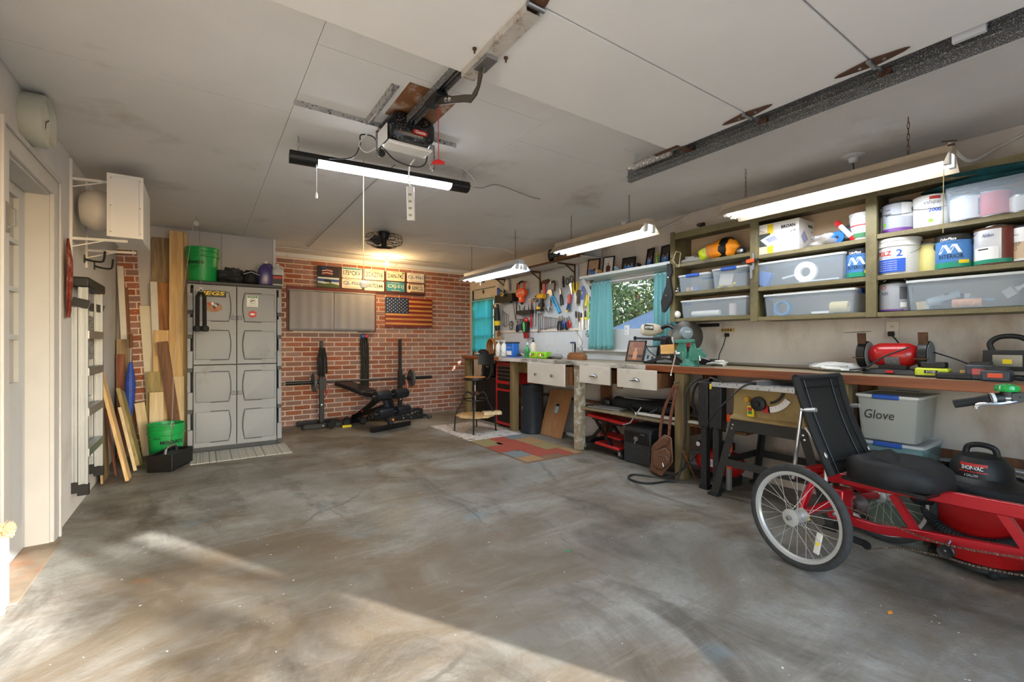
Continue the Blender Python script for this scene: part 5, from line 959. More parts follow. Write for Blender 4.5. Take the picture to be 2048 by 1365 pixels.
# knife-shaped black strop board
t=T('black_paddle','black paddle shaped rubber tool hanging at the end of the olive shelf','paddle',wx(1325,600,3.62)); X0=3.62
prof=[(1336,528),(1344,528),(1346,545),(1342,556),(1344,572),(1347,588),(1345,602),(1338,616),(1331,626),(1326,624),(1324,605),(1328,588),(1334,572),(1336,552)]
pts=[wx(x,y,X0) for x,y in prof]; p0=pts[0]; B().prism([(-(q.y-p0.y),q.z-p0.z) for q in pts],p0,MY,ZA,.02).ob('blade',m_rubber,t,bev=.003)
for x,y in((1339,556),(1335,592)): B().lathe([(0,.004),(.008,.003),(.009,0)],wx(x,y,X0)-XA*.02,(-1,0,0),10).ob('rivet',m_chrome,t)
q=wx(1331,626,X0-.01); B().tube([q+V((0,.008*math.cos(a),.008*math.sin(a))) for a in [i*.5236 for i in range(12)]],.002,5,True).ob('ring',m_steel,t); q=wx(1340,528,X0-.01); B().tube([q,q+ZA*.05,V((3.68,q.y,q.z+.06))],.003,5).ob('cord',m_black,t)
p=wx(1352,514,3.624); tag(B().tube(spl([p+V((0,.0,.05)),p+V((0,-.05,.03)),p+V((0,-.03,-.1)),p+V((0,.035,-.03)),p+V((0,.0,.05))],1),.004,6).ob('wood_triangle',wpale),'thin pale wooden triangle hanging from the corner of the olive shelf','hanger')
# ================================================================ tools on the pegboard
GT='hand tools on the pegboard'
class F2:
    """local frame on the pegboard: a across, b from bottom (0) to top (L), d out of the wall"""
    def __init__(s,top,bot,off=.012):
        s.t=wx(*top,XP-off); s.o=wx(*bot,XP-off); s.v=(s.t-s.o); s.L=s.v.length; s.v.normalize(); s.n=MXA; s.u=s.v.cross(s.n)
    def __call__(s,a,b,d=0): return s.o+s.u*(a*s.L)+s.v*(b*s.L)+s.n*d
    def poly(s,bb,pts,d0,th): return bb.prism([(a*s.L,b*s.L) for a,b in pts],s.o+s.n*d0,s.u,s.v,th)
def tool(name,label,cat,f): 
    t=T(name,label,cat,f.o,0,GT); B().tube([f(0,.97,-.012),f(0,.97,.012),f(0,1.0,.016)],.002,4).ob('peg_hook',m_steel,t); return t
def wrench(label,top,bot,m=m_chrome,w=.07):
    f=F2(top,bot); t=tool('wrench',label,'wrench',f); b=B(); f.poly(b,[(-w*.4,.1),(w*.4,.1),(w*.4,.88),(w*1.1,.92),(w*1.2,1.0),(w*.5,1.0),(w*.4,.95),(-w*.4,.95),(-w*.5,1.0),(-w*1.2,1.0),(-w*1.1,.92),(-w*.4,.88)],0,.006); b.ob('body',m,t); B().lathe([(w*.55*f.L,-.004),(w*1.1*f.L,-.004),(w*1.1*f.L,.005),(w*.55*f.L,.005),(w*.55*f.L,-.004)],f(0,.06,.003),tuple(f.n),12).ob('ring_end',m,t); return t
def screwdriver(label,top,bot,hm,tipm=None,k=.52,w=.012):
    f=F2(top,bot); t=tool('screwdriver',label,'screwdriver',f); B().lathe([(w*.6,0),(w*.75,.15*k*f.L),(w,.3*k*f.L),(w*1.05,.8*k*f.L),(w*.8,k*f.L),(0,k*f.L)],f(0,1-k,.01),tuple(f.v),12).ob('handle',hm,t); B().cyl(f(0,0,.01),f(0,1-k,.01),.0035).ob('shaft',m_chrome,t)
    if tipm: B().lathe([(w*.7,0),(w*.95,.01),(w*.95,.03),(w*.7,.04)],f(0,1-k,.01),tuple(f.v),12).ob('collar',tipm,t)
def pliers(label,top,bot,hm,up=True,spread=.12,head=m_steel,name='pliers',hl=.62):
    f=F2(top,bot); t=tool(name,label,name,f); q=(lambda b:b) if not up else (lambda b:1-b)
    b=B(); f.poly(b,[(-.03,q(0.0)),(.03,q(0.0)),(.07,q(.18)),(.06,q(1-hl)),(-.06,q(1-hl)),(-.07,q(.18))],.002,.01); b.ob('jaw',head,t)
    for s in(-1,1): B().tube(spl([f(s*.03,q(1-hl-.03),.008),f(s*spread,q(1-hl*.6),.008),f(s*spread*.9,q(1-.02),.008)],4),[.007,.009,.01,.01,.011,.011,.011,.011,.008],8).ob('handle',hm,t)
    return t
def hammer(label,top,bot,hm,side=1,claw=True):
    f=F2(top,bot); t=tool('hammer',label,'hammer',f); B().tube([f(0,0,.02),f(0,.3,.02),f(0,.55,.02),f(0,.97,.02)],[.016,.015,.012,.01],8).ob('handle',hm,t); b=B(); b.cyl(f(.0,.95,.02),f(side*.16,.95,.02),.018,.02); b.ob('head',m_steel,t); B().loft([[f(-side*a,.95+dz,.02+dd) for dz,dd in((.02*k,.008),(.02*k,-.008),(-.02*k,-.008),(-.02*k,.008))] for a,k in((0,1),(.1,.9))]+[[f(-side*.2,.92+dz,.02+dd) for dz,dd in((.004,.012),(.004,-.012),(-.004,-.012),(-.004,.012))]]).ob('claw',m_steel,t)
# left end: bin, cloth, tape, hung grinder and brush
p0=wx(992,592,XP-.1);p1=wx(1026,592,XP-.1)
t=T('tool_bin','black plastic bin fixed at the far door end of the pegboard','bin',(XP-.06,(p0.y+p1.y)/2,1.8)); zb=wx(1010,604,XP-.1).z; zt=wx(1010,589,XP-.1).z
B().vox([XP-.12,XP-.115,XP-.006,XP-.001],[p1.y,p1.y+.005,p0.y-.005,p0.y],[zb,zb+.005,zt],lambda x,y,z: z<zb+.005 or x<XP-.115 or x>XP-.006 or y<p1.y+.005 or y>p0.y-.005).ob('tray',m_blackp,t)
for k in range(3): B().bb((XP-.122,p1.y+.02+k*.07,zb+.01),(XP-.12,p1.y+.05+k*.07,zt-.01)).ob('ribs',m_black,t)
q=wx(997,576,XP-.07); tag(B().prism([(0,0),(0,-.13),(.2,-.13),(.2,-.11)],q,MY,ZA,.03).ob('triangle_square',m_blu,bev=.002),'blue triangular carpenter square standing in the black pegboard bin','square')
p=wx(1005.5,589,XP-.15); t=T('tape_measure','yellow tape measure clipped on the front of the black bin','tape measure',p); B().lathe([(0,0),(.03,0),(.034,.006),(.034,.026),(.03,.03),(0,.03)],p,(-1,0,0),16).ob('case',m_yel,t); B().lathe([(0,.0),(.018,.0),(.018,.003),(0,.003)],p-XA*.031,(-1,0,0),14).ob('dial',m_blk,t); B().bb(p+V((-.025,-.05,-.03)),p+V((-.005,-.02,-.018))).ob('blade_tip',m_chrome,t)
q=wx(1014,566,XP-.03); tag(B().loft([[q+MY*x+ZA*z-XA*d for x,z,d in((-.07,-.1,.0),(.07,-.13,.0),(.06,.03,0),(0,.06,0),(-.05,.0,0))],[q+MY*x*.8+ZA*z*.8-XA*.02 for x,z,d in((-.07,-.1,.0),(.07,-.13,.0),(.06,.03,0),(0,.06,0),(-.05,.0,0))]]).ob('paper_packet',MT('pale_paper',(206,196,182),.7)),'pale paper packet pinned above the black pegboard bin','packet')
f=F2((999,600),(1001,665)); t=tool('hung_angle_grinder','black and yellow angle grinder hanging by its strap below the black bin','angle grinder',f); B().tube([f(0,1.0,.01),f(0,.9,.02)],.008).ob('strap',m_black,t); B().lathe([(.0,0),(.035,.01),(.045,.03),(.045,.05),(.02,.06),(0,.06)],f(0,.78,.05),tuple(f.n),16).ob('guard',m_steel,t); B().tube([f(0,.85,.05),f(0,.6,.055),f(0,.35,.055),f(0,.05,.055)],[.03,.045,.05,.036],12).ob('body',m_blackp,t); B().tube([f(0,.34,.055),f(0,.2,.055)],[.053,.046],12).ob('yellow_band',m_yel,t)
f=F2((999,663),(1003,690)); t=tool('paint_brush','old tan bristled brush hanging tip down under the angle grinder','brush',f); B().loft([[f(a*s,b,.02+d) for a,d in((-1,-.008),(1,-.008),(1,.008),(-1,.008))] for s,b in((.12,0.0),(.2,.5),(.2,.62))]).ob('bristles',MT('tan_bristle2',(176,150,106),.9,var=.2,vs=80),t); B().loft([[f(a*s,b,.02+d) for a,d in((-1,-.01),(1,-.01),(1,.01),(-1,.01))] for s,b in((.2,.62),(.17,.8),(.06,1.0))]).ob('handle',wdk,t)
for k,(px_,yt,yb) in enumerate(((1006,621,652),(1009,624,655),(1013,627,654),(1017,630,652))): wrench('dull combination wrench hanging between the angle grinder and the orange tool, %s'%('first from the door','second from the door','third from the door','fourth from the door')[k],(px_,yt),(px_+.5,yb),m_steel,.05)
f=F2((1047,564),(1048,607)); t=tool('orange_level_tool','bright orange tool with black carrying handle hanging on the pegboard','power tool',f); m_or=MT('safety_orange',(240,84,34),.35)
b=B(); f.poly(b,[(-.1,.02),(.1,.02),(.16,.25),(.36,.35),(.36,.55),(.2,.68),(-.2,.68),(-.36,.55),(-.36,.35),(-.16,.25)],.01,.06); b.ob('body',m_or,t,bev=.008)
B().tube([f(-.2,.64,.04),f(-.24,.85,.04),f(-.18,.95,.04)],.014).ob('handle_post',m_or,t); B().tube([f(.2,.64,.04),f(.27,.85,.04),f(.22,.95,.04)],.014).ob('handle_post',m_or,t); B().tube(spl([f(-.2,.93,.04),f(0,1.0,.04),f(.23,.94,.04)],4),.016).ob('grip',m_black,t)
for a,b_ in((-.2,.45),(.2,.48),(0,.48),(0,.2)): B().ell(f(a,b_,.07),(.004,.02,.02)).ob('vial',MT('pale_print',(230,210,180),.4),t)
B().lathe([(.03,0),(.012,.03),(0,.04)],f(0,.04,.04),tuple(-f.v),10).ob('tip',m_black,t)
f=F2((1036,568),(1034,640)); t=tool('pry_bar','long dark pry bar hanging beside the orange tool','pry bar',f); B().tube(spl([f(0,0,.015),f(0,.5,.015),f(0,.9,.015),f(.05,1.0,.03)],4),.009).ob('bar',m_black,t); B().bar(f(0,0,.015),f(-.03,-.06,.02),.02,.006,f.u).ob('blade',m_steel,t)
f=F2((1026,599),(1032,638)); t=tool('ratchet','grey socket ratchet hanging beside the black tool tray','ratchet',f); B().tube([f(0,0,.015),f(0,.85,.015)],[.011,.009]).ob('handle',m_steel,t); B().lathe([(0,0),(.022,0),(.024,.012),(.022,.02),(0,.02)],f(-.12,.93,.005),tuple(f.n),14).ob('head',m_black,t)
p0=wx(1034,626,XP-.09);p1=wx(1063,627,XP-.09); zt=wx(1050,613,XP-.09).z; zb=wx(1050,628,XP-.09).z
t=T('tool_tray','black tool tray cluttered with bits under the orange tool','tray',(XP-.05,(p0.y+p1.y)/2,zb)); B().vox([XP-.11,XP-.106,XP-.005,XP-.001],[p1.y,p1.y+.004,p0.y-.004,p0.y],[zb,zb+.005,zb+.05],lambda x,y,z: z<zb+.005 or x<XP-.106 or x>XP-.005 or y<p1.y+.004 or y>p0.y-.004).ob('tray',m_blackp,t)
rr=random.Random(5)
for k in range(7):
    y=p1.y+.03+k*(p0.y-p1.y-.06)/6; B().cyl((XP-.05,y,zb+.006),(XP-.04-rr.uniform(0,.03),y+rr.uniform(-.03,.03),zb+.08+rr.uniform(0,.07)),.009,.006,8).ob('bit',(m_black,m_steel,m_blackp,m_chrome)[k%4],t)
p=wx(1041,634,XP-.03); tag(B().bb(p+V((-.03,-.07,-.035)),p+V((.025,.07,.04))).ob('grey_box',MT('grey_plastic',(150,150,150),.5),bev=.004),'small grey plastic box fixed under the black tool tray','box')
hammer('claw hammer with red handle hanging head up beside the tool tray',(1066,597),(1064,655),m_red,1); hammer('steel claw hammer with black grip hanging beside the red handled one',(1072,599),(1071,652),m_steel,1)
f=F2((1025,642),(1026,661)); t=tool('wire_coil','small coil of black wire hanging low on the pegboard','coil',f)
B().tube([f(.28*math.cos(a*.35)+.02*math.sin(a),.5+.45*math.sin(a*.35),.012+.0008*a) for a in range(40)],.004,5).ob('coil',m_black,t); B().tube([f(-.1,.5,.02),f(.1,.5,.03)],.006,6).ob('tie',m_black,t)
pliers('dark pliers hanging between wire coil and green striped tool',(1036,642),(1035,665),m_blackp,True,.12); pliers('blue handled pliers beside the green striped tool',(1041,640),(1041,662),MT('dark_blue_grip',(44,62,96),.5),True,.14)
f=F2((1054,640),(1056,677)); t=tool('rotary_tool','black and green power tool with red tip hanging low on the pegboard','power tool',f); B().loft([[f(a*w,b,.03+d*.03) for a,d in((-1,-1),(1,-1),(1,1),(-1,1))] for w,b in((.16,.3),(.24,.55),(.26,.8),(.16,.95))]).ob('body',m_blackp,t,bev=.006); B().loft([[f(a*w,b,.062+d*.004) for a,d in((-1,-1),(1,-1),(1,1),(-1,1))] for w,b in((.03,.32),(.08,.5),(.09,.75),(.03,.88))]).ob('green_stripe',MT('bright_green',(80,196,110),.4),t); B().loft([[f(a*w,b,.03+d*.02) for a,d in((-1,-1),(1,-1),(1,1),(-1,1))] for w,b in((.13,.0),(.16,.3))]).ob('red_tip',MT('dark_red',(140,30,34),.4),t); B().ell(f(.1,.95,.04),(.03,.045,.04)).ob('red_cap',m_red,t)
f=F2((1090,560),(1090,590)); t=tool('pipe_wrench','pipe wrench with red handle hanging on the pegboard','pipe wrench',f); b=B(); f.poly(b,[(-.13,0),(.13,0),(.11,.75),(-.11,.75)],.006,.016); b.ob('handle',MT('crimson',(200,44,70),.4),t); b=B(); f.poly(b,[(-.2,.72),(.25,.72),(.5,.85),(.45,1.0),(.1,.98),(-.2,.94)],.004,.02); b.ob('jaw',m_rust,t); B().tube([f(-.3,.35,.012),f(-.34,.8,.012),f(-.45,1.0,.012)],.01).ob('side_bar',m_black,t)
def drill(label,top,bot,col):
    f=F2(top,bot); t=tool('cordless_drill',label,'drill',f); B().tube([f(-.45,.72,.05),f(-.1,.75,.05),f(.35,.72,.05)],[.03,.04,.034],12).ob('motor_housing',col,t); B().lathe([(.03,0),(.022,.03),(.008,.06)],f(-.45,.72,.05),tuple(-f.u),10).ob('chuck',m_black,t); B().loft([[f(a0+a*.12,b,.05+d*.02) for a,d in((-1,-1),(1,-1),(1,1),(-1,1))] for a0,b in((.15,.7),(.05,.3),(.0,.12))]).ob('grip',m_blackp,t); B().bar(f(-.2,.06,.05),f(.25,.1,.05),.05,.05,f.v).ob('battery',m_black,t,bev=.004)
drill('yellow and black cordless drill hanging in the middle of the pegboard',(1089,586),(1088,613),MT('drill_yellow',(232,176,40),.4))
f=F2((1084,613),(1084,623)); t=tool('yellow_sander','small yellow and black sander hanging below the cordless drill','sander',f); B().loft([[f(a*w,b,.04+d*.03) for a,d in((-1,-1),(1,-1),(1,1),(-1,1))] for w,b in((.8,.0),(.85,.4))]).ob('base_pad',m_blackp,t); B().ell(f(-.1,.6,.04),(.03,.06,.035)).ob('body',MT('drill_yellow',(232,176,40),.4),t); B().ell(f(.5,.55,.04),(.02,.03,.025)).ob('motor',m_black,t)
f=F2((1099,580),(1121,627)); t=tool('tongue_pliers','long blue handled tongue and groove pliers hung at a slant','pliers',f); b=B(); f.poly(b,[(-.06,.72),(.06,.72),(.12,.9),(.0,1.0),(-.16,.96),(-.06,.88)],.004,.016); b.ob('jaw',m_steel,t)
for s in(-1,1): B().tube(spl([f(s*.02,.74,.012),f(s*.065,.5,.012),f(s*.04,.2,.012),f(s*.03,.02,.012)],4),.0115,8).ob('handle',MT('sky_blue_grip',(60,160,206),.45),t)
f=F2((1108,563),(1110,583)); t=tool('basin_wrench','dark curved basin wrench hanging above the blue pliers','wrench',f); B().tube(spl([f(-.3,.9,.012),f(.05,1.0,.012),f(.2,.75,.012),f(.05,.0,.012)],5),.012,8).ob('arm',m_rust,t); B().bb(f(-.36,.86,.0),f(-.2,.98,.03)).ob('jaw',m_steel,t)
f=F2((1103,586),(1103,613)); t=tool('steel_file','dark flat file hanging left of the blue pliers','file',f); B().bar(f(0,.25,.01),f(0,1,.01),.02,.006,f.u).ob('blade',m_black,t); B().tube([f(0,0,.01),f(0,.25,.01)],[.01,.008]).ob('handle',wdk,t)
f=F2((1101,615),(1103,629)); t=tool('funnel','small grey metal funnel hanging below the file','funnel',f); B().lathe([(.006,0),(.008,.25*f.L),(.045,.8*f.L),(.045,.85*f.L)],f(0,0,.045),tuple(f.v),14).ob('cone',m_steel,t); B().tube([f(.3,.9,.045),f(.45,1,.03),f(.3,1.1,.01)],.003,5).ob('loop',m_steel,t)
for k,(px_,yt,yb) in enumerate(((1077,627,666),(1081,627,662),(1085,628,660))): wrench(('longest combination wrench beside the steel hammer','long combination wrench, second after the steel hammer','long combination wrench, third after the steel hammer')[k],(px_,yt),(px_,yb),m_steel,.055)
nm=('first','second','third','fourth','fifth','sixth','seventh','eighth')
for k in range(8): wrench('bright combination wrench, %s of the graded row of eight'%nm[k],(1089+3.7*k,633+.5*k),(1090+3.7*k,660-.9*k),m_chrome if k%3 else m_steel,.07)
f=F2((1128,553),(1130,598)); t=tool('hand_file','black handled round file hanging near the shelf bracket','file',f); B().tube([f(0,.5,.012),f(0,.7,.014),f(0,1,.012)],[.012,.016,.01]).ob('handle',m_blackp,t); B().tube([f(0,0,.012),f(0,.5,.012)],[.003,.006]).ob('blade',m_steel,t)
pliers('needle nose pliers with black handles above the bright wrench row',(1121,577),(1125,612),m_blackp,True,.09)
f=F2((1139,554),(1145,590)); t=tool('scissors','large black handled scissors hanging under the deep shelf bracket','scissors',f)
for s in(-1,1):
    B().tube([f(s*.17+.11*math.cos(a),.8+.17*math.sin(a),.01) for a in [i*.5236 for i in range(12)]],.006,6,True).ob('finger_ring',m_blackp,t); b=B(); f.poly(b,[(s*.1,.66),(s*.0,.6),(-s*.02,0),(s*.05,.1)],.006+.003*s,.003); b.ob('blade',m_chrome,t)
pliers('wire cutters with long yellow handles hanging handles up',(1151,564),(1152,603),m_yel,False,.13,hl=.55)
f=F2((1140,589),(1138,625)); t=tool('caulk_cutter','pipe cutter with red head and blue yellow tipped grips','pipe cutter',f); b=B(); f.poly(b,[(-.1,.45),(.12,.5),(.16,.9),(.05,1.0),(-.12,.92),(-.04,.7)],.004,.02); b.ob('head',MT('dusty_red',(190,70,66),.4),t); B().tube([f(.08,.5,.014),f(.1,.05,.014)],.014).ob('grip',MT('dark_blue_grip',(44,62,96),.5),t); B().tube([f(.0,.5,.014),f(-.1,.2,.014),f(-.12,.0,.014)],.013).ob('grip',MT('dark_blue_grip',(44,62,96),.5),t); B().tube([f(-.11,.12,.014),f(-.12,0,.014)],.015).ob('grip_tip',m_yel,t)
f=F2((1159,580),(1157,611)); t=tool('staple_gun','black and steel staple gun hanging beside the blue level','staple gun',f); B().bar(f(.06,.1,.02),f(.06,.98,.02),.04,.03,f.u).ob('body',m_black,t,bev=.004); B().bar(f(-.1,0,.02),f(-.08,.6,.02),.035,.02,f.u).ob('lever',m_steel,t)
f=F2((1168,573),(1165,612)); t=tool('blue_level','slim blue spirit level hanging by the wire cutters','level',f); B().bar(f(0,.3,.012),f(0,1,.012),.032,.016,f.u).ob('frame',m_blu,t); B().bar(f(0,0,.012),f(0,.3,.012),.034,.014,f.u).ob('end_cap',MT('pale_blue',(180,206,226),.4),t); B().ell(f(0,.65,.022),(.004,.008,.02)).ob('vial',MT('pale_print',(230,210,180),.4),t)
f=F2((1176,590),(1173,613)); t=tool('utility_knife','yellow utility knife hanging beside the green level','knife',f); B().bar(f(0,0,.015),f(0,1,.015),.03,.014,f.u).ob('handle',m_yel,t,bev=.006); B().bar(f(-.02,-.2,.015),f(0,0,.015),.016,.003,f.u).ob('blade',m_chrome,t)
f=F2((1179,601),(1177,640)); t=tool('green_level','slim translucent green level hanging beside the black one','level',f); B().bar(f(0,0,.012),f(0,1,.012),.026,.014,f.u).ob('frame',MT('lime_plastic',(140,196,90),.3),t); B().ell(f(0,.5,.022),(.004,.008,.02)).ob('vial',MT('pale_print',(230,210,180),.4),t)
f=F2((1185,560),(1183,637)); t=tool('black_level','long black spirit level with grey windows beside the teal curtain','level',f); B().bar(f(0,0,.014),f(0,1,.014),.035,.02,f.u).ob('frame',m_black,t)
for k in(.12,.42,.6,.86): B().bar(f(0,k-.035,.026),f(0,k+.035,.026),.03,.003,f.u).ob('window',MT('grey_plastic',(150,150,150),.5),t)
for k,(px_,yt,yb,hm,tm) in enumerate(((1153,623,650,m_blackp,None),(1159,624,664,MT('dark_maroon',(70,30,34),.4),None),(1164,626,652,m_blackp,m_yel),(1172,622,656,m_blackp,m_yel),(1177,630,650,MT('lime_plastic',(140,196,90),.3),m_yel))): screwdriver('%s screwdriver of the row beside the teal curtain, %s'%(nm[k],('all black','dark maroon handled','black with yellow collar','longest black with yellow collar','lime handled')[k]),(px_,yt),(px_+.5,yb),hm,tm)
pliers('black handled pliers at the end of the wrench row',(1119,632),(1119,662),m_blackp,True,.13); pliers('second black handled pliers after the wrench row',(1125,631),(1125,661),m_black,True,.1); pliers('blue handled cutters among the low row of pliers',(1129,636),(1128,657),m_blu,True,.13); pliers('thin dark pliers beside the red snips',(1134,636),(1134,661),m_blackp,True,.09); pliers('red handled snips at the end of the low pliers row',(1138,633),(1140,657),m_red,True,.15)
p=wx(1176,668,XR-.014); t=T('teal_disc','round teal badge with small emblem on the white board','badge',p); B().lathe([(0,.004),(.04,.004),(.042,0)],p,(-1,0,0),24).ob('disc',MT('deep_teal',(36,120,112),.4),t); B().ell(p-XA*.005,(.001,.012,.014)).ob('emblem',MT('pinkish_print',(180,150,160),.4),t)
for k in range(4): a=k*1.57+.5; B().ell(p+V((-.005,.024*math.cos(a),.024*math.sin(a))),(.001,.008,.008)).ob('mark',m_wht,t)
# outlets on the white board and wall
def outlet(label,px_,py_,m_=m_white):
    p=wx(px_,py_,XR-.012); t=T('wall_outlet',label,'outlet',p); B().bb(p+V((-.006,-.035,-.057)),p+V((0,.035,.057))).ob('plate',m_,t,bev=.002)
    for z in(-.022,.022): B().bb(p+V((-.009,-.016,z-.014)),p+V((-.006,.016,z+.014))).ob('receptacle',m_,t,bev=.002); B().bb(p+V((-.0095,-.007,z-.006)),p+V((-.009,-.004,z+.006))).bb(p+V((-.0095,.004,z-.006)),p+V((-.009,.007,z+.006))).ob('slot',m_blk,t)
    return p
outlet('white wall outlet between photo frames and teal curtain',1254,661); op1=outlet('metal box outlet with yellow adapter behind the mitre saw',1457,664,m_cream); op2=outlet('wall outlet behind the red bench grinder',1785,660,m_cream)
t=T('yellow_adapter','brass coloured multi outlet adapter on the wall behind the mitre saw','adapter',op1); B().bb(op1+V((-.035,-.06,.0)),op1+V((-.006,.05,.03))).ob('body',MT('aged_yellow_plastic',(190,160,90),.5),t,bev=.003)
for k in range(4): B().bb(op1+V((-.037,-.05+k*.026,.006)),op1+V((-.035,-.036+k*.026,.024))).ob('socket',MT('dark_brown',(70,50,30),.5),t)
def plugcord(label,p,pts): 
    t=T('plug_cord',label,'cord',p); B().bb(p+V((-.045,-.015,-.045)),p+V((-.007,.015,-.012))).ob('plug',m_rubber,t,bev=.004); B().tube(spl([p+V((-.04,0,-.03))]+pts,6),.0045,6).ob('cord',m_bc,t)
plugcord('black plug and cord dropping from the outlet behind the mitre saw',op1,[wx(1447,690,3.85),wx(1438,712,3.8),V((3.78,2.3,BZ+.006))]); plugcord('black plug and cord from outlet down to the red grinder',op2,[wx(1792,680,3.85),wx(1803,695,3.82),wx(1812,712,3.8)])
p=wx(1416,651,XR-.014); tag(B().bar(p+V((0,.11,0)),p-V((0,.11,0)),.03,.012,ZA).ob('magnetic_bar',m_black),'dark magnetic tool bar on the wall beside the saw blade guard','tool bar')
# ================================================================ outside: roofs and trees
def leaves(b,c,r,n,s,rr):
    for _ in range(n):
        a=rr.uniform(0,6.283); u=rr.uniform(-1,1); k=rr.uniform(.55,1)**.5; q=math.sqrt(1-u*u); p=V((c[0]+r[0]*k*q*math.cos(a),c[1]+r[1]*k*q*math.sin(a),c[2]+r[2]*k*u))
        d=V((rr.gauss(0,1),rr.gauss(0,1),rr.gauss(0,1))).normalized(); e=d.orthogonal().normalized(); f=d.cross(e); z=s*rr.uniform(.6,1.2); b.add([p-e*z*.5,p+f*z*.28,p+e*z*.5,p-f*z*.28],[(0,1,2,3)])
m_leaf=MT('sunlit_leaf',(122,142,76),.6,rnd=.35)
def tree(label,base,h,crowns,seed,s=.16,name='garden_or_shade_tree',mat=None):
    rr=random.Random(seed); base=V(base); t=T(name,label,'tree',base); b=B()
    for c,r,n in crowns: leaves(b,c,r,n,s,rr)
    b.ob('foliage',mat or m_leaf,t,ang=0,kind='stuff'); c0=V(crowns[0][0]); B().tube(spl([base,base.lerp(c0,.5)+V((.15,.1,0)),c0],5),[.16,.15,.14,.13,.12,.11,.1,.09,.08,.07,.06],8).ob('trunk',wdk,t)
    for c,r,n in crowns[1:]: B().tube([base.lerp(c0,.75),V(c)],[.06,.02],6).ob('branch',wdk,t)
tree('added unseen tree blocking the sun beyond the window wall',(7,-1.6,-.05),4,[((7,-1.6,4),(1.5,1.5,1.3),2600),((7.1,1.4,4.1),(1.5,1.5,1.3),2600),((7.2,-3.0,3.2),(1.0,1.0,1.2),900)],1,.24)  # unseen tree, added to keep the sun off window and far door
rr=random.Random(22); cl=[((5.0,-6.3,7.7),(3.1,2.7,1.75),4200)]
sh_=(sdir/sdir.xy.length)
for px_,py_,r_ in((290,1135,.1),(440,1160,.1),(610,1190,.1),(190,1225,.07),(420,1275,.12),(560,1290,.1)):
    f_=wz(px_,py_); q_=f_+sh_*((5.0-f_.x)/sh_.x); cl.append((tuple(q_),(r_*1.4,r_*1.4,r_*.8),13))
tree('tree beside the driveway shading the open garage door',(6.4,-6.6,-.03),5,cl,2,.2,'driveway_tree')
tree('pale green sunlit tree filling the view through the window',(13.5,11.6,-.05),4,[((13.6,11.6,3.1),(2.3,3.2,1.9),5200),((15.8,13.5,3.2),(2.4,3.2,1.9),4200),((13.2,13.0,2.2),(2.0,2.4,1.3),2200)],3,.2,'garden_or_shade_tree')
def roof(label,o,u,v,lu,lv,mat):
    o=V(o);u=V(u).normalized();v=V(v).normalized();n=u.cross(v); n=n if n.z>0 else -n; nx=int(lu/.062); t=T('metal_roof',label,'roof',o); vs=[]; 
    for i in range(nx+1):
        for k in(0,1): vs.append(o+u*(lu*i/nx)+v*(lv*k)+n*(.05 if i%4 in(1,2) else 0))
    ob=B().add(vs,[(2*i,2*i+2,2*i+3,2*i+1) for i in range(nx)]).ob('corrugated_sheet',mat,t,ang=0); ob.modifiers.new('t','SOLIDIFY').thickness=.01; return t
m_roof=MT('pale_blue_metal_roof',(150,168,190),.35,.3,var=.06,vs=3); m_roof2=MT('bare_metal_roof',(176,180,182),.35,.4,var=.05,vs=3)
t=roof('pale blue corrugated shed roof seen low through the window',(8.2,5.2,1.5),(.45,.9,0),(.86,-.43,.42),6.0,3.0,m_roof); B().bb((9.2,5.2,-.05),(11.0,9.8,1.5)).ob('shed_wall',m_grime,t)
t=roof('striped bare metal roof rising behind the blue shed roof',(11.2,6.6,1.7),(.5,.87,0),(.62,-.36,.6),4.2,2.6,m_roof2); B().bb((12.5,4.6,-.05),(13.6,8.4,1.3)).ob('shed_wall',m_grime,t)
# ================================================================ olive shelf unit
SF,SB,SY=3.64,3.925,2.70
t=T('open_shelf_unit','olive painted open shelf unit full of bins and paint cans on the wall','shelf unit',(3.78,1.5,1.35))
yp=[2.70,1.92,1.15,.38]
zs=[(1.905,1.64,1.40),(1.872,1.615,1.38),(1.885,1.615,1.375)]
B().bb((SF,SY-.03,1.37),(SB,SY,2.20)).ob('end_panel',m_olive,t,bev=.002); B().bb((SF-.006,SY-.045,1.37),(SF,SY+.004,2.21)).ob('end_post',m_olive,t)
for y in yp[1:]: B().bb((SF-.006,y-.03,1.345),(SF+.02,y+.03,2.19)).ob('post',m_olive,t,bev=.002); B().bb((SF+.02,y-.01,1.36),(SB,y+.01,2.17)).ob('divider',m_olive,t)
B().bb((SF,yp[3],2.17),(SB,SY,2.195)).ob('top_board',m_olives,t); B().bb((SF-.004,yp[3],2.135),(SF+.016,SY,2.17)).ob('top_rail',m_olives,t)
m_ply=MT('pale_plywood_back',(206,178,146),.7,var=.08,vs=5,dark=(176,140,106),dk=.3,dscale=2,stretch=(1,.3,1))
for k in range(3):
    y0,y1=yp[k+1]+.03,yp[k]-.03
    for z in zs[k]: B().bb((SF,y0,z-.03),(SB,y1,z)).ob('shelf',m_olives if k else m_olive,t,bev=.002)
    for j in range(4): za=1.4+.195*j; B().bb((SB-.012,y0,za+.002),(SB-.002,y1,za+.193)).ob('back_plank',m_ply,t)
B().bar((SF-.02,1.93,1.79),(SF-.02,1.93,1.69),.02,.012,YA).ob('clamp_bar',m_steel,t)
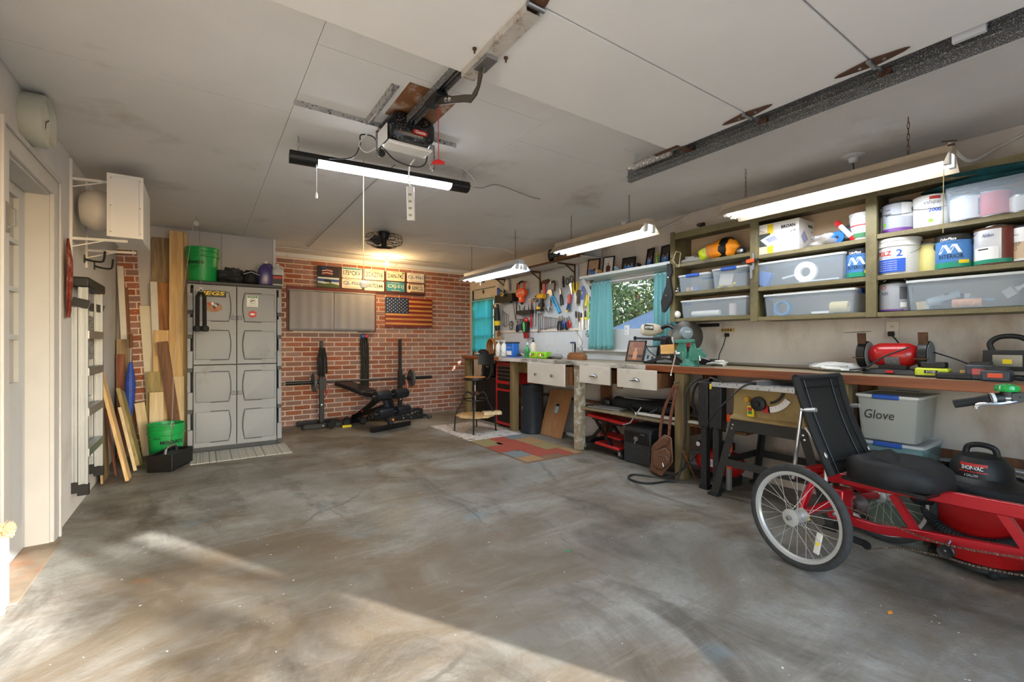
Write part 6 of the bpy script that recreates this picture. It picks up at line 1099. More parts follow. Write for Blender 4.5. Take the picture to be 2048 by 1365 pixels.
t=T('spring_clamp','small orange and black bar clamp gripping the olive shelf post','clamp',(SF-.03,1.92,1.7)); p=wx(1502,523,SF-.03); B().bar(p+V((0,.07,-.005)),p+V((0,-.06,.005)),.022,.016,ZA).ob('bar',m_black,t); B().bar(p+V((-.012,.03,0)),p+V((-.012,-.03,.004)),.03,.02,ZA).ob('trigger',m_or,t,bev=.004); B().bar(p+V((0,-.02,.06)),p+V((0,-.02,-.07)),.014,.01,YA).ob('jaw',m_steel,t)
def YX(px,X): return wx(px,600,X).y
# ---- totes
def clearmat(name,c,a): 
    return MT(name,c,.12,alpha=a)
m_clear=clearmat('clear_plastic',(206,222,236),.2); m_clid=clearmat('milky_lid',(226,230,232),.75); m_blh=MT('blue_latch',(30,82,170),.35)
def tote(label,y0,y1,x0,x1,z,h,lid=True,latch='ends',name='storage_bin',grp='clear bins on the olive shelves',taper=.9,body=None,lidm=None):
    """tapered clear bin between y0>y1"""
    cx,cy=(x0+x1)/2,(y0+y1)/2; dx,dy=(x1-x0)/2,(y0-y1)/2; t=T(name,label,'storage bin',(cx,cy,z),0,grp)
    def loop(k,zz,ins=0):
        r=.025; out=[]
        for sx,sy,a0 in((1,1,0),(-1,1,90),(-1,-1,180),(1,-1,270)):
            for q in(0,45,90): a=(a0+q)*D2R; out.append(V((cx+sx*(dx*k-r-ins)+r*math.cos(a),cy+sy*(dy*(1-(1-k)*dx/dy)-r-ins)+r*math.sin(a),zz)))
        return out
    B().loft([loop(taper,z+.002),loop((taper+1)/2,z+h*.5),loop(.985,z+h-.02),loop(1.0,z+h-.018),loop(1.0,z+h-.006),loop(.97,z+h-.006),loop(.96,z+h-.02),loop((taper+1)/2,z+h*.5,.003),loop(taper,z+.006,.003)]).ob('body',body or m_clear,t)
    if lid: B().loft([loop(1.03,z+h-.008),loop(1.03,z+h+.006),loop(.95,z+h+.008),loop(.93,z+h+.002)]).ob('lid',lidm or m_clid,t)
    L_=[]
    if latch=='ends': L_=[((cx,cy+dy+.004,z+h-.01),(dx*.9,.02,.035)),((cx,cy-dy-.004,z+h-.01),(dx*.9,.02,.035))]
    elif latch=='front': L_=[((cx-dx-.004,cy,z+h-.004),(.02,dy*.85,.03)),((cx+dx+.004,cy,z+h-.004),(.02,dy*.85,.03))]
    for c,d in L_: B().box(c,d).ob('latch',m_blh,t,bev=.007)
    return t
y=lambda px:YX(px,3.66)
za,zb_,zc_=zs[0]
tote('small clear bin with blue latch nearest the window, middle shelf',y(1356),y(1418),3.655,3.9,zb_,.15,latch='front')
tote('small clear bin with blue latch beside the first post, middle shelf',y(1423),y(1496),3.655,3.9,zb_,.165,latch='front')
tote('clear bin holding white rolls on the bottom shelf nearest the window',y(1361),y(1494),3.655,3.9,zc_,.155)
za,zb_,zc_=zs[1]
tote('long clear bin holding a white tape roll on the middle shelf',y(1513),y(1690),3.65,3.9,zb_,.185)
tote('long clear bin with blue tape and cream roller on the bottom shelf',y(1527),y(1712),3.65,3.9,zc_,.165)
za,zb_,zc_=zs[2]
tote('long clear bin of brushes and caulk tubes beside the grey can',y(1815),y(2075),3.62,3.9,zc_,.18,latch='')
tote('long clear bin of paint tins with a green cloth on top',y(1893),y(2090),3.60,3.9,za,.2,lid=False,latch='')
# ---- contents
def roll(label,c,r0,r1,w,mat,ax=(1,0,0),name='tape_roll',cat='tape',grp=None): 
    return tag(B().lathe([(r0,-w/2),(r1,-w/2),(r1,w/2),(r0,w/2),(r0,-w/2)],c,ax,24).ob(name,mat),label,cat,grp)
def cyl(label,a,b,r,mat,name,cat,grp=None,hole=True):
    a=V(a);b=V(b);d=b-a; L=d.length
    return tag(B().lathe([(r*.35,0),(r*.9,0),(r,.006),(r,L-.006),(r*.9,L),(r*.35,L),(r*.35,0)],a,tuple(d),18).ob(name,mat),label,cat,grp)
zb0=zs[0][1]; yy=YX(1385,3.74)
for k,(dy,c) in enumerate(((.03,(190,140,80)),(-.02,(176,150,110)),(-.06,(60,110,180)))): tag(B().bb((3.70,yy+dy-.018,zb0+.01),(3.735,yy+dy+.012,zb0+.045)).ob('small_box',MT('box_tint%d'%k,c,.6),bev=.003),('small tan box inside the bin nearest the window','small brown box inside the bin nearest the window','small blue box inside the bin nearest the window')[k],'box')
yy=YX(1455,3.74); tag(B().box((3.72,yy,zb0+.08),(.01,.12,.1),rotm(5,10,0)).ob('paper_packet',MT('pale_paper',(206,196,182),.7)),'printed white packet inside the bin beside the first post','packet')
tag(B().tube(spl([(3.74,yy+.08,zb0+.02),(3.72,yy+.02,zb0+.035),(3.74,yy-.03,zb0+.02),(3.71,yy-.08,zb0+.04)],5),.012,6).ob('yellow_strap',m_yel),'coiled yellow strap in the bottom of the bin beside the first post','strap')
zz=zs[0][2]; cyl('white paint roller sleeve lying in the bin on the bottom shelf',(3.72,YX(1385,3.72),zz+.04),(3.72,YX(1440,3.72),zz+.04),.024,m_wht,'roller_sleeve','roller'); cyl('white plastic bottle standing in the bottom shelf bin by the first post',(3.73,YX(1466,3.73),zz+.01),(3.73,YX(1466,3.73),zz+.11),.03,MT('pinkish_bottle',(216,200,190),.4),'bottle','bottle')
tag(B().ell((3.67,YX(1354,3.67),zz+.04),.035).ob('white_ball',m_wht),'white plastic ball at the window end of the bottom shelf','ball')
zz=zs[1][1]; roll('white masking tape roll standing in the long middle bin',(3.69,YX(1612,3.69),zz+.085),.035,.075,.03,m_wht); tag(B().box((3.71,YX(1530,3.71),zz+.07),(.05,.09,.11),rotm(20,0,0)).ob('blue_packet',MT('bright_blue',(36,110,200),.4),bev=.004),'bright blue packet leaning in the long middle bin','packet')
tag(B().tube([(3.72,YX(1565,3.72),zz+.06),(3.72,YX(1590,3.72),zz+.075)],.008,6).ob('string_end',m_wht),'short white cord in the long middle bin','cord'); tag(B().bb((3.68,YX(1680,3.7),zz+.01),(3.84,YX(1600,3.7),zz+.02)).ob('clear_tray',m_clid),'milky flat tray lying in the long middle bin','tray')
zz=zs[1][2]; roll('wide blue painter tape roll in the long bottom bin',(3.71,YX(1566,3.71),zz+.065),.045,.058,.05,MT('painter_blue',(80,150,206),.5)); cyl('cream paint roller sleeve in the long bottom bin',(3.70,YX(1662,3.7),zz+.05),(3.70,YX(1698,3.7),zz+.05),.038,MT('cream_fleece',(226,210,160),.95,bump=.5,bs=150),'roller_sleeve','roller')
tag(B().bb((3.68,YX(1660,3.7),zz+.008),(3.76,YX(1625,3.7),zz+.024)).ob('white_card',m_wht),'white card lying in the long bottom bin','card')
zz=zs[2][2]; 
cyl('white caulk tube lying in the brush bin',(3.70,YX(1855,3.7),zz+.05),(3.72,YX(1920,3.72),zz+.09),.024,MT('tube_white_blue',(170,186,200),.4),'caulk_tube','tube'); cyl('orange labelled caulk tube lying at the bottom of the brush bin',(3.68,YX(1905,3.68),zz+.035),(3.68,YX(1965,3.68),zz+.035),.025,MT('orange_label',(214,150,110),.4,var=.3,vs=50),'caulk_tube','tube')
def brush(label,a,b,w,hm,bm):
    a=V(a);b=V(b);t=T('paint_brush',label,'brush',(a+b)/2); d=(b-a); sd=YA if abs(d.normalized().y)<.8 else ZA
    B().bar(a,a+d*.4,w,.014,sd).ob('bristles',bm,t); B().bar(a+d*.4,a+d*.52,w*1.05,.017,sd).ob('ferrule',m_steel,t); B().tube([a+d*.5,a+d*.65,b],[w*.35,.009,.008],8).ob('handle',hm,t)
brush('paint brush with pale bristles in the brush bin',(3.69,YX(1833,3.69),zz+.03),(3.72,YX(1880,3.72),zz+.045),.05,m_wht,wpale); brush('dark bristled brush lying across the brush bin',(3.70,YX(1888,3.7),zz+.07),(3.74,YX(1990,3.74),zz+.05),.06,MT('light_blue_handle',(150,190,220),.4),MT('dark_bristle',(56,74,96),.9)); brush('white handled brush raised at the end of the brush bin',(3.72,YX(2010,3.72),zz+.07),(3.7,YX(2060,3.7),zz+.13),.05,m_wht,m_clid)
# ---- cans
m_tin=MT('dull_tin',(150,152,156),.3,.9,var=.05,vs=8); 
def can(label,px,Xc,z,r,h,body,rim=m_steel,bail=-20,plast=False,name='paint_can',grp='paint cans on the olive shelves',lidc=None):
    c=V((Xc,YX(px,Xc),z)); t=T(name,label,'paint can',c,0,grp)
    if plast: B().lathe([(0,.003),(r*.93,0),(r*.97,h*.75),(r*1.03,h*.77),(r*1.03,h*.8),(r*.99,h*.81),(r*1.0,h*.9),(r*1.04,h*.91),(r*1.05,h*.99),(r,h),(0,h*.985)],c,n=32).ob('pail',body,t)
    else:
        B().lathe([(0,.004),(r*.98,.002),(r,.006),(r,h-.006)],c,n=32).ob('can_body',body,t); B().lathe([(r*1.02,h-.012),(r*1.03,h-.004),(r*1.0,h),(r*.9,h-.004),(r*.88,h-.01),(0,h-.009)],c,n=32).ob('rim',rim,t); B().lathe([(r*1.02,0),(r*1.02,.007),(r,.008)],c,n=32).ob('base_rim',rim,t)
    if bail is not None:
        d=facing(c); u=V((-d.y,d.x,0)); hz=h*.72 if not plast else h*.82; k=bail*D2R; n=(d*math.cos(k)+ZA*math.sin(k))
        B().tube([c+ZA*hz+u*(r+.006)*math.cos(s*D2R)+n*(r*1.12)*math.sin(s*D2R) for s in range(0,181,12)],.0016,5).ob('bail',m_steel,t)
        for s in(-1,1): B().lathe([(0,.006),(.014,.005),(.018,0)],c+ZA*hz+u*s*r,tuple(u*s),12).ob('bail_ear',m_black,t)
    return t,c
def band(t,c,r,z0,z1,a0,a1,mat,name='label_band',lift=.0008):
    d=facing(c); a=math.degrees(math.atan2(d.y,d.x)); B().lathe([(r+lift,z0),(r+lift,z1)],c,(0,0,1),20,a+a0,a+a1).ob(name,mat,t)
za,zm_,zl=zs[2]
gw=MT('gloss_white_label',(230,230,228),.35); gg=MT('silver_grey_label',(168,172,180),.35); pu_=MT('purple_print',(110,60,140),.4); cbl=MT('can_blue_label',(74,130,196),.4); tealg=MT('green_teal_print',(24,140,110),.4)
def ct(t,c,r,body,h,z,ad,mat,w,**k): cantext(t,body,h,c,r,z,ad*D2R,mat,w,**k)
t,c=can('silver grey paint can with purple foot band on the upper shelf',1796,3.76,za,.083,.2,gg,m_black); band(t,c,.083,.008,.03,-70,70,pu_); ct(t,c,.083,'SP',.016,.12,-35,m_blk,.035); ct(t,c,.083,'rse',.012,.15,-38,m_blk,.03); band(t,c,.083,.1,.19,12,60,MT('splashed_paint',(216,216,214),.4),'paint_splash',.001); band(t,c,.083,.05,.07,-60,-45,MT('lime_print',(130,190,50),.5),'mark')
t,c=can('white paint can with red lid label beside the green cloth bin',1862,3.76,za,.085,.2,gw,gw); ct(t,c,.085,'valspar',.03,.15,5,MT('grey_print',(110,110,112),.5),.085); ct(t,c,.085,'2000',.024,.105,12,m_blu,.06,bold=.03); band(t,c,.085,.17,.198,-5,30,m_rdp); band(t,c,.085,.03,.05,-8,6,MT('lime_print',(130,190,50),.5),'mark')
t,c=can('pale can mostly hidden behind the silver grey can',1757,3.84,za,.075,.19,gw,gw,None)
t,c=can('large white bucket with red and blue label on the middle shelf',1797,3.765,zm_,.112,.235,MT('white_pail',(226,224,218),.4),plast=True,name='paint_bucket',bail=-35); R1=.112*.96; band(t,c,R1,.015,.1,-62,18,MT('label_blue',(34,90,200),.4),lift=.003); band(t,c,R1,.1,.17,-62,20,gw,lift=.003); ct(t,c,R1,'KILZ',.03,.138,-38,m_rdp,.075,bold=.03,lift=.005); ct(t,c,R1,'2',.045,.135,2,m_blu,.03,bold=.02,lift=.005); ct(t,c,R1,'ALL-PURPOSE',.011,.112,-36,m_blu,.075,lift=.005)
for k in range(5): ct(t,c,R1,'PRIMER SEALER STAINBLOCKER',.006,.085-.014*k,-30,m_wht,.1,lift=.006)
t,c=can('pale yellow paint can squeezed between the white bucket and blue can',1862,3.82,zm_,.07,.19,MT('pale_yellow_label',(226,216,140),.4),None or m_steel,-60)
t,c=can('blue labelled interior paint can with house picture on the middle shelf',1909,3.745,zm_,.086,.205,cbl,m_black,-45)
def colourplace(t,c,r,h,off=0):
    band(t,c,r,h*.82,h-.012,-80,80,m_blk); ct(t,c,r,'ColorPlace',.016,h*.87,-20+off,m_wht,.075,bold=.02,shear=.2); band(t,c,r,.008,h*.2,-75,70,tealg); ct(t,c,r,'INTERIOR',.026,h*.36,-12+off,m_blk,.115,bold=.01); ct(t,c,r,'HIGH DURABILITY',.008,h*.76,-10+off,m_blk,.1)
    for k,a in enumerate((-30,0)):
        d=facing(c); ang=math.atan2(d.y,d.x)+(a+off)*D2R; 
        for s in(-1,1): ct(t,c,r,'/' if s<0 else '\\',.05,h*.58,a+off+s*9,m_wht,.04,bold=.04)
    d=facing(c); band(t,c,r,.03,.05,12,45,m_yel,'mark',.0012)
colourplace(t,c,.086,.205)
t,c=can('silver and brown paint can with oval mark on the middle shelf',1993,3.73,zm_,.092,.21,MT('silver_label',(206,208,212),.3,.2),m_rust,40); band(t,c,.092,.01,.198,12,75,MT('red_brown_label',(112,50,40),.4)); band(t,c,.092,.008,.03,-75,40,tealg,lift=.0012); band(t,c,.092,.03,.1,-68,5,gw,lift=.001); ct(t,c,.092,'Alden',.02,.165,-22,m_navy,.05,shear=.2,lift=.002); band(t,c,.092,.085,.092,-50,-20,m_blk,'mark',.002)
t,c=can('cream paint can with black lettering at the outer end of the middle shelf',2062,3.74,zm_,.085,.2,gw,m_black,None); band(t,c,.085,.02,.11,-80,80,MT('tan_label',(196,170,140),.4)); ct(t,c,.085,'DEEP',.02,.1,-42,m_blk,.05); ct(t,c,.085,'NO',.02,.075,-46,m_blk,.03); ct(t,c,.085,'place',.012,.15,-42,m_blk,.03)
t,c=can('silver grey can lettered RED on the bottom shelf',1790,3.75,zl,.083,.195,gg,m_black,60); ct(t,c,.083,'RED',.018,.12,-38,m_blk,.04); band(t,c,.083,.008,.018,-75,30,pu_); band(t,c,.083,.03,.06,18,42,gw,'barcode_label'); band(t,c,.083,.08,.16,15,45,MT('dark_grey_print',(90,92,98),.4),'text_panel'); ct(t,c,.083,'O',.03,.16,-42,m_rdp,.03)
t,c=can('blue labelled interior paint can beside the tape bin',1722,3.74,zs[1][1],.083,.2,cbl,m_black,None); colourplace(t,c,.083,.2,-6)
t,c=can('white tub with red stripe and green splash on the upper shelf',1728,3.76,zs[1][0],.08,.19,gw,plast=True,name='paint_tub',bail=None); band(t,c,.076,.1,.108,-70,40,m_rdp,lift=.004); band(t,c,.076,.02,.05,-50,10,m_grn,lift=.004)
for px,lb,mt,r in((1935,'white tin standing inside the green cloth bin',gw,.075),(1990,'pink red tin standing inside the green cloth bin',MT('pink_red_label',(206,70,86),.4),.07),(2047,'short white tin at the outer end of the green cloth bin',gw,.06)):
    t,c=can(lb,px,3.745,za+.008,r,.15 if r>.065 else .1,mt,m_steel,None)
    if px==1935: band(t,c,r,.02,.12,35,70,m_navy)
# green cloth on the bin, heap
m_gcl=MT('dark_teal_cloth',(16,74,82),.9,var=.25,vs=14,bump=.3,bs=30)
lump('folded_cloth','dark green cloth bundled on top of the bin of paint tins','cloth',(3.755,YX(1995,3.7),za+.248),(.13,.30,.045),m_gcl,11,n=36,m=14,amp=.2)
# ---- upper shelves, bays A and B
za=zs[0][0]; p=V((3.76,YX(1440,3.76),za+.085)); t=T('hi_vis_bundle','orange and yellow hi-vis clothing bundle wrapped in clear plastic on the upper shelf','clothing bundle',(p.x,p.y,za))
lump('orange_cloth','','',p+V((0,-.02,0)),(.1,.15,.083),MT('hi_vis_orange',(255,150,20),.6,var=.12,vs=14,bump=.3,bs=25),7,amp=.1,par=t); lump('yellow_cloth','','',p+V((-.01,.13,-.02)),(.075,.06,.06),MT('hi_vis_yellow',(206,226,40),.6),9,amp=.1,par=t); B().lathe([(.098,-.03),(.101,0),(.098,.03)],p+V((0,-.07,0)),(0,1,.12),20).ob('black_band',m_black,t); B().ell(p+V((0,.08,-.005)),(.095,.11,.08)).ob('plastic_wrap',MT('clear_film',(230,235,235),.1,alpha=.12),t); B().ell(p+V((0,-.19,-.04)),(.04,.04,.04)).ob('grey_end',m_steel,t)
p=V((3.72,YX(1383,3.72),za+.03)); lump('clear_bag','crumpled clear plastic bag at the window end of the upper shelf','bag',p,(.06,.1,.03),MT('crumpled_clear',(206,206,206),.2,alpha=.6,bump=.8,bs=40),4,amp=.2)
za=zs[1][0]; y0,y1=YX(1513,3.66),YX(1598,3.66); t=T('fan_light_carton','white carton for a ceiling fan light with yellow stripe, on the upper shelf','carton',(3.78,(y0+y1)/2,za)); bxm=MT('white_carton',(232,228,222),.6); B().bb((3.66,y1,za+.002),(3.915,y0,za+.235)).ob('carton',bxm,t,bev=.002)
q=lambda f,z:V((3.659,y0+(y1-y0)*f,za+z)); Wd=y0-y1
text('BROAN',.026,q(.76,.19),MY,ZA,m_blk,t,width=.1,bold=.04); text('678',.016,q(.87,.148),MY,ZA,m_blk,t,width=.035); text('50   4.0   US4',.01,q(.78,.04),MY,ZA,m_blk,t,width=.09); text('VENTILATION FAN LIGHT',.008,q(.8,.115),MY,ZA,MT('grey_print',(110,110,112),.5),t,width=.09)
B().prism([(0,0),(Wd*.3,0),(Wd*.26,.16),(0,.2)],q(.01,.01),MY,ZA,.0005).ob('room_print',MT('tan_room_print',(206,190,166),.5,var=.2,vs=40),t); B().prism([(0,0),(.045,.0),(.045,.225),(0,.225)],q(.27,.003),MY,ZA,.0008).ob('yellow_stripe',m_yel,t); B().prism([(0,0),(.085,0),(.085,.1),(0,.1)],q(.07,.06),MY,ZA,.0009).ob('window_print',MT('dark_window_print',(60,66,60),.5),t); B().prism([(0,.06),(.06,.0),(.19,.035),(.11,.105)],q(.1,.055),MY,ZA,.0014).ob('fan_print',MT('pale_print2',(236,236,238),.4),t); B().prism([(.03,.062),(.06,.03),(.13,.045),(.1,.08)],q(.12,.055),MY,ZA,.0018).ob('fan_grille_print',MT('blue_grey_print',(150,156,186),.4),t)
s=V((3.79,y1-.001,za+.19)); text('BROAN',.02,s+V((.05,0,0)),XA,ZA,m_blk,t,width=.07,bold=.04); text('678',.014,s+V((.07,0,-.04)),XA,ZA,m_blk,t,width=.03); B().prism([(0,.05),(.05,0),(.11,.04),(.05,.1)],V((3.69,y1-.001,za+.05)),XA,ZA,.0006).ob('fan_print',MT('blue_grey_print',(150,156,186),.4),t)
p=V((3.71,YX(1650,3.71),za+.04)); t=T('clear_bag','crumpled clear bag of cream fittings beside the fan carton','bag',p-ZA*.04); lump('film','','',p,(.06,.09,.04),MT('crumpled_clear',(206,206,206),.2,alpha=.6,bump=.8,bs=40),6,amp=.22,par=t); B().ell(p+V((0,0,.012)),(.035,.04,.03)).ob('fittings',MT('tan_bristle2',(176,150,106),.9),t)
p=V((3.71,YX(1676,3.71),za+.05)); t=roll('blue tape dispenser roll on the upper shelf beside the clear bag',p,.012,.042,.04,MT('bright_blue',(36,110,200),.4),(1,0,.2)); 
p=V((3.70,YX(1692,3.7),za+.07)); t=T('red_marker_pack','red and white tube leaning beside the white tub','tube',p-ZA*.07); B().tube([p+V((0,-.05,-.06)),p+V((0,.05,.075))],.016).ob('tube',gw,t); B().tube([p+V((0,.035,.053)),p+V((0,.06,.085))],.018).ob('cap',m_red,t); B().tube([p+V((0,-.05,-.06)),p+V((0,-.03,-.035))],.018).ob('base',m_red,t)
p=V((3.76,YX(1705,3.76),za+.06)); lump('grey_bag','dark grey bag with packets heaped beside the white tub','bag',p,(.06,.075,.06),MT('dark_grey_film',(78,84,88),.4,var=.4,vs=25),8,amp=.15)
p=V((3.7,YX(1362,3.7),zs[0][1]+.02)); lump('silver_scrap','crumpled silver foil scrap at the end of the middle shelf','foil',p+V((-.04,.02,0)),(.025,.03,.02),m_chrome,4,amp=.3)
tag(B().bb((3.7,YX(1462,3.7)-.1,2.2),(3.9,YX(1400,3.7)+.06,2.215)).ob('loose_board',m_grime),'flat board lying on top of the olive shelf unit','board'); p=V((3.7,YX(1402,3.7),2.235)); t=T('cable_reel','small black reel of wire on top of the olive shelf unit','reel',p-ZA*.03); B().tube([p+V((.028*math.cos(a*.7),.035*math.sin(a*.7)+.0,.012*math.sin(a*1.3))) for a in range(36)],.004,5).ob('wire',m_black,t); B().lathe([(.01,-.03),(.014,-.03),(.014,.03),(.01,.03)],p,(1,0,0),10).ob('hub',m_rust,t)
# ================================================================ on the bench
def on(px,py): return wz(px,py,BZ)
def at_(px,X,z=BZ): p=YX(px,X); return V((X,p,z))
c=at_(966,3.55); t=T('cap','black ball cap lying on the bench corner by the brick wall','cap',c); B().lathe([(.085,0),(.09,.02),(.085,.06),(.05,.095),(0,.1)],c,n=18).ob('crown',m_rubber,t); B().loft([[c+V((-.06+.09*math.cos(a)-.03,.09*math.sin(a),z)) for a in [1.57+3.14*i/8 for i in range(9)]] for z in(.006,.014)]).ob('brim',m_rubber,t); B().bar(c+V((-.088,-.03,.03)),c+V((-.088,.03,.035)),.02,.006,ZA).ob('white_mark',m_wht,t)
c=at_(986,3.74); t=T('cord_reel','tan extension cord coiled on a brown reel standing on the bench','cord reel',c)
for k in range(6): B().tube([c+V((-.05+.02*k,.115*math.cos(a)*(1-.015*k),.135+.125*math.sin(a))) for a in [i*.35 for i in range(18)]],.0095,6,True).ob('cord_loop',(MT('tan_cord',(186,130,70),.5),MT('brown_cord',(120,70,44),.5))[k%2],t)
B().box(c+V((0,0,.02)),(.12,.16,.03)).ob('foot',wdk,t)
for k,(px_,lb) in enumerate(((997,'white leaf-printed spray bottle nearer the brick wall'),(1008,'white leaf-printed spray bottle beside the blue tub'))):
    c=at_(px_,3.66); t=T('spray_bottle',lb,'bottle',c,0,'spray bottles on the bench'); B().lathe([(.04,0),(.045,.008),(.045,.14),(.03,.175),(.014,.19),(.014,.21),(0,.21)],c,n=18).ob('bottle',m_wht,t); B().bar(c+V((.02,0,.225)),c+V((-.05,0,.228)),.02,.022,YA).ob('trigger_head',m_clid,t)
    for j in range(6): B().ell(c+V((-.044*math.cos(.5*j-1.2),.044*math.sin(.5*j-1.2),.03+.02*j)),(.003,.008,.006)).ob('leaf_print',MT('leaf_print_green',(70,90,70),.5),t)
    c2=0
c=at_(1025,3.72); t=T('blue_tub','bright blue plastic tub with white label on the bench','tub',c); B().bb(c+V((-.06,-.09,0)),c+V((.06,.09,.2))).ob('tub',MT('bright_blue',(36,110,200),.4),t,bev=.015); B().bb(c+V((-.064,-.06,.02)),c+V((-.06,.06,.08))).ob('label',m_wht,t); text('SHOP TOWELS',.014,c+V((-.0605,0,.13)),MY,ZA,m_wht,t,width=.1); B().bb(c+V((-.062,-.092,.185)),c+V((.062,.092,.21))).ob('lid',MT('dark_blue_plastic',(40,56,80),.5),t)
c=at_(1040,3.6); t=T('charging_cable','tangle of black and white charging cables beside the blue tub','cable',c); B().tube(spl([c+V((.06*math.sin(2.3*k)+.0,.05*math.cos(1.7*k),.006+.045*abs(math.sin(1.9*k)))) for k in range(9)],5),.004,5).ob('cord',m_bc,t); B().tube(spl([c+V((.03+.04*math.sin(1.9*k),-.07+.05*math.cos(2.1*k),.006+.05*abs(math.sin(1.3*k)))) for k in range(8)],5),.0035,5).ob('cord',m_wc,t)
c=at_(1028,3.45); tag(B().bb(c+V((-.06,-.16,.0)),c+V((.06,.2,.006))).ob('blue_mat',m_blu),'thin blue plastic sheet lying at the bench edge','sheet')
c=at_(1054.5,3.62); t=T('soap_bottle','clear bottle of green soap on the bench','bottle',c); B().lathe([(.035,0),(.038,.01),(.038,.1),(.02,.14),(.012,.15),(.012,.17),(0,.17)],c,n=18).ob('bottle',MT('green_liquid',(60,150,90),.15),t); B().lathe([(.0385,.03),(.0385,.08)],c,n=18).ob('label',m_grn,t); B().lathe([(.014,.168),(.014,.19),(.004,.195),(.004,.22),(0,.22)],c,n=12).ob('cap',m_clid,t)
c=at_(1066.5,3.74); t=T('pump_bottle','cream pump bottle behind the bright green packets','bottle',c); B().lathe([(.036,0),(.04,.01),(.04,.17),(.02,.195),(.015,.21),(0,.21)],c,n=18).ob('bottle',MT('cream_bottle',(226,216,196),.4),t); B().lathe([(.018,.208),(.018,.23),(.006,.235),(.006,.265),(0,.265)],c,n=12).ob('pump',m_blackp,t); B().bar(c+V((0,0,.262)),c+V((-.045,0,.258)),.014,.01,YA).ob('spout',m_blackp,t)
for k,(px_,lb) in enumerate(((1072,'bright green wipes packet with orange print, nearer the brick wall'),(1089,'bright green wipes packet with orange print, nearer the sander'))):
    c=at_(px_,3.55); t=T('wipes_packet',lb,'packet',c,0,'green packets on the bench'); B().loft([[c+V((sx*dx,sy*dy,z)) for sx,sy in((-1,-1),(1,-1),(1,1),(-1,1))] for dx,dy,z in((.05,.08,.001),(.055,.086,.04),(.045,.08,.085))]).ob('packet',MT('lime_packet',(130,196,40),.4,var=.25,vs=30),t,bev=.01)
    for j in range(4): B().ell(c+V((-.055,-.05+.034*j,.04+.012*(j%2))),(.003,.014,.018)).ob('print',(MT('orange_print',(226,140,40),.5),m_grn,m_rdp,m_wht)[(j+k)%4],t)
c=at_(1111,3.56); t=T('detail_sander','grey corded detail sander lying on the bench','sander',c); B().tube([c+V((0,.1,.03)),c+V((0,.02,.035)),c+V((0,-.08,.03)),c+V((0,-.12,.026))],[.02,.03,.034,.018],12).ob('body',MT('mid_grey_plastic',(120,120,120),.5),t); B().bb(c+V((-.035,.06,.0)),c+V((.035,.15,.02))).ob('pad',m_black,t); B().tube(spl([c+V((0,-.12,.026)),c+V((.04,-.2,.02)),c+V((.15,-.2,.1)),V((XR-.04,c.y-.12,BZ+.2)),V((XR-.03,c.y+.02,BZ+.36))],6),.005,6).ob('cord',m_gcb,t)
c=at_(1154,3.62); t=T('tool_block','brown wooden block holding hex keys and bits on the bench','tool holder',c); B().prism([(-.13,0),(.13,0),(.13,.045),(.09,.085),(-.09,.085),(-.13,.045)],c+V((-.04,0,.001)),MY,ZA,-.08).ob('block',WOOD('warm_brown_block',(150,100,60),(112,70,38),'y',8,.6,False),t,bev=.003)
B().tube([c+V((0,.075,.08)),c+V((0,.075,.2))],.006).ob('t_key_shaft',m_steel,t); B().bar(c+V((0,.115,.2)),c+V((0,.03,.2)),.02,.018,ZA).ob('t_handle',MT('dark_blue_grip',(44,62,96),.5),t,bev=.006); B().tube([c+V((.01,.045,.08)),c+V((.01,.045,.19))],.011).ob('dark_bit',m_black,t)
for k in range(7): B().cyl(c+V((.0,.02-.019*k,.08)),c+V((.0,.02-.019*k,.12+.02*((k*3)%4)*.6)),.0045,n=8).ob('drill_bit',m_steel,t)
for lb,x0,x1,yt,yb,kd in (('large framed beach photo leaning on the white board beside the mitre saw',1253,1290,677,720,'room'),('smaller framed photo of a person in dark blue under the saw handle',1289,1316,687,721,'beach')):
    p=at_((x0+x1)/2,3.80 if kd=='room' else 3.72); tt=(p-EY).dot(FW); photo(lb,(p.x-.03,p.y,BZ+.002),(x1-x0)*tt/FPX*1.3,(yb-yt)*tt/FPX*1.0,kd,14,-6,grp='framed photos standing on the bench')
# mitre saw
X0=3.62; P=lambda px,py,dx=0.: wx(px,py,X0+dx); c=at_(1330,X0); t=T('mitre_saw','black and grey mitre saw with cream dust bag on the bench','mitre saw',c); Z0=BZ
B().loft([[P(x,y,d) for x,y in((1285,724),(1304,727),(1314,722),(1331,719),(1343,722),(1345,727),(1366,727),(1364,721),(1350,711),(1322,710),(1306,719))] for d in(-.1,.1)]).ob('base',MT('speckled_black_casting',(24,24,25),.6,speck=(150,150,150),sk=.25,ss=170),t); B().bb(P(1342,700)+V((-.02,-.08,-.04)),P(1342,700)+V((.05,.1,.13))).ob('head_block',m_black,t,bev=.01)
B().lathe([(0,0),(.13,0),(.13,.02),(0,.02)],V((X0+.02,YX(1345,X0),Z0+.06)),n=28).ob('turntable',m_steel,t); B().bb((X0+.06,YX(1370,X0),Z0+.08),(X0+.085,YX(1325,X0),Z0+.16)).ob('fence',m_alu,t)
n=(-FW*.9+MY*.1).normalized(); bc=P(1374,674,.02); B().lathe([(0,-.012),(.13,-.012),(.147,-.006),(.147,.006),(.13,.014),(.05,.02),(0,.02)],bc,tuple(n),40).ob('blade_guard',MT('smoky_guard',(70,64,60),.3,var=.15,vs=12),t); B().lathe([(.135,.0145),(.147,.0085)],bc,tuple(n),40,-40,80).ob('guard_rim',m_steel,t); B().lathe([(0,.02),(.06,.022),(.066,.04),(.05,.07),(0,.075)],bc+V((0,.03,.03)),tuple(n),20).ob('motor_cover',MT('blue_grey_casting',(130,144,152),.4),t)
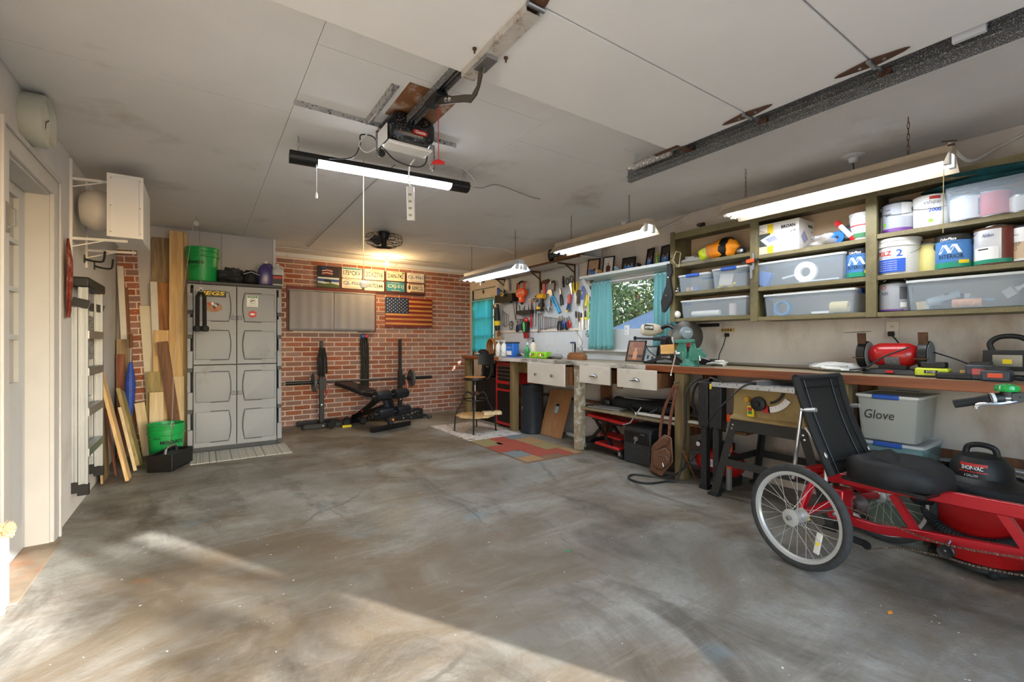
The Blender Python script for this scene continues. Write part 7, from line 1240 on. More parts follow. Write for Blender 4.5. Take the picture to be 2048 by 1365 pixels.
text('RYOBI',.016,bc+V((0,.03,.045))+n*.076,RT,ZA,m_wht,t,width=.045,bold=.03); B().bb(bc+n*.016+V((-.02,-.03,-.09)),bc+n*.02+V((.02,.03,-.05))).ob('red_label',MT('dusty_red',(190,70,66),.4),t)
B().tube(spl([P(1324,656),P(1340,652),P(1362,668),P(1372,676)],4),[.02]*13,8).ob('arm',m_black,t); B().bar(P(1338,664,-.01),P(1362,682,-.01),.05,.02,ZA).ob('arm_plate',MT('dusty_grey_casting',(120,116,108),.5),t)
B().tube([P(1272,677),P(1305,678),P(1308,678),P(1336,677)],[.012,.012,.02,.022],12).ob('handle',MT('slate_steel',(58,64,74),.4,.4),t); B().lathe([(0,0),(.02,0),(.02,.02),(0,.02)],P(1272,677),tuple(-RT),12).ob('end_cap',m_rubber,t); B().bb(P(1330,684)+V((-.03,-.03,-.08)),P(1330,684)+V((.03,.03,.03))).ob('pivot',m_black,t,bev=.006)
B().tube(spl([P(1290,684),P(1296,700),P(1310,712),P(1322,716)],5),.005,6).ob('cord',m_bc,t)
dc=P(1303,660,.02); B().loft([[dc+RT*a+ZA*b_*s+FW*d*s for b_,d in[(.062*math.sin(q),.055*math.cos(q)) for q in [i*.524 for i in range(12)]]] for a,s in((-.1,.55),(-.09,.85),(-.04,1.0),(.03,.98),(.08,.75),(.115,.4))]).ob('dust_bag',MT('cream_cloth',(206,196,176),.9,bump=.3,bs=30),t); lb=B().prism([(-.043,-.02),(.043,-.028),(.043,.02),(-.043,.03)],dc-RT*.045-FW*.066+ZA*.022,RT,ZA,.002).ob('label',m_blk,t); text('RYOBI',.024,dc-RT*.045-FW*.069+ZA*.022,RT,(ZA-RT*.0).normalized(),m_wht,lb,width=.07,bold=.03)
tag(B().box(P(1338,699,-.1)+ZA*.0,(.05,.15,.085),rotm(-3,0,0)).ob('wood_block',WOOD('light_block',(226,184,116),(206,156,88),'y',8,.6),bev=.002),'light wooden block clamped in front of the green vise','block')
# vise
m_vg=MT('teal_green_casting',(62,128,112),.45,var=.12,vs=14,speck=(150,170,150),sk=.3,ss=90); X1=3.47; Q=lambda px,py,dx=0.: wx(px,py,X1+dx); c=at_(1380,X1); t=T('bench_vise','green cast iron bench vise with long silver handle at the bench edge','vise',c)
PG=lambda nm,pts,d0,d1: B().loft([[Q(x,y,d) for x,y in pts] for d in(d0,d1)]).ob(nm,m_vg,t,bev=.005)
B().lathe([(.085,.001),(.085,.018),(.065,.026),(.055,.06),(.045,.065),(0,.065)],c,n=24).ob('swivel_base',m_vg,t)
PG('jaw',((1348,680),(1389,679),(1391,684),(1372,687),(1350,687)),-.06,.06); PG('front_jaw',((1357,686),(1372,686),(1374,703),(1372,722),(1354,714),(1352,704)),-.05,.05); PG('rear_jaw',((1382,684),(1390,686),(1393,697),(1405,697),(1405,705),(1413,708),(1413,714),(1398,722),(1378,722),(1378,703)),-.05,.05); PG('slide',((1366,704),(1386,704),(1386,722),(1366,722)),-.035,.035)
hb=Q(1354,708,-.06); B().lathe([(0,-.02),(.022,-.018),(.022,.02),(0,.022)],hb,tuple(-RT),14).ob('screw_head',m_steel,t); B().tube([hb+ZA*.01-XA*.012,Q(1342,750,-.1)],.007).ob('handle',m_chrome,t); B().ell(Q(1342,751,-.1),.011).ob('handle_ball',m_chrome,t); B().ell(hb+ZA*.018-XA*.012,.011).ob('handle_ball',m_chrome,t)
B().tube([Q(1398,714,-.05),Q(1419,720,-.08)],.006).ob('lock_lever',m_chrome,t); B().cyl(Q(1400,722,-.05),Q(1399,712,-.05),.009).ob('lock_bolt',m_chrome,t); text('6',.03,Q(1366,712,-.04)-FW*.01,RT,ZA,MT('pale_green_mark',(130,180,160),.5),t)
# bits along the back of the bench
a=at_(1440,3.84);b_=at_(1636,3.74); tag(B().cyl(a+ZA*.016,b_+ZA*.016,.0145).ob('steel_pipe',MT('dark_pipe',(110,100,88),.5,.6)),'long dark steel pipe lying along the back of the bench','pipe')
c=at_(1440,3.68); t=T('white_glove','white work glove crumpled beside the vise','glove',c); lump('palm','','',c+V((0,0,.025)),(.04,.06,.025),MT('white_cotton',(220,218,210),.9),3,amp=.15,par=t)
for k in range(4): B().tube([c+V((-.03+.02*k,.05,.025)),c+V((-.035+.022*k,.1,.014))],[.011,.009],8).ob('finger',MT('white_cotton',(220,218,210),.9),t)
B().tube([c+V((.03,-.0,.02)),c+V((.06,.04,.014))],[.011,.009],8).ob('thumb',MT('white_cotton',(220,218,210),.9),t)
c=at_(1418,3.75); tag(B().bb(c+V((-.05,-.07,.001)),c+V((.05,.07,.055))).ob('black_case',m_blackp,bev=.01),'small black case on the bench behind the vise','case'); c=at_(1425,3.6); tag(B().tube(spl([c+V((0,.06,.01)),c+V((.02,0,.018)),c+V((.01,-.08,.01)),c+V((-.0,-.1,.01))],4),.008,6).ob('adjustable_wrench',m_steel),'loose steel wrench lying beside the vise','wrench')
c=at_(1672,3.68); t=T('plastic_sack','white plastic sack with black marks lying before the bench grinder','sack',c); lump('sack','','',c+V((0,0,.03)),(.075,.17,.032),MT('printed_sack',(216,216,214),.35,dark=(40,40,44),dk=.3,dscale=9,bump=.6,bs=25),5,amp=.14,par=t); B().tube(spl([c+V((0,-.16,.02)),c+V((-.01,-.2,.012)),c+V((.0,-.25,.014))],4),.012,6).ob('twisted_neck',m_rubber,t)
# bench grinder
X2=3.66; gy=YX(1788,X2); gz=BZ+.125; c=V((X2,gy,BZ)); t=T('bench_grinder','red bench grinder with black wheel guards on the bench','grinder',c); L2=.085
B().lathe([(.03,-.13),(.055,-.115),(.072,-.08),(.075,-.07),(.075,.07),(.072,.08),(.055,.115),(.03,.13)],(X2,gy,gz),(0,1,0),28).ob('motor',m_red,t); B().frus((X2,gy,BZ+.001),(.16,.3),(.12,.22),.035).ob('base',m_blackp,t,bev=.006); B().bb((X2-.04,gy-.07,BZ+.03),(X2+.04,gy+.07,BZ+.06)).ob('pedestal',m_black,t); B().bb((X2-.082,gy-.02,BZ+.012),(X2-.075,gy+.02,BZ+.028)).ob('switch',m_rdp,t)
B().lathe([(.0765,-.045),(.0765,.03)],(X2,gy,gz),(0,1,0),16,150,215).ob('rating_plate',MT('grey_plate',(110,112,116),.4,var=.3,vs=80),t)
for s in(-1,1):
    y=gy+s*.155; B().lathe([(0,-.028),(.08,-.026),(.088,-.02),(.088,.02),(.08,.026),(0,.028)],(X2,y,gz+.0),(0,1,0),26).ob('wheel_guard',m_black,t); B().cyl((X2,gy+s*.12,gz),(X2,y,gz),.03).ob('arbor',m_red,t); B().lathe([(.02,0),(.083,0),(.083,.002),(.02,.002)],(X2-.012,y-s*.0-.029 if s<0 else y-.031,gz),(0,1,0),26).ob('wheel',MT('grey_stone',(120,122,126),.9),t)
    B().bar((X2-.09,y-.03,gz-.02),(X2-.09,y+.03,gz-.02),.05,.006,XA).ob('tool_rest',m_rust,t); B().bar((X2-.05,y,gz+.07),(X2-.06,y,gz+.14),.045,.012,YA).ob('shield_arm',m_rust,t)
B().bar((X2-.09,gy+.12,gz+.15),(X2-.05,gy+.23,gz+.145),.09,.004,XA).ob('spark_shield',MT('smoky_guard2',(120,110,96),.4),t)
B().tube(spl([V((X2-.08,gy-.1,gz+.05)),V((X2-.1,gy+.02,gz-.01)),V((X2-.1,gy+.12,BZ+.04)),V((X2-.06,gy+.22,BZ+.02))],5),.005,6).ob('cord',m_bc,t)
cable('black cable running from the grinder across to the chargers',[V((X2-.0,gy-.19,gz+.02)),V((X2-.03,gy-.3,gz-.02)),V((X2-.06,gy-.42,BZ+.05)),V((X2-.12,gy-.5,BZ+.03))],.005,m_bc)
m_lime=MT('lime_tool_plastic',(196,206,40),.35)
c=at_(1866,3.53); t=T('lime_charger','lime green battery charger with black pack docked on top','charger',c); B().bb(c+V((-.04,-.075,.001)),c+V((.05,.075,.055))).ob('housing',m_lime,t,bev=.012); B().bb(c+V((-.03,-.06,.055)),c+V((.035,.05,.09))).ob('battery',m_blackp,t,bev=.006); B().bb(c+V((-.042,-.03,.025)),c+V((-.039,.03,.042))).ob('label',m_blk,t); text('RYOBI',.01,c+V((-.0425,0,.034)),MY,ZA,m_wht,t,width=.04); B().bb(c+V((-.042,-.07,.001)),c+V((.052,.07,.012))).ob('foot',m_black,t)
c=at_(1911,3.47); t=T('battery_charger','flat black battery charger between lime charger and red packs','charger',c); B().bb(c+V((-.05,-.075,.001)),c+V((.05,.075,.035))).ob('housing',m_blackp,t,bev=.008); B().bb(c+V((-.01,-.075,.035)),c+V((.03,-.02,.05))).ob('gold_label',MT('gold_label',(200,160,80),.4),t); B().bb(c+V((-.051,-.005,.005)),c+V((-.05,.005,.03))).ob('seam',m_black,t)
for k,(px_,X,col,lb,h) in enumerate(((1962,3.47,m_red,'black tool battery pack with red latch',.085),(1994,3.42,MT('orange_red',(226,80,40),.4),'smaller black tool battery pack with orange latch',.06))):
    c=at_(px_,X); t=T('battery_pack',lb+' on the bench','battery',c,0,'tool batteries on the bench'); B().bb(c+V((-.045,-.055,.001)),c+V((.05,.055,h))).ob('case',MT('slate_plastic',(52,58,66),.45),t,bev=.01); B().bb(c+V((-.049,-.028,h*.35)),c+V((-.044,.028,h*.75))).ob('latch',col,t,bev=.004); B().bb(c+V((-.03,-.04,h)),c+V((.04,.04,h+.015))).ob('rail',m_black,t)
c=at_(2016,3.72); t=T('work_light','black portable work light with curved carrying handle at the end of the bench','work light',c,.12); Pw=lambda x,y,z:c+V((x,y,z))
B().vox([c.x-.03,c.x-.02,c.x+.03],[c.y-.095,c.y-.058,c.y+.058,c.y+.095],[BZ+.045,BZ+.07,BZ+.135,BZ+.16],lambda x,y,z: not(x<c.x-.02 and abs(y-c.y)<.058 and BZ+.07<z<BZ+.135)).ob('housing',m_blackp,t,bev=.003); B().bb(Pw(-.022,-.058,.07),Pw(-.019,.058,.135)).ob('reflector',MT('dull_reflector',(140,138,128),.3,.5),t); B().bb(Pw(-.024,-.018,.085),Pw(-.022,.018,.11)).ob('led_chip',m_yel,t)
B().tube(spl([Pw(0,.06,.155),Pw(0,.07,.2),Pw(0,.03,.235),Pw(0,-.04,.235),Pw(0,-.085,.2),Pw(0,-.08,.15)],5),.014,10).ob('handle',m_blackp,t); B().tube([Pw(.0,-.095,.1),Pw(-.01,-.1,.004),Pw(-.05,-.09,.004)],.006,6).tube([Pw(.0,.095,.1),Pw(-.01,.1,.004),Pw(-.05,.09,.004)],.006,6).bar(Pw(-.05,-.09,.004),Pw(-.05,.09,.004),.008,.006).ob('stand',m_black,t)
c=at_(2040,3.5); t=T('tangled_cords','tangle of thin black cords at the end of the bench','cord',c); rr=random.Random(9); B().tube(spl([c+V((rr.uniform(-.1,.1),rr.uniform(-.16,.2),.006+.03*rr.random())) for k in range(22)],5),.0045,5).ob('cord',m_bc,t)
# ================================================================ under the bench
t=T('tool_chest','tall red rolling tool chest with black drawers under the bench','tool chest',(3.67,5.29,0)); y0,y1=5.065,5.5
B().vox([3.46,3.475,3.9],[y0,y0+.035,y1-.035,y1],[.03,.07,.50,.53,.6,.635,.90],lambda x,y,z: not(x<3.475 and y0+.035<y<y1-.035 and (.07<z<.50 or .53<z<.6 or .635<z))).ob('case',m_red,t,bev=.003)
B().bb((3.462,y0+.035,.075),(3.474,y1-.035,.495)).ob('door',m_black,t); B().bb((3.462,y0+.035,.53),(3.476,y1-.035,.6)).ob('drawer',m_black,t)
for k in range(4): B().bb((3.464,y0+.036,.645+.052*k),(3.476,y1-.036,.69+.052*k)).ob('drawer',m_black,t); B().bb((3.452,y0+.036,.687+.052*k),(3.466,y1-.036,.695+.052*k)).ob('drawer_pull',m_steel,t)
B().bb((3.455,y0+.06,.61),(3.46,y0+.13,.628)).ob('badge',m_steel,t); B().bb((3.46,y0,.86),(3.9,y1,.90)).ob('lid',m_red,t,bev=.004)
for x in(3.52,3.85):
    for y in(y0+.05,y1-.05): B().cyl((x,y-.012,.02),(x,y+.012,.02),.02).ob('caster',m_rubber,t)
t=T('black_cabinet','plain black floor cabinet in the dark corner under the bench end','cabinet',(3.7,5.85,0)); B().bb((3.52,5.54,0),(3.88,6.18,.66)).ob('body',m_black,t,bev=.004); B().bb((3.512,5.56,.03),(3.52,5.85,.63)).ob('door',m_black,t); B().bb((3.512,5.87,.03),(3.52,6.16,.63)).ob('door',m_black,t)
t=T('radio','black shop radio on the black cabinet under the bench','radio',(3.66,5.9,.66)); B().bb((3.56,5.75,.661),(3.76,6.08,.86)).ob('case',m_blackp,t,bev=.02); B().lathe([(0,0),(.06,0),(.06,.01),(0,.012)],(3.56,5.82,.75),(-1,0,0),18).ob('speaker',m_rubber,t); B().lathe([(0,0),(.06,0),(.06,.01),(0,.012)],(3.56,6.0,.75),(-1,0,0),18).ob('speaker',m_rubber,t); B().bb((3.555,5.87,.80),(3.562,5.95,.82)).ob('display',m_gcb,t); B().tube([(3.66,5.8,.85),(3.66,5.83,.9),(3.66,6.0,.9),(3.66,6.03,.85)],.01).ob('handle',m_blackp,t)
c=V((3.57,4.79,0)); t=T('waste_bin','tall dark steel waste bin beside the red tool chest','bin',c); B().lathe([(.142,.002),(.148,.01),(.148,.6),(.151,.605),(.151,.62),(.143,.62),(.14,.02),(0,.02)],c,n=36).ob('drum',MT('dark_blue_grey_steel',(42,48,56),.4,.3,var=.1,vs=6),t); B().lathe([(.149,.55),(.151,.555),(.149,.56)],c,n=36).ob('hoop',m_black,t); B().tube([c+V((-.149,.0,.3)),c+V((-.156,0,.31)),c+V((-.156,0,.34)),c+V((-.149,0,.35))],.003,5).ob('handle',m_steel,t)
p=wz(1101,873); v=V((.20,.0,.575)); t=T('hardboard_panel','brown hardboard panel with a small label leaning under the drawers','panel',(3.62,4.45,0)); B().bar((3.60,4.45,.003),(3.795,4.45,.575),.43,.006,YA).ob('panel',WOOD('hardboard',(170,124,84),(150,104,66),'z',4,.6,False),t); d=V((.195,0,.572)).normalized(); n=V((-d.z,0,d.x)); q=V((3.60,4.45,.003))+d*.3+n*.004; B().bar(q,q+d*.085,.06,.001,YA).ob('label',MT('pale_blue_label',(150,190,206),.5),t); B().bar(q+d*.086,q+d*.115,.06,.001,YA).ob('label_dark_band',m_blk,t)
a=wz(1128,858);b_=wz(1176,888); tag(B().cyl((3.8,4.35,.03),(3.72,3.75,.03),.025).ob('white_pipe',m_white),'white plastic pipe lying on the floor under the drawers','pipe')
# creeper seat
t=T('creeper_seat','red and black rolling creeper seat folded under the bench','creeper seat',(3.6,3.42,0)); P=lambda y,z,x=3.6:V((x,y,z))
B().bar(P(3.55,.1),P(3.2,.09),.24,.03,XA).ob('lower_cushion',m_red,t,bev=.01); B().bar(P(3.66,.385),P(3.14,.36),.24,.035,XA).ob('upper_cushion',m_red,t,bev=.012); B().bar(P(3.6,.355),P(3.2,.335),.2,.02,XA).ob('cushion_board',m_black,t)
for s in(-.1,.1): B().bar(P(3.66,.09,3.6+s),P(3.38,.35,3.6+s),.03,.02).bar(P(3.3,.09,3.6+s),P(3.55,.35,3.6+s),.03,.02).ob('folding_leg',m_black,t); B().bar(P(3.7,.075,3.6+s),P(3.16,.07,3.6+s),.035,.02).ob('side_rail',m_black,t)
B().bb((3.5,3.66,.06),(3.7,3.78,.12)).ob('tool_tray',m_blackp,t,bev=.006); B().bar(P(3.5,.2),P(3.2,.19),.2,.012,XA).ob('middle_pad',m_red,t)
for y in(3.68,3.18):
    for s in(-.12,.12): B().lathe([(0,-.012),(.02,-.012),(.032,-.008),(.032,.008),(.02,.012),(0,.012)],P(y,.033,3.6+s),(1,0,.0),16).ob('caster',m_rubber,t); B().bar(P(y,.033,3.6+s),P(y,.075,3.6+s),.03,.034).ob('caster_fork',m_chrome,t)
# safe
y0,y1=2.79,3.12; t=T('fire_safe','black fire safe box with keyed latch, paint spattered, under the bench shelf','safe',(3.62,(y0+y1)/2,0)); m_sf=MT('spattered_safe',(36,37,40),.55,speck=(150,150,150),sk=.2,ss=150,var=.1)
B().loft([[V((3.455,y,z)) if 0 else V((x,y,z)) for x,z in((3.46,.004),(3.86,.004),(3.86,.31),(3.84,.35),(3.80,.365),(3.52,.365),(3.48,.35),(3.46,.31))] for y in(y0,y1)]).ob('body',m_sf,t,bev=.012); B().bb((3.452,y0+.02,.2),(3.462,y1-.02,.32)).ob('front_band',m_black,t,bev=.006); B().lathe([(0,.01),(.022,.01),(.026,0)],(3.452,(y0+y1)/2,.25),(-1,0,0),16).ob('lock',m_chrome,t); B().bar((3.438,(y0+y1)/2,.25),(3.432,(y0+y1)/2,.205),.014,.003,YA).ob('key',m_steel,t); B().bar((3.449,y0+.06,.3),(3.449,y0+.11,.3),.008,.002,ZA).ob('badge',m_steel,t)
# leather bag hanging from the bench post
m_lb=MT('brown_leather',(98,64,44),.5,var=.25,vs=16,bump=.4,bs=30); c=V((3.33,2.62,.0)); t=T('leather_bag','brown leather shoulder bag hanging by its strap from the bench post','bag',c)
LG=lambda nm,pts,d0,d1,mt: B().loft([[wx(x,y,3.33+d) for x,y in pts] for d in(d0,d1)]).ob(nm,mt,t,bev=.012)
LG('body',((1303,893),(1329,869),(1344,876),(1347,925),(1331,944),(1323,955),(1298,941),(1302,925)),-.04,.07,m_lb); LG('flap',((1306,893),(1328,873),(1338,880),(1331,893),(1314,901)),-.055,-.035,m_lb); LG('front_pocket',((1306,905),(1330,895),(1342,908),(1339,926),(1321,942),(1305,932)),-.065,-.035,m_lb)
B().tube([wx(x,y,3.262) for x,y in((1316,910),(1332,913),(1336,920),(1325,926),(1327,934))],.003,5).ob('zip',m_chrome,t)
hk=V((3.375,2.46,.86)); 
for pts in(((1320,884),(1322,850),(1330,815),(1343,785),(1349,771)),((1337,880),(1340,845),(1345,815),(1351,790),(1353,773))): B().tube(spl([wx(x,y,3.335) for x,y in pts],5),[.013]*21,8).ob('strap',MT('braided_leather',(112,62,44),.55,var=.35,vs=60,bump=.8,bs=70),t)
hk=wx(1351,768,3.35)
B().tube([hk+V((.05,0,.01)),hk+V((-.015,0,.0)),hk+V((-.017,0,.02))],.005,6).ob('nail',m_steel,t)
# things on the lower shelf
c=V((3.66,2.95,.478)); t=T('black_sports_bag','long black nylon bag lying on the lower bench shelf','bag',c); B().loft([[c+V((.14*math.cos(a)*s,y,.075+.07*math.sin(a)*s+.012*math.sin(9*y+a*2))) for a in [i*.449 for i in range(14)]] for y,s in((-.42,.5),(-.38,.9),(-.15,1),(.1,.95),(.3,.8),(.42,.7),(.46,.4))]).ob('body',m_rubber,t,ang=60); B().tube(spl([c+V((-.14,-.2,.08)),c+V((-.17,-.1,.02)),c+V((-.17,.05,.02)),c+V((-.14,.15,.08))],5),.012,6).ob('handle',m_black,t); B().tube([c+V((-.05,-.4,.14)),c+V((-.05,.3,.13))],.005,5).ob('zip',m_gcb,t)
for k in range(5): tag(B().cyl((3.47+.012*k,2.98-.02*k,.492+.005*(k%2)),(3.47+.008*k,2.02-.04*k if k<3 else 2.3,.492+.005*(k%2)),.0105,n=10).ob('plastic_tube',MT('white_pvc',(216,212,200),.4)),('%s pale plastic tube from the shelf front edge, lying lengthwise'%nm[k]),'tube','pale tubes on the lower shelf')
for k in range(3): tag(B().bar((3.47+.05*k,3.62-.03*k,.484+.004*k),(3.52+.05*k,3.22,.484+.004*k),.03,.012,XA).ob('metal_strip',m_alu),('short aluminium strip at the shelf front near the spotted post','middle aluminium strip near the spotted post','short aluminium strip deepest on the shelf near the spotted post')[k],'strip')
tag(B().tube([(3.46,2.9,.56),(3.42,3.0,.40),(3.41,3.08,.37)],.006,6).ob('grey_rod',m_alu),'thin grey rod poking down over the shelf edge above the safe','rod'); t=T('headlamp','black headlamp on the lower shelf by the spotted post','lamp',(3.62,3.5,.475)); B().ell((3.62,3.5,.53),(.04,.06,.05)).ob('lamp',m_blackp,t); B().tube([V((3.64+.05*math.cos(a),3.45+.07*math.sin(a),.5)) for a in [i*.5 for i in range(13)]],.008,6,True).ob('strap',m_rubber,t)
# compressor and hoses
y0,y1=2.06,2.36; xc=3.62; t=T('air_compressor','red pancake style air compressor tank on the floor behind the bench post','compressor',(xc,2.2,0)); B().lathe([(0,-.2),(.06,-.19),(.1,-.15),(.105,-.13),(.105,.13),(.1,.15),(.06,.19),(0,.2)],(xc,2.2,.17),(0,1,0),26).ob('tank',m_red,t); B().bb((xc-.108,2.13,.14),(xc-.1,2.27,.2)).ob('label',m_wht,t); text('PRO',.035,(xc-.109,2.235,.17),MY,ZA,m_rdp,t,width=.05,bold=.03); text('AIR COMPRESSOR',.014,(xc-.109,2.17,.175),MY,ZA,m_blk,t,width=.06)
B().bb((xc-.05,2.1,.27),(xc+.07,2.22,.34)).ob('pump',m_black,t,bev=.01)
for y in(2.33,2.28): B().lathe([(0,.02),(.025,.02),(.027,0)],(xc-.09,y,.31),(-1,0,0),14).ob('gauge',m_black,t); B().lathe([(0,.021),(.02,.021)],(xc-.09,y,.31),(-1,0,0),14).ob('dial',m_wht,t)
B().bb((xc-.1,2.26,.28),(xc-.05,2.35,.33)).ob('manifold',MT('dark_red',(140,30,34),.4),t)
for y in(2.07,2.33): B().bb((xc-.08,y-.02,0),(xc+.08,y+.02,.08)).ob('foot',m_rubber,t)
hc=V((3.44,2.20,.62)); t=T('air_hose','black air hose coiled on the bench post and looped on the floor','hose',(3.4,2.4,0))
B().tube(spl([V((3.6,2.3,.33)),V((3.5,2.28,.3)),V((3.36,2.36,.12)),V((3.30,2.5,.012)),V((3.16,2.72,.011)),V((3.02,2.66,.011)),V((3.04,2.5,.011)),V((3.22,2.44,.011)),V((3.30,2.375,.05)),V((3.345,2.345,.4)),V((3.36,2.34,.75)),V((3.40,2.25,.87)),V((3.41,2.16,.8)),V((3.40,2.12,.55)),V((3.37,2.2,.3)),V((3.32,2.28,.28))],8),.0085,8).ob('hose',m_bc,t); B().tube(spl([V((3.43,2.2+.13*math.cos(a),.7+.17*math.sin(a))) for a in [i*.6 for i in range(24)]],3),.009,6).ob('coil',m_bc,t)
p=wz(1392,962); q=wx(1366,902,3.33); tag(B().tube([q,q.lerp(p,.25),q.lerp(p,.3),p+ZA*.006],[.01,.012,.006,.005],8).ob('blow_gun',MT('brass',(214,160,100),.3,.9)),'slim brass and chrome air blow gun hanging at the hose end','blow gun')
# folded work stand
t=T('folded_work_stand','folded black steel work stand with orange clips standing against the bench','work stand',(3.33,2.13,0)); m_ws=MT('dusty_black_steel',(26,26,27),.55,var=.2,vs=20,speck=(120,116,110),sk=.15,ss=150)
for y,w in((2.165,.085),(2.06,.105)): B().bar((3.36,y,.0),(3.36,y,.52),.05,.05,YA).ob('leg',m_ws,t); B().bb((3.325,y-w/2,.5),(3.40,y+w/2,.86)).ob('head_beam',m_ws,t,bev=.006); B().bb((3.325,y-.035,0),(3.395,y+.035,.03)).ob('foot',m_rubber,t)
B().bar((3.345,2.21,.84),(3.345,2.08,.885),.04,.02).bar((3.345,2.01,.86),(3.345,2.12,.885),.04,.02).ob('hinge_cap',m_ws,t,bev=.006); B().bar((3.42,2.0,.02),(3.42,2.0,.62),.03,.03).ob('inner_tube',m_alu,t); B().bar((3.42,2.02,.56),(3.7,1.96,.6),.05,.02).ob('extension',m_galv,t)
for z in(.56,.33,.2): B().bb((3.37,1.955,z),(3.40,1.995,z+.06)).ob('clip',m_or,t,bev=.006)
B().bb((3.321,2.09,.81),(3.325,2.105,.85)).ob('yellow_mark',m_yel,t)
# table saw on stand
m_ts=MT('tan_saw_enamel',(150,126,76),.5,var=.08,vs=8,dark=(120,98,58),dk=.2); m_st=MT('dark_stand_steel',(40,39,37),.6,var=.15,vs=12)
t=T('table_saw','tan table saw on a splayed dark steel stand pushed under the bench','table saw',(3.46,1.63,0)); xs0,xs1,ys0,ys1=3.25,3.68,1.40,1.86
ft={(0,0):(3.27,1.24),(0,1):(3.27,2.03),(1,0):(3.82,1.24),(1,1):(3.82,2.0)}
for (i,j),(fx,fy) in ft.items():
    a=V((fx,fy,.012)); b_=V(((xs0,xs1)[i],(ys0,ys1)[j],.6)); B().bar(a,b_,.055,.006,YA).bar(a+V((.024 if i==0 else -.024,0,0)),b_+V((.024 if i==0 else -.024,0,0)),.006,.05,YA).ob('leg',m_st,t); B().bb((fx-.03,fy-.04,0),(fx+.03,fy+.04,.02)).ob('foot',m_rubber,t)
    for z in(.57,.54): 
        q=a.lerp(b_,z/.6); 
        if i==0: B().lathe([(0,.006),(.008,.005),(.009,0)],q-XA*.005,(-1,0,0),8).ob('bolt',m_chrome,t)
for i in(0,1):
    x=(xs0,xs1)[i]; B().bb((x-.004,ys0-.03,.53),(x+.004,ys1+.03,.61)).ob('apron',m_st,t); k=.28/.6; xx=ft[(i,0)][0]+(x-ft[(i,0)][0])*k; B().bb((xx-.004,1.24+.16*k,.25),(xx+.004,2.02-.16*k,.305)).ob('stretcher',m_st,t)
for y in(1.30,1.95): B().bar((3.27,y,.28),(3.75,y,.28),.05,.006,ZA).ob('stretcher',m_st,t)
B().loft([[V((x,y,z)) for x,y in((3.25-e,1.39-e),(3.68,1.39-e),(3.68,1.87+e),(3.25-e,1.87+e))] for z,e in((.612,.02),(.63,.02),(.65,.0),(.85,-.005))]).ob('cabinet',m_ts,t,bev=.006); B().bb((3.19,1.34,.85),(3.72,1.95,.872)).ob('table',m_alu,t,bev=.003)
B().bb((3.165,1.40,.848),(3.19,1.99,.88)).ob('fence_rail',MT('scale_rail',(196,198,200),.35,.6,speck=(90,90,92),sk=.3,ss=90),t); B().bb((3.16,1.385,.842),(3.192,1.405,.884)).ob('rail_end',m_blackp,t); B().bb((3.21,1.66,.868),(3.7,1.71,.905)).ob('rip_fence',m_alu,t)
f=lambda px,py,d=0.: wx(px,py,3.243-d)
B().lathe([(0,0),(.045,0),(.05,.008),(.05,.028),(.04,.034),(.02,.034),(.018,.045),(0,.045)],f(1519,808),(-1,0,0),24).ob('handwheel',m_blackp,t); B().bb(f(1498,800)+V((-.03,-.012,-.012)),f(1498,800)+V((0,.02,.02))).ob('knob',MT('ochre_knob',(190,140,40),.4),t)
q=f(1503,822); B().bb(q+V((-.02,-.025,-.04)),q+V((0,.022,.035))).ob('switch_box',m_yel,t,bev=.003); B().bb(q+V((-.028,-.014,.002)),q+V((-.02,.012,.026))).ob('stop_button',m_red,t); B().bb(q+V((-.026,-.014,-.022)),q+V((-.02,.012,-.002))).ob('start_button',m_grn,t)
ac=f(1535,775); b=B(); arcp=lambda r,a:ac+V((0,-r*math.cos(a*D2R),-r*math.sin(a*D2R)))
for nm_,r0,r1,a0,a1,mt in(('scale_plate',.135,.175,30,88,m_wht),('red_plate',.13,.18,84,104,m_red),('tilt_slot',.1,.118,18,80,m_black)):
    n_=10; pts=[arcp(r1,a0+(a1-a0)*i/n_) for i in range(n_+1)]+[arcp(r0,a1-(a1-a0)*i/n_) for i in range(n_+1)]; B().loft([pts,[p-XA*.003 for p in pts]]).ob(nm_,mt,t)
for k in range(5): B().bar(arcp(.14,35+11*k)-XA*.004,arcp(.15,35+11*k)-XA*.004,.002,.001,YA).ob('scale_mark',m_rdp,t)
B().bar(f(1497,773),f(1519,776),.012,.003,ZA).ob('warning_label',m_or,t); B().lathe([(0,0),(.08,0),(.085,.02),(.085,.1),(.06,.14),(0,.15)],V((3.36,1.37,.66)),(0,-1,0),22).ob('motor',m_ts,t); B().tube(spl([V((3.165,1.68,.89)),V((3.15,1.75,.86)),V((3.13,1.9,.7)),V((3.15,1.99,.6)),V((3.2,2.03,.56)),V((3.18,1.95,.53))],6),.006,6).ob('cord',m_bc,t); B().cyl((3.17,1.71,.894),(3.17,1.66,.894),.012).ob('plug',m_rubber,t)
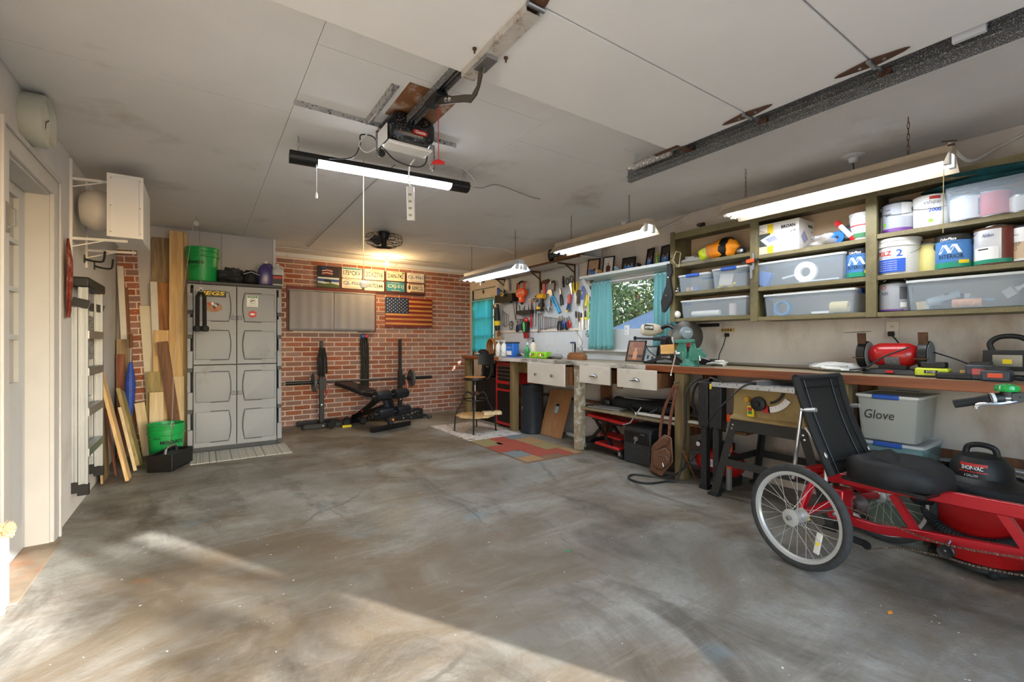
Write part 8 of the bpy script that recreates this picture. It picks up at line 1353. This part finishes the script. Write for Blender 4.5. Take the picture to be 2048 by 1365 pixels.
# totes under the bench
m_ct=clearmat('cloudy_clear',(206,206,200),.45); t1=tote('green lidded bin at the base of the stacked bins',1.13,.82,3.44,3.84,.0,.3,latch='',grp='stacked bins under the bench',body=MT('grey_green_plastic_bin',(96,110,98),.5),lidm=MT('grey_green_plastic_bin',(96,110,98),.5))
t2=tote('clear bin with blue latches and a printed label, middle of the stack',1.17,.84,3.44,3.84,.312,.25,latch='front',grp='stacked bins under the bench',body=clearmat('teal_tinted_clear',(150,186,186),.5)); q=V((3.445,1.03,.42)); B().bb(q+V((-.004,-.07,-.04)),q+V((0,.08,.06))).ob('label',m_wht,t2); B().bb(q+V((-.006,-.05,.005)),q+V((-.004,.05,.045))).ob('label_print',MT('pinkish_print',(180,150,160),.4,var=.4,vs=40),t2); text('8.35',.016,q+V((-.005,-.04,-.025)),MY,ZA,m_blk,t2)
t3=tote('cloudy clear bin marked Glove in black, top of the stack',1.17,.86,3.44,3.84,.575,.275,latch='front',grp='stacked bins under the bench',body=m_ct,lidm=MT('cloudy_lid',(220,218,210),.4,alpha=.9)); text('Glove',.055,V((3.446,1.05,.735)),MY,ZA,m_blk,t3,width=.15,shear=.15)
for k,(y,z,cx_) in enumerate(((1.06,.6,(170,120,80)),(.95,.6,(150,150,150)),(1.0,.66,(196,170,140)))): lump('work_glove',('brown work glove inside the bin marked Glove','grey work glove inside the bin marked Glove','tan work glove on top inside the bin marked Glove')[k],'glove',(3.63,y,z+.03),(.09,.06,.03),MT('glove_tint%d'%k,cx_,.9),k+3,amp=.2)
c=V((3.62,1.0,.36)); tag(B().tube(spl([c+V((.1*math.sin(1.9*k),.09*math.cos(2.3*k),-.02+.05*abs(math.sin(k)))) for k in range(16)],4),.006,5).ob('teal_rope',MT('teal_rope',(60,140,140),.7)),'tangled teal and white rope inside the middle bin','rope')
B().bb((XR-.035,.2,.45),(XR,1.2,.5)).ob('trim_8',wdk,kind='structure'); tag(B().cyl((XR-.07,.72,.44),(XR-.07,.2,.43),.02).ob('grey_pipe',m_alu),'grey conduit pipe along the wall behind the shop vacuum','pipe')
# ================================================================ shop vacuum
c=V((3.42,.6,0)); t=T('shop_vacuum','red drum shop vacuum with black lid and hose behind the tricycle','vacuum',c)
B().lathe([(.165,.03),(.18,.05),(.195,.38),(.2,.39),(.2,.41),(.19,.41)],c,n=36).ob('drum',m_red,t); B().lathe([(.205,.4),(.21,.42),(.2,.44),(.15,.45),(.125,.475),(.12,.53),(.09,.575),(.04,.59),(0,.59)],c,n=32).ob('lid',m_blackp,t)
B().tube(spl([c+V((.0,.06,.57)),c+V((0,.05,.62)),c+V((0,0,.635)),c+V((0,-.05,.62)),c+V((0,-.06,.57))],5),.014,8).ob('handle',m_blackp,t)
d=facing(c); lb=B(); a=math.degrees(math.atan2(d.y,d.x)); B().lathe([(.1225,.505),(.113,.55)],c,(0,0,1),14,a-42,a+12).ob('label',m_rdp,t); cantext(t,'SHOP-VAC',.022,c,.119,.528,-.28,m_wht,.08,bold=.03,lift=.006); cantext(t,'6 GALLON',.014,c,.124,.49,-.3,m_wht,.05,lift=.006)
def hose(pts,r,name): 
    P=spl(pts,10); rr=[r*(1.0 if i%2 else .86) for i in range(len(P))]; return B().tube(P,rr,10).ob(name,m_rubber,t)
hose([c+V((.235*math.cos(q*D2R),.235*math.sin(q*D2R),.44+.03*math.sin(q*D2R*1.0))) for q in range(-60,301,30)],.026,'hose'); hose([c+V((.22*math.cos(q*D2R),.22*math.sin(q*D2R),.3-.12*math.sin((q-90)/180*math.pi))) for q in range(90,300,20)],.026,'hose'); B().lathe([(.03,0),(.04,.01),(.04,.08),(.03,.09)],c+V((-.16,.16,.34)),(-.7,.7,0),14).ob('inlet',m_blackp,t)
B().bb(c+d*.2+V((-.03,-.03,.34)),c+d*.215+V((.03,.03,.42))).ob('clasp',m_black,t,bev=.004)
B().lathe([(.17,.02),(.2,.025),(.2,.05),(.17,.06)],c,n=30).ob('dolly',m_blackp,t)
for k in range(4):
    q=k*1.57+.4; B().ell(c+V((.19*math.cos(q),.19*math.sin(q),.024)),.024).ob('caster',m_rubber,t)
# ================================================================ recumbent tricycle
O=V((2.965,1.07,0)); RZ=math.atan2(-.17,.985); t=T('recumbent_tricycle','red recumbent tricycle with black mesh seat back facing the open door','tricycle',O,RZ); TM=Mx.Translation(O)@Mx.Rotation(RZ,4,'Z')
def tb(): return B(TM)
m_tr=MT('metallic_red',(178,24,36),.28,.35,coat=.4); m_tyre=MT('tyre',(46,46,46),.85,var=.25,vs=30,bump=.3,bs=80); m_rim=MT('brushed_rim',(206,206,204),.35,.6)
def wheel(x,y,r,n=28):
    c=V((x,y,r)); w=B(TM); k=16; R=r-.021
    w.lathe([(R+.021*math.cos(a),.021*math.sin(a)) for a in [2*math.pi*i/k for i in range(k+1)]],c,(1,0,0),56); ty=w.ob('tyre',m_tyre,t,ang=50)
    tb().lathe([(R-.012,-.012),(R-.008,-.015),(R-.032,-.012),(R-.038,0),(R-.032,.012),(R-.008,.015),(R-.012,.012),(R-.012,-.012)],c,(1,0,0),56).ob('rim',m_rim,t,ang=50)
    tb().lathe([(0,-.045),(.018,-.045),(.02,-.035),(.036,-.03),(.036,-.02),(.018,-.015),(.018,.03),(.036,.035),(.036,.042),(.012,.05),(0,.05)],c,(1,0,0),20).ob('hub',m_rim,t)
    b=tb()
    for i in range(n):
        a=2*math.pi*i/n; s=-1 if i%2 else 1; a2=a+(.75 if (i//2)%2 else -.75); b.cyl(c+V((s*.03,.034*math.cos(a2),.034*math.sin(a2))),c+V((0,(R-.034)*math.cos(a),(R-.034)*math.sin(a))),.0014,n=4)
    b.ob('spokes',m_rim,t,kind='stuff'); return c
wr=.267; cn=wheel(-.39,0,wr); cf=wheel(.39,0,wr)
tb().lathe([(.012,0),(.042,0),(.044,.003),(.012,.006)],cn+V((-.05,0,0)),(-1,0,0),22).ob('brake_disc',m_rim,t); tb().lathe([(0,0),(.012,0),(.012,.012),(0,.014)],cn+V((-.06,0,0)),(-1,0,0),6).ob('axle_nut',m_steel,t)
tb().bar(cn+V((-.004,-.12,-.045)),cn+V((-.004,-.1,-.155)),.03,.01,YA).ob('reflector',MT('clear_reflector',(206,200,190),.2),t,bev=.004); tb().box(cn+V((-.012,-.112,-.1)),(.004,.014,.014)).ob('reflector_amber',m_yel,t)
# frame
tb().cyl((-.35,0,.265),(.35,0,.265),.014).ob('axle',m_steel,t); tb().tube(spl([V((-.33,.02,.27)),V((-.22,.06,.33)),V((-.1,.08,.40)),V((.1,.08,.40)),V((.22,.06,.33)),V((.33,.02,.27))],5),.02,10).ob('rear_arch',m_tr,t); tb().cyl((-.33,0,.275),(-.06,-.0,.30),.019).ob('stay',m_tr,t); tb().cyl((.33,0,.275),(.06,0,.30),.019).ob('stay',m_tr,t); tb().bar((-.31,0,.262),(-.34,0,.262),.05,.03,ZA).ob('yellow_tag',m_yel,t)
def beam(pts,w,h,nm,mt=m_tr):
    P=[V(p) for p in pts]; lp=[]
    for p in P: lp.append([p+V((sx*w/2,0,sz*h/2)) for sx,sz in((-1,-1),(1,-1),(1,1),(-1,1))])
    return tb().loft(lp).ob(nm,mt,t,bev=.006)
beam(spl([(0,.1,.22),(0,-.05,.2),(0,-.2,.205),(0,-.334,.235),(0,-.7,.29),(0,-1.12,.36)],4),.035,.05,'lower_beam'); beam([(0,.12,.41),(0,-.2,.43),(0,-.4,.45),(0,-.71,.468),(0,-1.12,.5)],.04,.06,'upper_beam')
tb().bar((0,-.24,.40),(0,-.34,.245),.03,.028,YA).ob('strut',m_tr,t); tb().bar((0,-.64,.45),(0,-.73,.3),.034,.03,YA).ob('strut',m_tr,t); tb().bb((-.05,-.03,.19),(.05,.05,.36)).ob('differential_case',m_tr,t,bev=.006); tb().bar((-.12,.13,.43),(.12,.13,.43),.05,.06).ob('seat_crossbar',m_tr,t,bev=.004)
for z in(.33,.22): tb().lathe([(0,.008),(.012,.006),(.013,0)],(-.05,.01,z),(-1,0,0),10).ob('bolt',m_chrome,t)
# drivetrain
for k in range(8): tb().lathe([(.018,0),(.026+.0045*k,0),(.026+.0045*k,.0024),(.018,.0024)],(.07+.0052*k,-.02,.265),(1,0,0),26).ob('sprocket',m_steel,t)
tb().lathe([(0,-.008),(.03,-.008),(.032,0),(.03,.008),(0,.008)],(-.08,-.05,.13),(1,0,0),18).ob('derailleur_wheel',m_chrome,t); tb().bar((-.08,-.05,.13),(-.06,-.15,.12),.03,.02,ZA).bar((-.06,-.0,.18),(-.08,-.05,.13),.03,.025,ZA).ob('derailleur',m_black,t); tb().lathe([(0,-.006),(.02,-.006),(.02,.006),(0,.006)],(-.075,-.16,.12),(1,0,0),14).ob('jockey_wheel',m_black,t)
tb().lathe([(.006,-.012),(.02,-.012),(.029,-.014),(.029,-.008),(.024,-.004),(.024,.004),(.029,.008),(.029,.014),(.006,.012)],(-.05,-.473,.215),(1,0,0),22).ob('idler_pulley',m_black,t); tb().cyl((-.065,-.473,.215),(0,-.473,.27),.006).ob('idler_bolt',m_steel,t)
ch=MT('oily_chain',(96,78,62),.5,.6,speck=(170,160,150),sk=.45,ss=200)
def chn(pts): 
    P=spl(pts,14); b=tb(); 
    L=0
    for p,q in zip(P[:-1],P[1:]):
        n=max(1,int((q-p).length/.0127))
        for k in range(n):
            a=p.lerp(q,k/n); e=p.lerp(q,(k+.72)/n); b.bar(a,e,.008,.005,ZA)
    return b.ob('chain',ch,t,kind='stuff')
chn([(-.055,-.0,.29),(-.05,-.25,.262),(-.05,-.473,.247),(-.05,-.8,.31),(-.05,-1.12,.4)]); chn([(-.075,-.16,.1),(-.06,-.3,.16),(-.05,-.46,.186),(-.05,-.62,.2),(-.05,-1.12,.3)])
# seat
m_mesh=MT('black_seat_mesh',(24,23,21),.85,var=.15,vs=60,bump=.4,bs=220)
lp=[]; rr=random.Random(2)
for z,k,yo in((.47,.86,0),(.478,.98,0),(.51,1.0,0),(.54,.97,0),(.558,.86,0),(.552,.55,0),(.548,.2,0)):
    lp.append([V((.2*k*math.copysign(abs(math.cos(a))**.6,math.cos(a))*(1-.14*(math.sin(a)<-.3)),-.27+.195*k*math.copysign(abs(math.sin(a))**.65,math.sin(a)),z+(.03*abs(math.cos(a))**2*(k>.5)*(z>.5))+(.022 if (z>.5 and math.sin(a)>.4) else 0))) for a in [2*math.pi*i/32 for i in range(32)]])
tb().loft(lp).ob('seat_cushion',MT('black_seat_fabric',(17,17,19),.7,bump=.15,bs=200),t,ang=70); tb().bb((-.15,-.44,.455),(.15,-.08,.472)).ob('seat_pan',m_black,t)
def back(a,f):   # a -1..1 across, f 0..1 up
    bow=.02*(1-a*a); wv=.2*(1-.05*math.sin(math.pi*f)); return V((a*wv,-.06+.19*f+bow+.035*math.sin(math.pi*f*.9)*.6,.47+.51*f-.008*(1-a*a)*(f>.98)))
vs_=[]; nx,ny=12,18
for j in range(ny+1):
    for i in range(nx+1): vs_.append(back(-1+2*i/nx,j/ny))
o=tb().add(vs_,[(j*(nx+1)+i,j*(nx+1)+i+1,(j+1)*(nx+1)+i+1,(j+1)*(nx+1)+i) for j in range(ny) for i in range(nx)]).ob('seat_back',m_mesh,t,ang=80); o.modifiers.new('t','SOLIDIFY').thickness=.008
for s in(-1,1): 
    P=[back(s,k/10) for k in range(11)]; tb().tube(P,[.02]*11,8).ob('side_sleeve',m_rubber,t); tb().tube([back(s*.98,0)+V((0,.03,-.05)),back(s*.98,.0)+V((0,.03,.1)),back(s*.98,.45)+V((0,.04,0))],.009).ob('frame_tube',m_alu,t)
tb().tube([back(-1+.2*k,1.0) for k in range(11)],.018,8).ob('top_sleeve',m_rubber,t)
for a in(-.62,.62): tb().tube([back(a,k/10)+V((0,-.006,0)) for k in range(11)],.004,5).ob('seam',m_black,t)
for f0 in(.12,.88): tb().tube([back(-1+.2*k,f0)+V((0,-.006,0)) for k in range(11)],.004,5).ob('seam',m_black,t)
for s in(-1,1):
    tb().tube([(s*.2,.15,.40),(s*.2,.10,.8)],.011,10).ob('support_rod',m_chrome,t); tb().tube([(s*.2,.1,.8),(s*.2,.02,.81)],.012,8).ob('rod_bracket',m_alu,t); tb().lathe([(0,.004),(.006,.003),(.007,0)],(s*.2,.11,.7),(-1,0,0),8).ob('pin',m_steel,t)
    tb().bar((s*.2,.15,.4),(s*.08,.12,.40),.03,.02).ob('rod_foot',m_black,t)
# steering
g0,g1,g2=V((-.30,-.6,.925)),V((-.275,-.70,.955)),V((-.2,-.80,.975)); 
tb().tube([g0,g0.lerp(g1,.08),g0.lerp(g1,.6),g1],[.0165,.017,.0165,.019],14).ob('grip',m_rubber,t); tb().tube([g1,g1+(g2-g1)*.3],.022,14).ob('shifter',m_blackp,t); tb().lathe([(.019,0),(.024,.003),(.024,.012),(.019,.015)],g1,tuple((g2-g1).normalized()),16).ob('grip_ring',m_clid,t)
tb().tube(spl([g1,g2,V((-.05,-.9,.97)),V((.05,-.9,.97)),V((.2,-.8,.975)),V((.275,-.70,.955)),V((.30,-.6,.925))],6),.011,10).ob('handlebar',m_alu,t); tb().tube([(.275,-.7,.955),(.30,-.6,.925)],[.019,.017],12).ob('grip',m_rubber,t)
bl=g1.lerp(g2,.38)+V((-.0,0,.026)); tb().lathe([(.0,0),(.034,.0),(.038,.008),(.034,.022),(.015,.03),(0,.03)],bl,n=22).ob('bell',MT('glossy_green',(20,150,60),.2,coat=.6),t); tb().cyl(bl-V((0,0,.022)),bl,.02).ob('bell_base',m_black,t)
tb().tube(spl([g1.lerp(g2,.8)+V((0,0,-.015)),g1.lerp(g2,.35)+V((-.03,.0,-.02)),g1+V((-.035,.02,-.022)),g0.lerp(g1,.72)+V((-.03,0,-.03))],5),.007,8).ob('brake_lever',m_chrome,t); tb().bar(g1.lerp(g2,.45),g1.lerp(g2,.75),.035,.035).ob('lever_clamp',m_black,t); tb().tube(spl([g1.lerp(g2,.7)+V((-.02,0,0)),V((-.1,-.86,.95)),V((-.04,-1.0,.8)),V((0,-1.05,.5))],5),.004,6).ob('cable',m_bc,t)
tb().tube([(0,-.9,.97),(0,-1.02,.7),(0,-1.1,.36)],.016,10).ob('stem',m_tr,t)
wheel(0,-1.3,.2,20); 
for s in(-1,1): tb().tube([(s*.03,-1.1,.42),(s*.045,-1.25,.4),(s*.045,-1.3,.2)],.011,8).ob('fork',m_tr,t)
tb().lathe([(.02,0),(.075,0),(.078,.004),(.02,.004)],(-.055,-1.13,.37),(1,0,0),30).ob('chainring',m_steel,t)
for s in(-1,1): tb().bar((s*.07,-1.13,.37),(s*.075,-1.13+s*.11,.33),.022,.012,ZA).ob('crank',m_alu,t); tb().box((s*.12,-1.13+s*.11,.33),(.08,.07,.02)).ob('pedal',m_blackp,t)
# ================================================================ stool and rugs
c=V((2.99,5.27,0)); t=T('shop_stool','black industrial swivel stool with wooden seat and low back on the pale rug','stool',c); zz=.716
B().lathe([(0,-.0),(.145,0),(.15,.006),(.15,.03),(.14,.034)],c+ZA*(zz-.036),n=28).ob('seat_pan',m_black,t); B().lathe([(0,.0),(.14,.0),(.14,.008),(0,.009)],c+ZA*(zz-.002),n=28).ob('seat',WOOD('honey_wood',(196,130,60),(150,92,38),'x',6,.4,False),t); B().cyl(c+ZA*.42,c+ZA*(zz-.036),.014).ob('screw_post',m_steel,t); B().lathe([(0,0),(.03,0),(.03,.05),(.06,.06),(0,.06)],c+ZA*(zz-.1),n=16).ob('seat_hub',m_black,t)
fa=[math.atan2(5.03-5.27,2.83-2.99)+k*math.pi/2 for k in range(4)]
for a in fa:
    u=V((math.cos(a),math.sin(a),0)); B().tube(spl([c+u*.05+ZA*.5,c+u*.11+ZA*.52,c+u*.15+ZA*.46,c+u*.17+ZA*.4,c+u*.25+ZA*.24,c+u*.265+ZA*.14,c+u*.275],4),.011,8).ob('leg',m_black,t); B().lathe([(0,0),(.018,0),(.016,.012),(0,.014)],c+u*.275,n=10).ob('foot',m_rubber,t)
B().tube([c+V((.16*math.cos(a),.16*math.sin(a),.42)) for a in [i*.3927 for i in range(16)]],.008,6,True).ob('ring',m_black,t); B().lathe([(0,0),(.055,0),(.06,.02),(.04,.05),(0,.055)],c+ZA*.48,n=16).ob('collar',m_rust,t)
B().prism([(.26*math.cos(fa[0]+i*math.pi/4+.39*0),.26*math.sin(fa[0]+i*math.pi/4)) for i in range(8)],c+ZA*.205,XA,YA,.016).ob('footrest_board',wp,t)
bp=c+RT*.15+FW*.12; w_=(RT*.95-FW*.3).normalized(); n_=w_.cross(ZA)
for q in(-1,1): B().tube(spl([c+RT*.06+w_*q*.05+ZA*(zz-.03),bp*.7+c*.3+w_*q*.06+ZA*(zz-.03),bp+w_*q*.06+ZA*(zz+.06),bp+w_*q*.06+ZA*.98],5),.009,8).ob('back_rod',m_black,t)
B().loft([[bp+w_*(.038*k)+n_*(.004*k*k*.6+dd)+ZA*z for z,dd in((.875,.012),(.875,.02),(1.02,.02),(1.02,.012))] for k in range(-3,4)]).ob('back_rest',m_black,t)
tag(B().box(c+V((.19,-.12,.243)),(.24,.13,.04),rotm(0,0,-20)).ob('wood_block',wpale,bev=.003),'thick pale wooden block lying on the footrest of the stool','block')
def rugmat(name,cols,sc,seed):
    m=bpy.data.materials.new(name); m.use_nodes=True; N=m.node_tree.nodes; L=m.node_tree.links; tc=N.new('ShaderNodeTexCoord'); n1=N.new('ShaderNodeTexNoise'); n1.inputs['Scale'].default_value=sc; n1.inputs['Detail'].default_value=7; n1.inputs['Roughness'].default_value=.75; n1.inputs['Distortion'].default_value=1.5; L.new(tc.outputs['Object'],n1.inputs['Vector']); r=N.new('ShaderNodeValToRGB'); e=r.color_ramp.elements; e[0].position=.3; e[0].color=(*lin(cols[0]),1); e[1].position=.7; e[1].color=(*lin(cols[-1]),1)
    for k,cc in enumerate(cols[1:-1]): q=e.new(.3+.4*(k+1)/(len(cols)-1)); q.color=(*lin(cc),1)
    L.new(n1.outputs[0],r.inputs[0]); L.new(r.outputs[0],N['Principled BSDF'].inputs['Base Color']); N['Principled BSDF'].inputs['Roughness'].default_value=1; return m
o=B().bb((2.63,4.76,.0),(3.37,5.9,.008)).ob('pale_rug',rugmat('distressed_rug',((70,76,86),(120,116,116),(196,190,182),(206,200,192),(140,110,96),(90,100,116)),6,1)); tag(o,'pale distressed patterned rug under the shop stool','rug')
t=T('patchwork_rug','patchwork rug of red, olive, blue and tan blocks on the floor by the drawers','rug',(3.0,4.16,0)); B().bb((2.61,3.58,.0),(3.36,4.74,.008)).ob('backing',MT('tan_weave',(126,92,72),1,var=.2,vs=60),t)
cols={'r':(150,70,54),'o':(136,124,84),'b':(112,122,124),'t':(152,122,84),'n':(122,94,74)}
grid=[(2.62,2.86,4.38,4.73,'o'),(2.86,3.08,4.5,4.73,'r'),(3.08,3.35,4.55,4.73,'b'),(2.62,2.8,4.06,4.37,'r'),(2.81,3.1,4.02,4.49,'r'),(3.11,3.35,4.2,4.54,'t'),(2.62,2.84,3.8,4.05,'b'),(2.85,3.1,3.72,4.01,'r'),(3.11,3.35,3.9,4.19,'o'),(2.62,2.84,3.6,3.79,'t'),(2.85,3.1,3.6,3.71,'n'),(3.11,3.24,3.6,3.89,'r'),(3.25,3.35,3.6,3.89,'t')]
for x0,x1,y0,y1,k in grid: B().bb((x0,y0,.006),(x1,y1,.0095)).ob('woven_block',MT('weave_'+k,cols[k],1,var=.35,vs=90),t)
tag(B().prism([(-.02,0),(0,-.012),(.028,0),(0,.012)],wz(1136,1103,.002),XA,YA,.002).ob('leaf',m_grn),'small green leaf lying on the concrete floor','leaf'); tag(B().prism([(-.02,0),(0,-.009),(.02,0),(0,.009)],wz(1780,1226,.002),XA,YA,.002).ob('leaf',m_orp),'small orange leaf on the concrete near the tricycle','leaf')
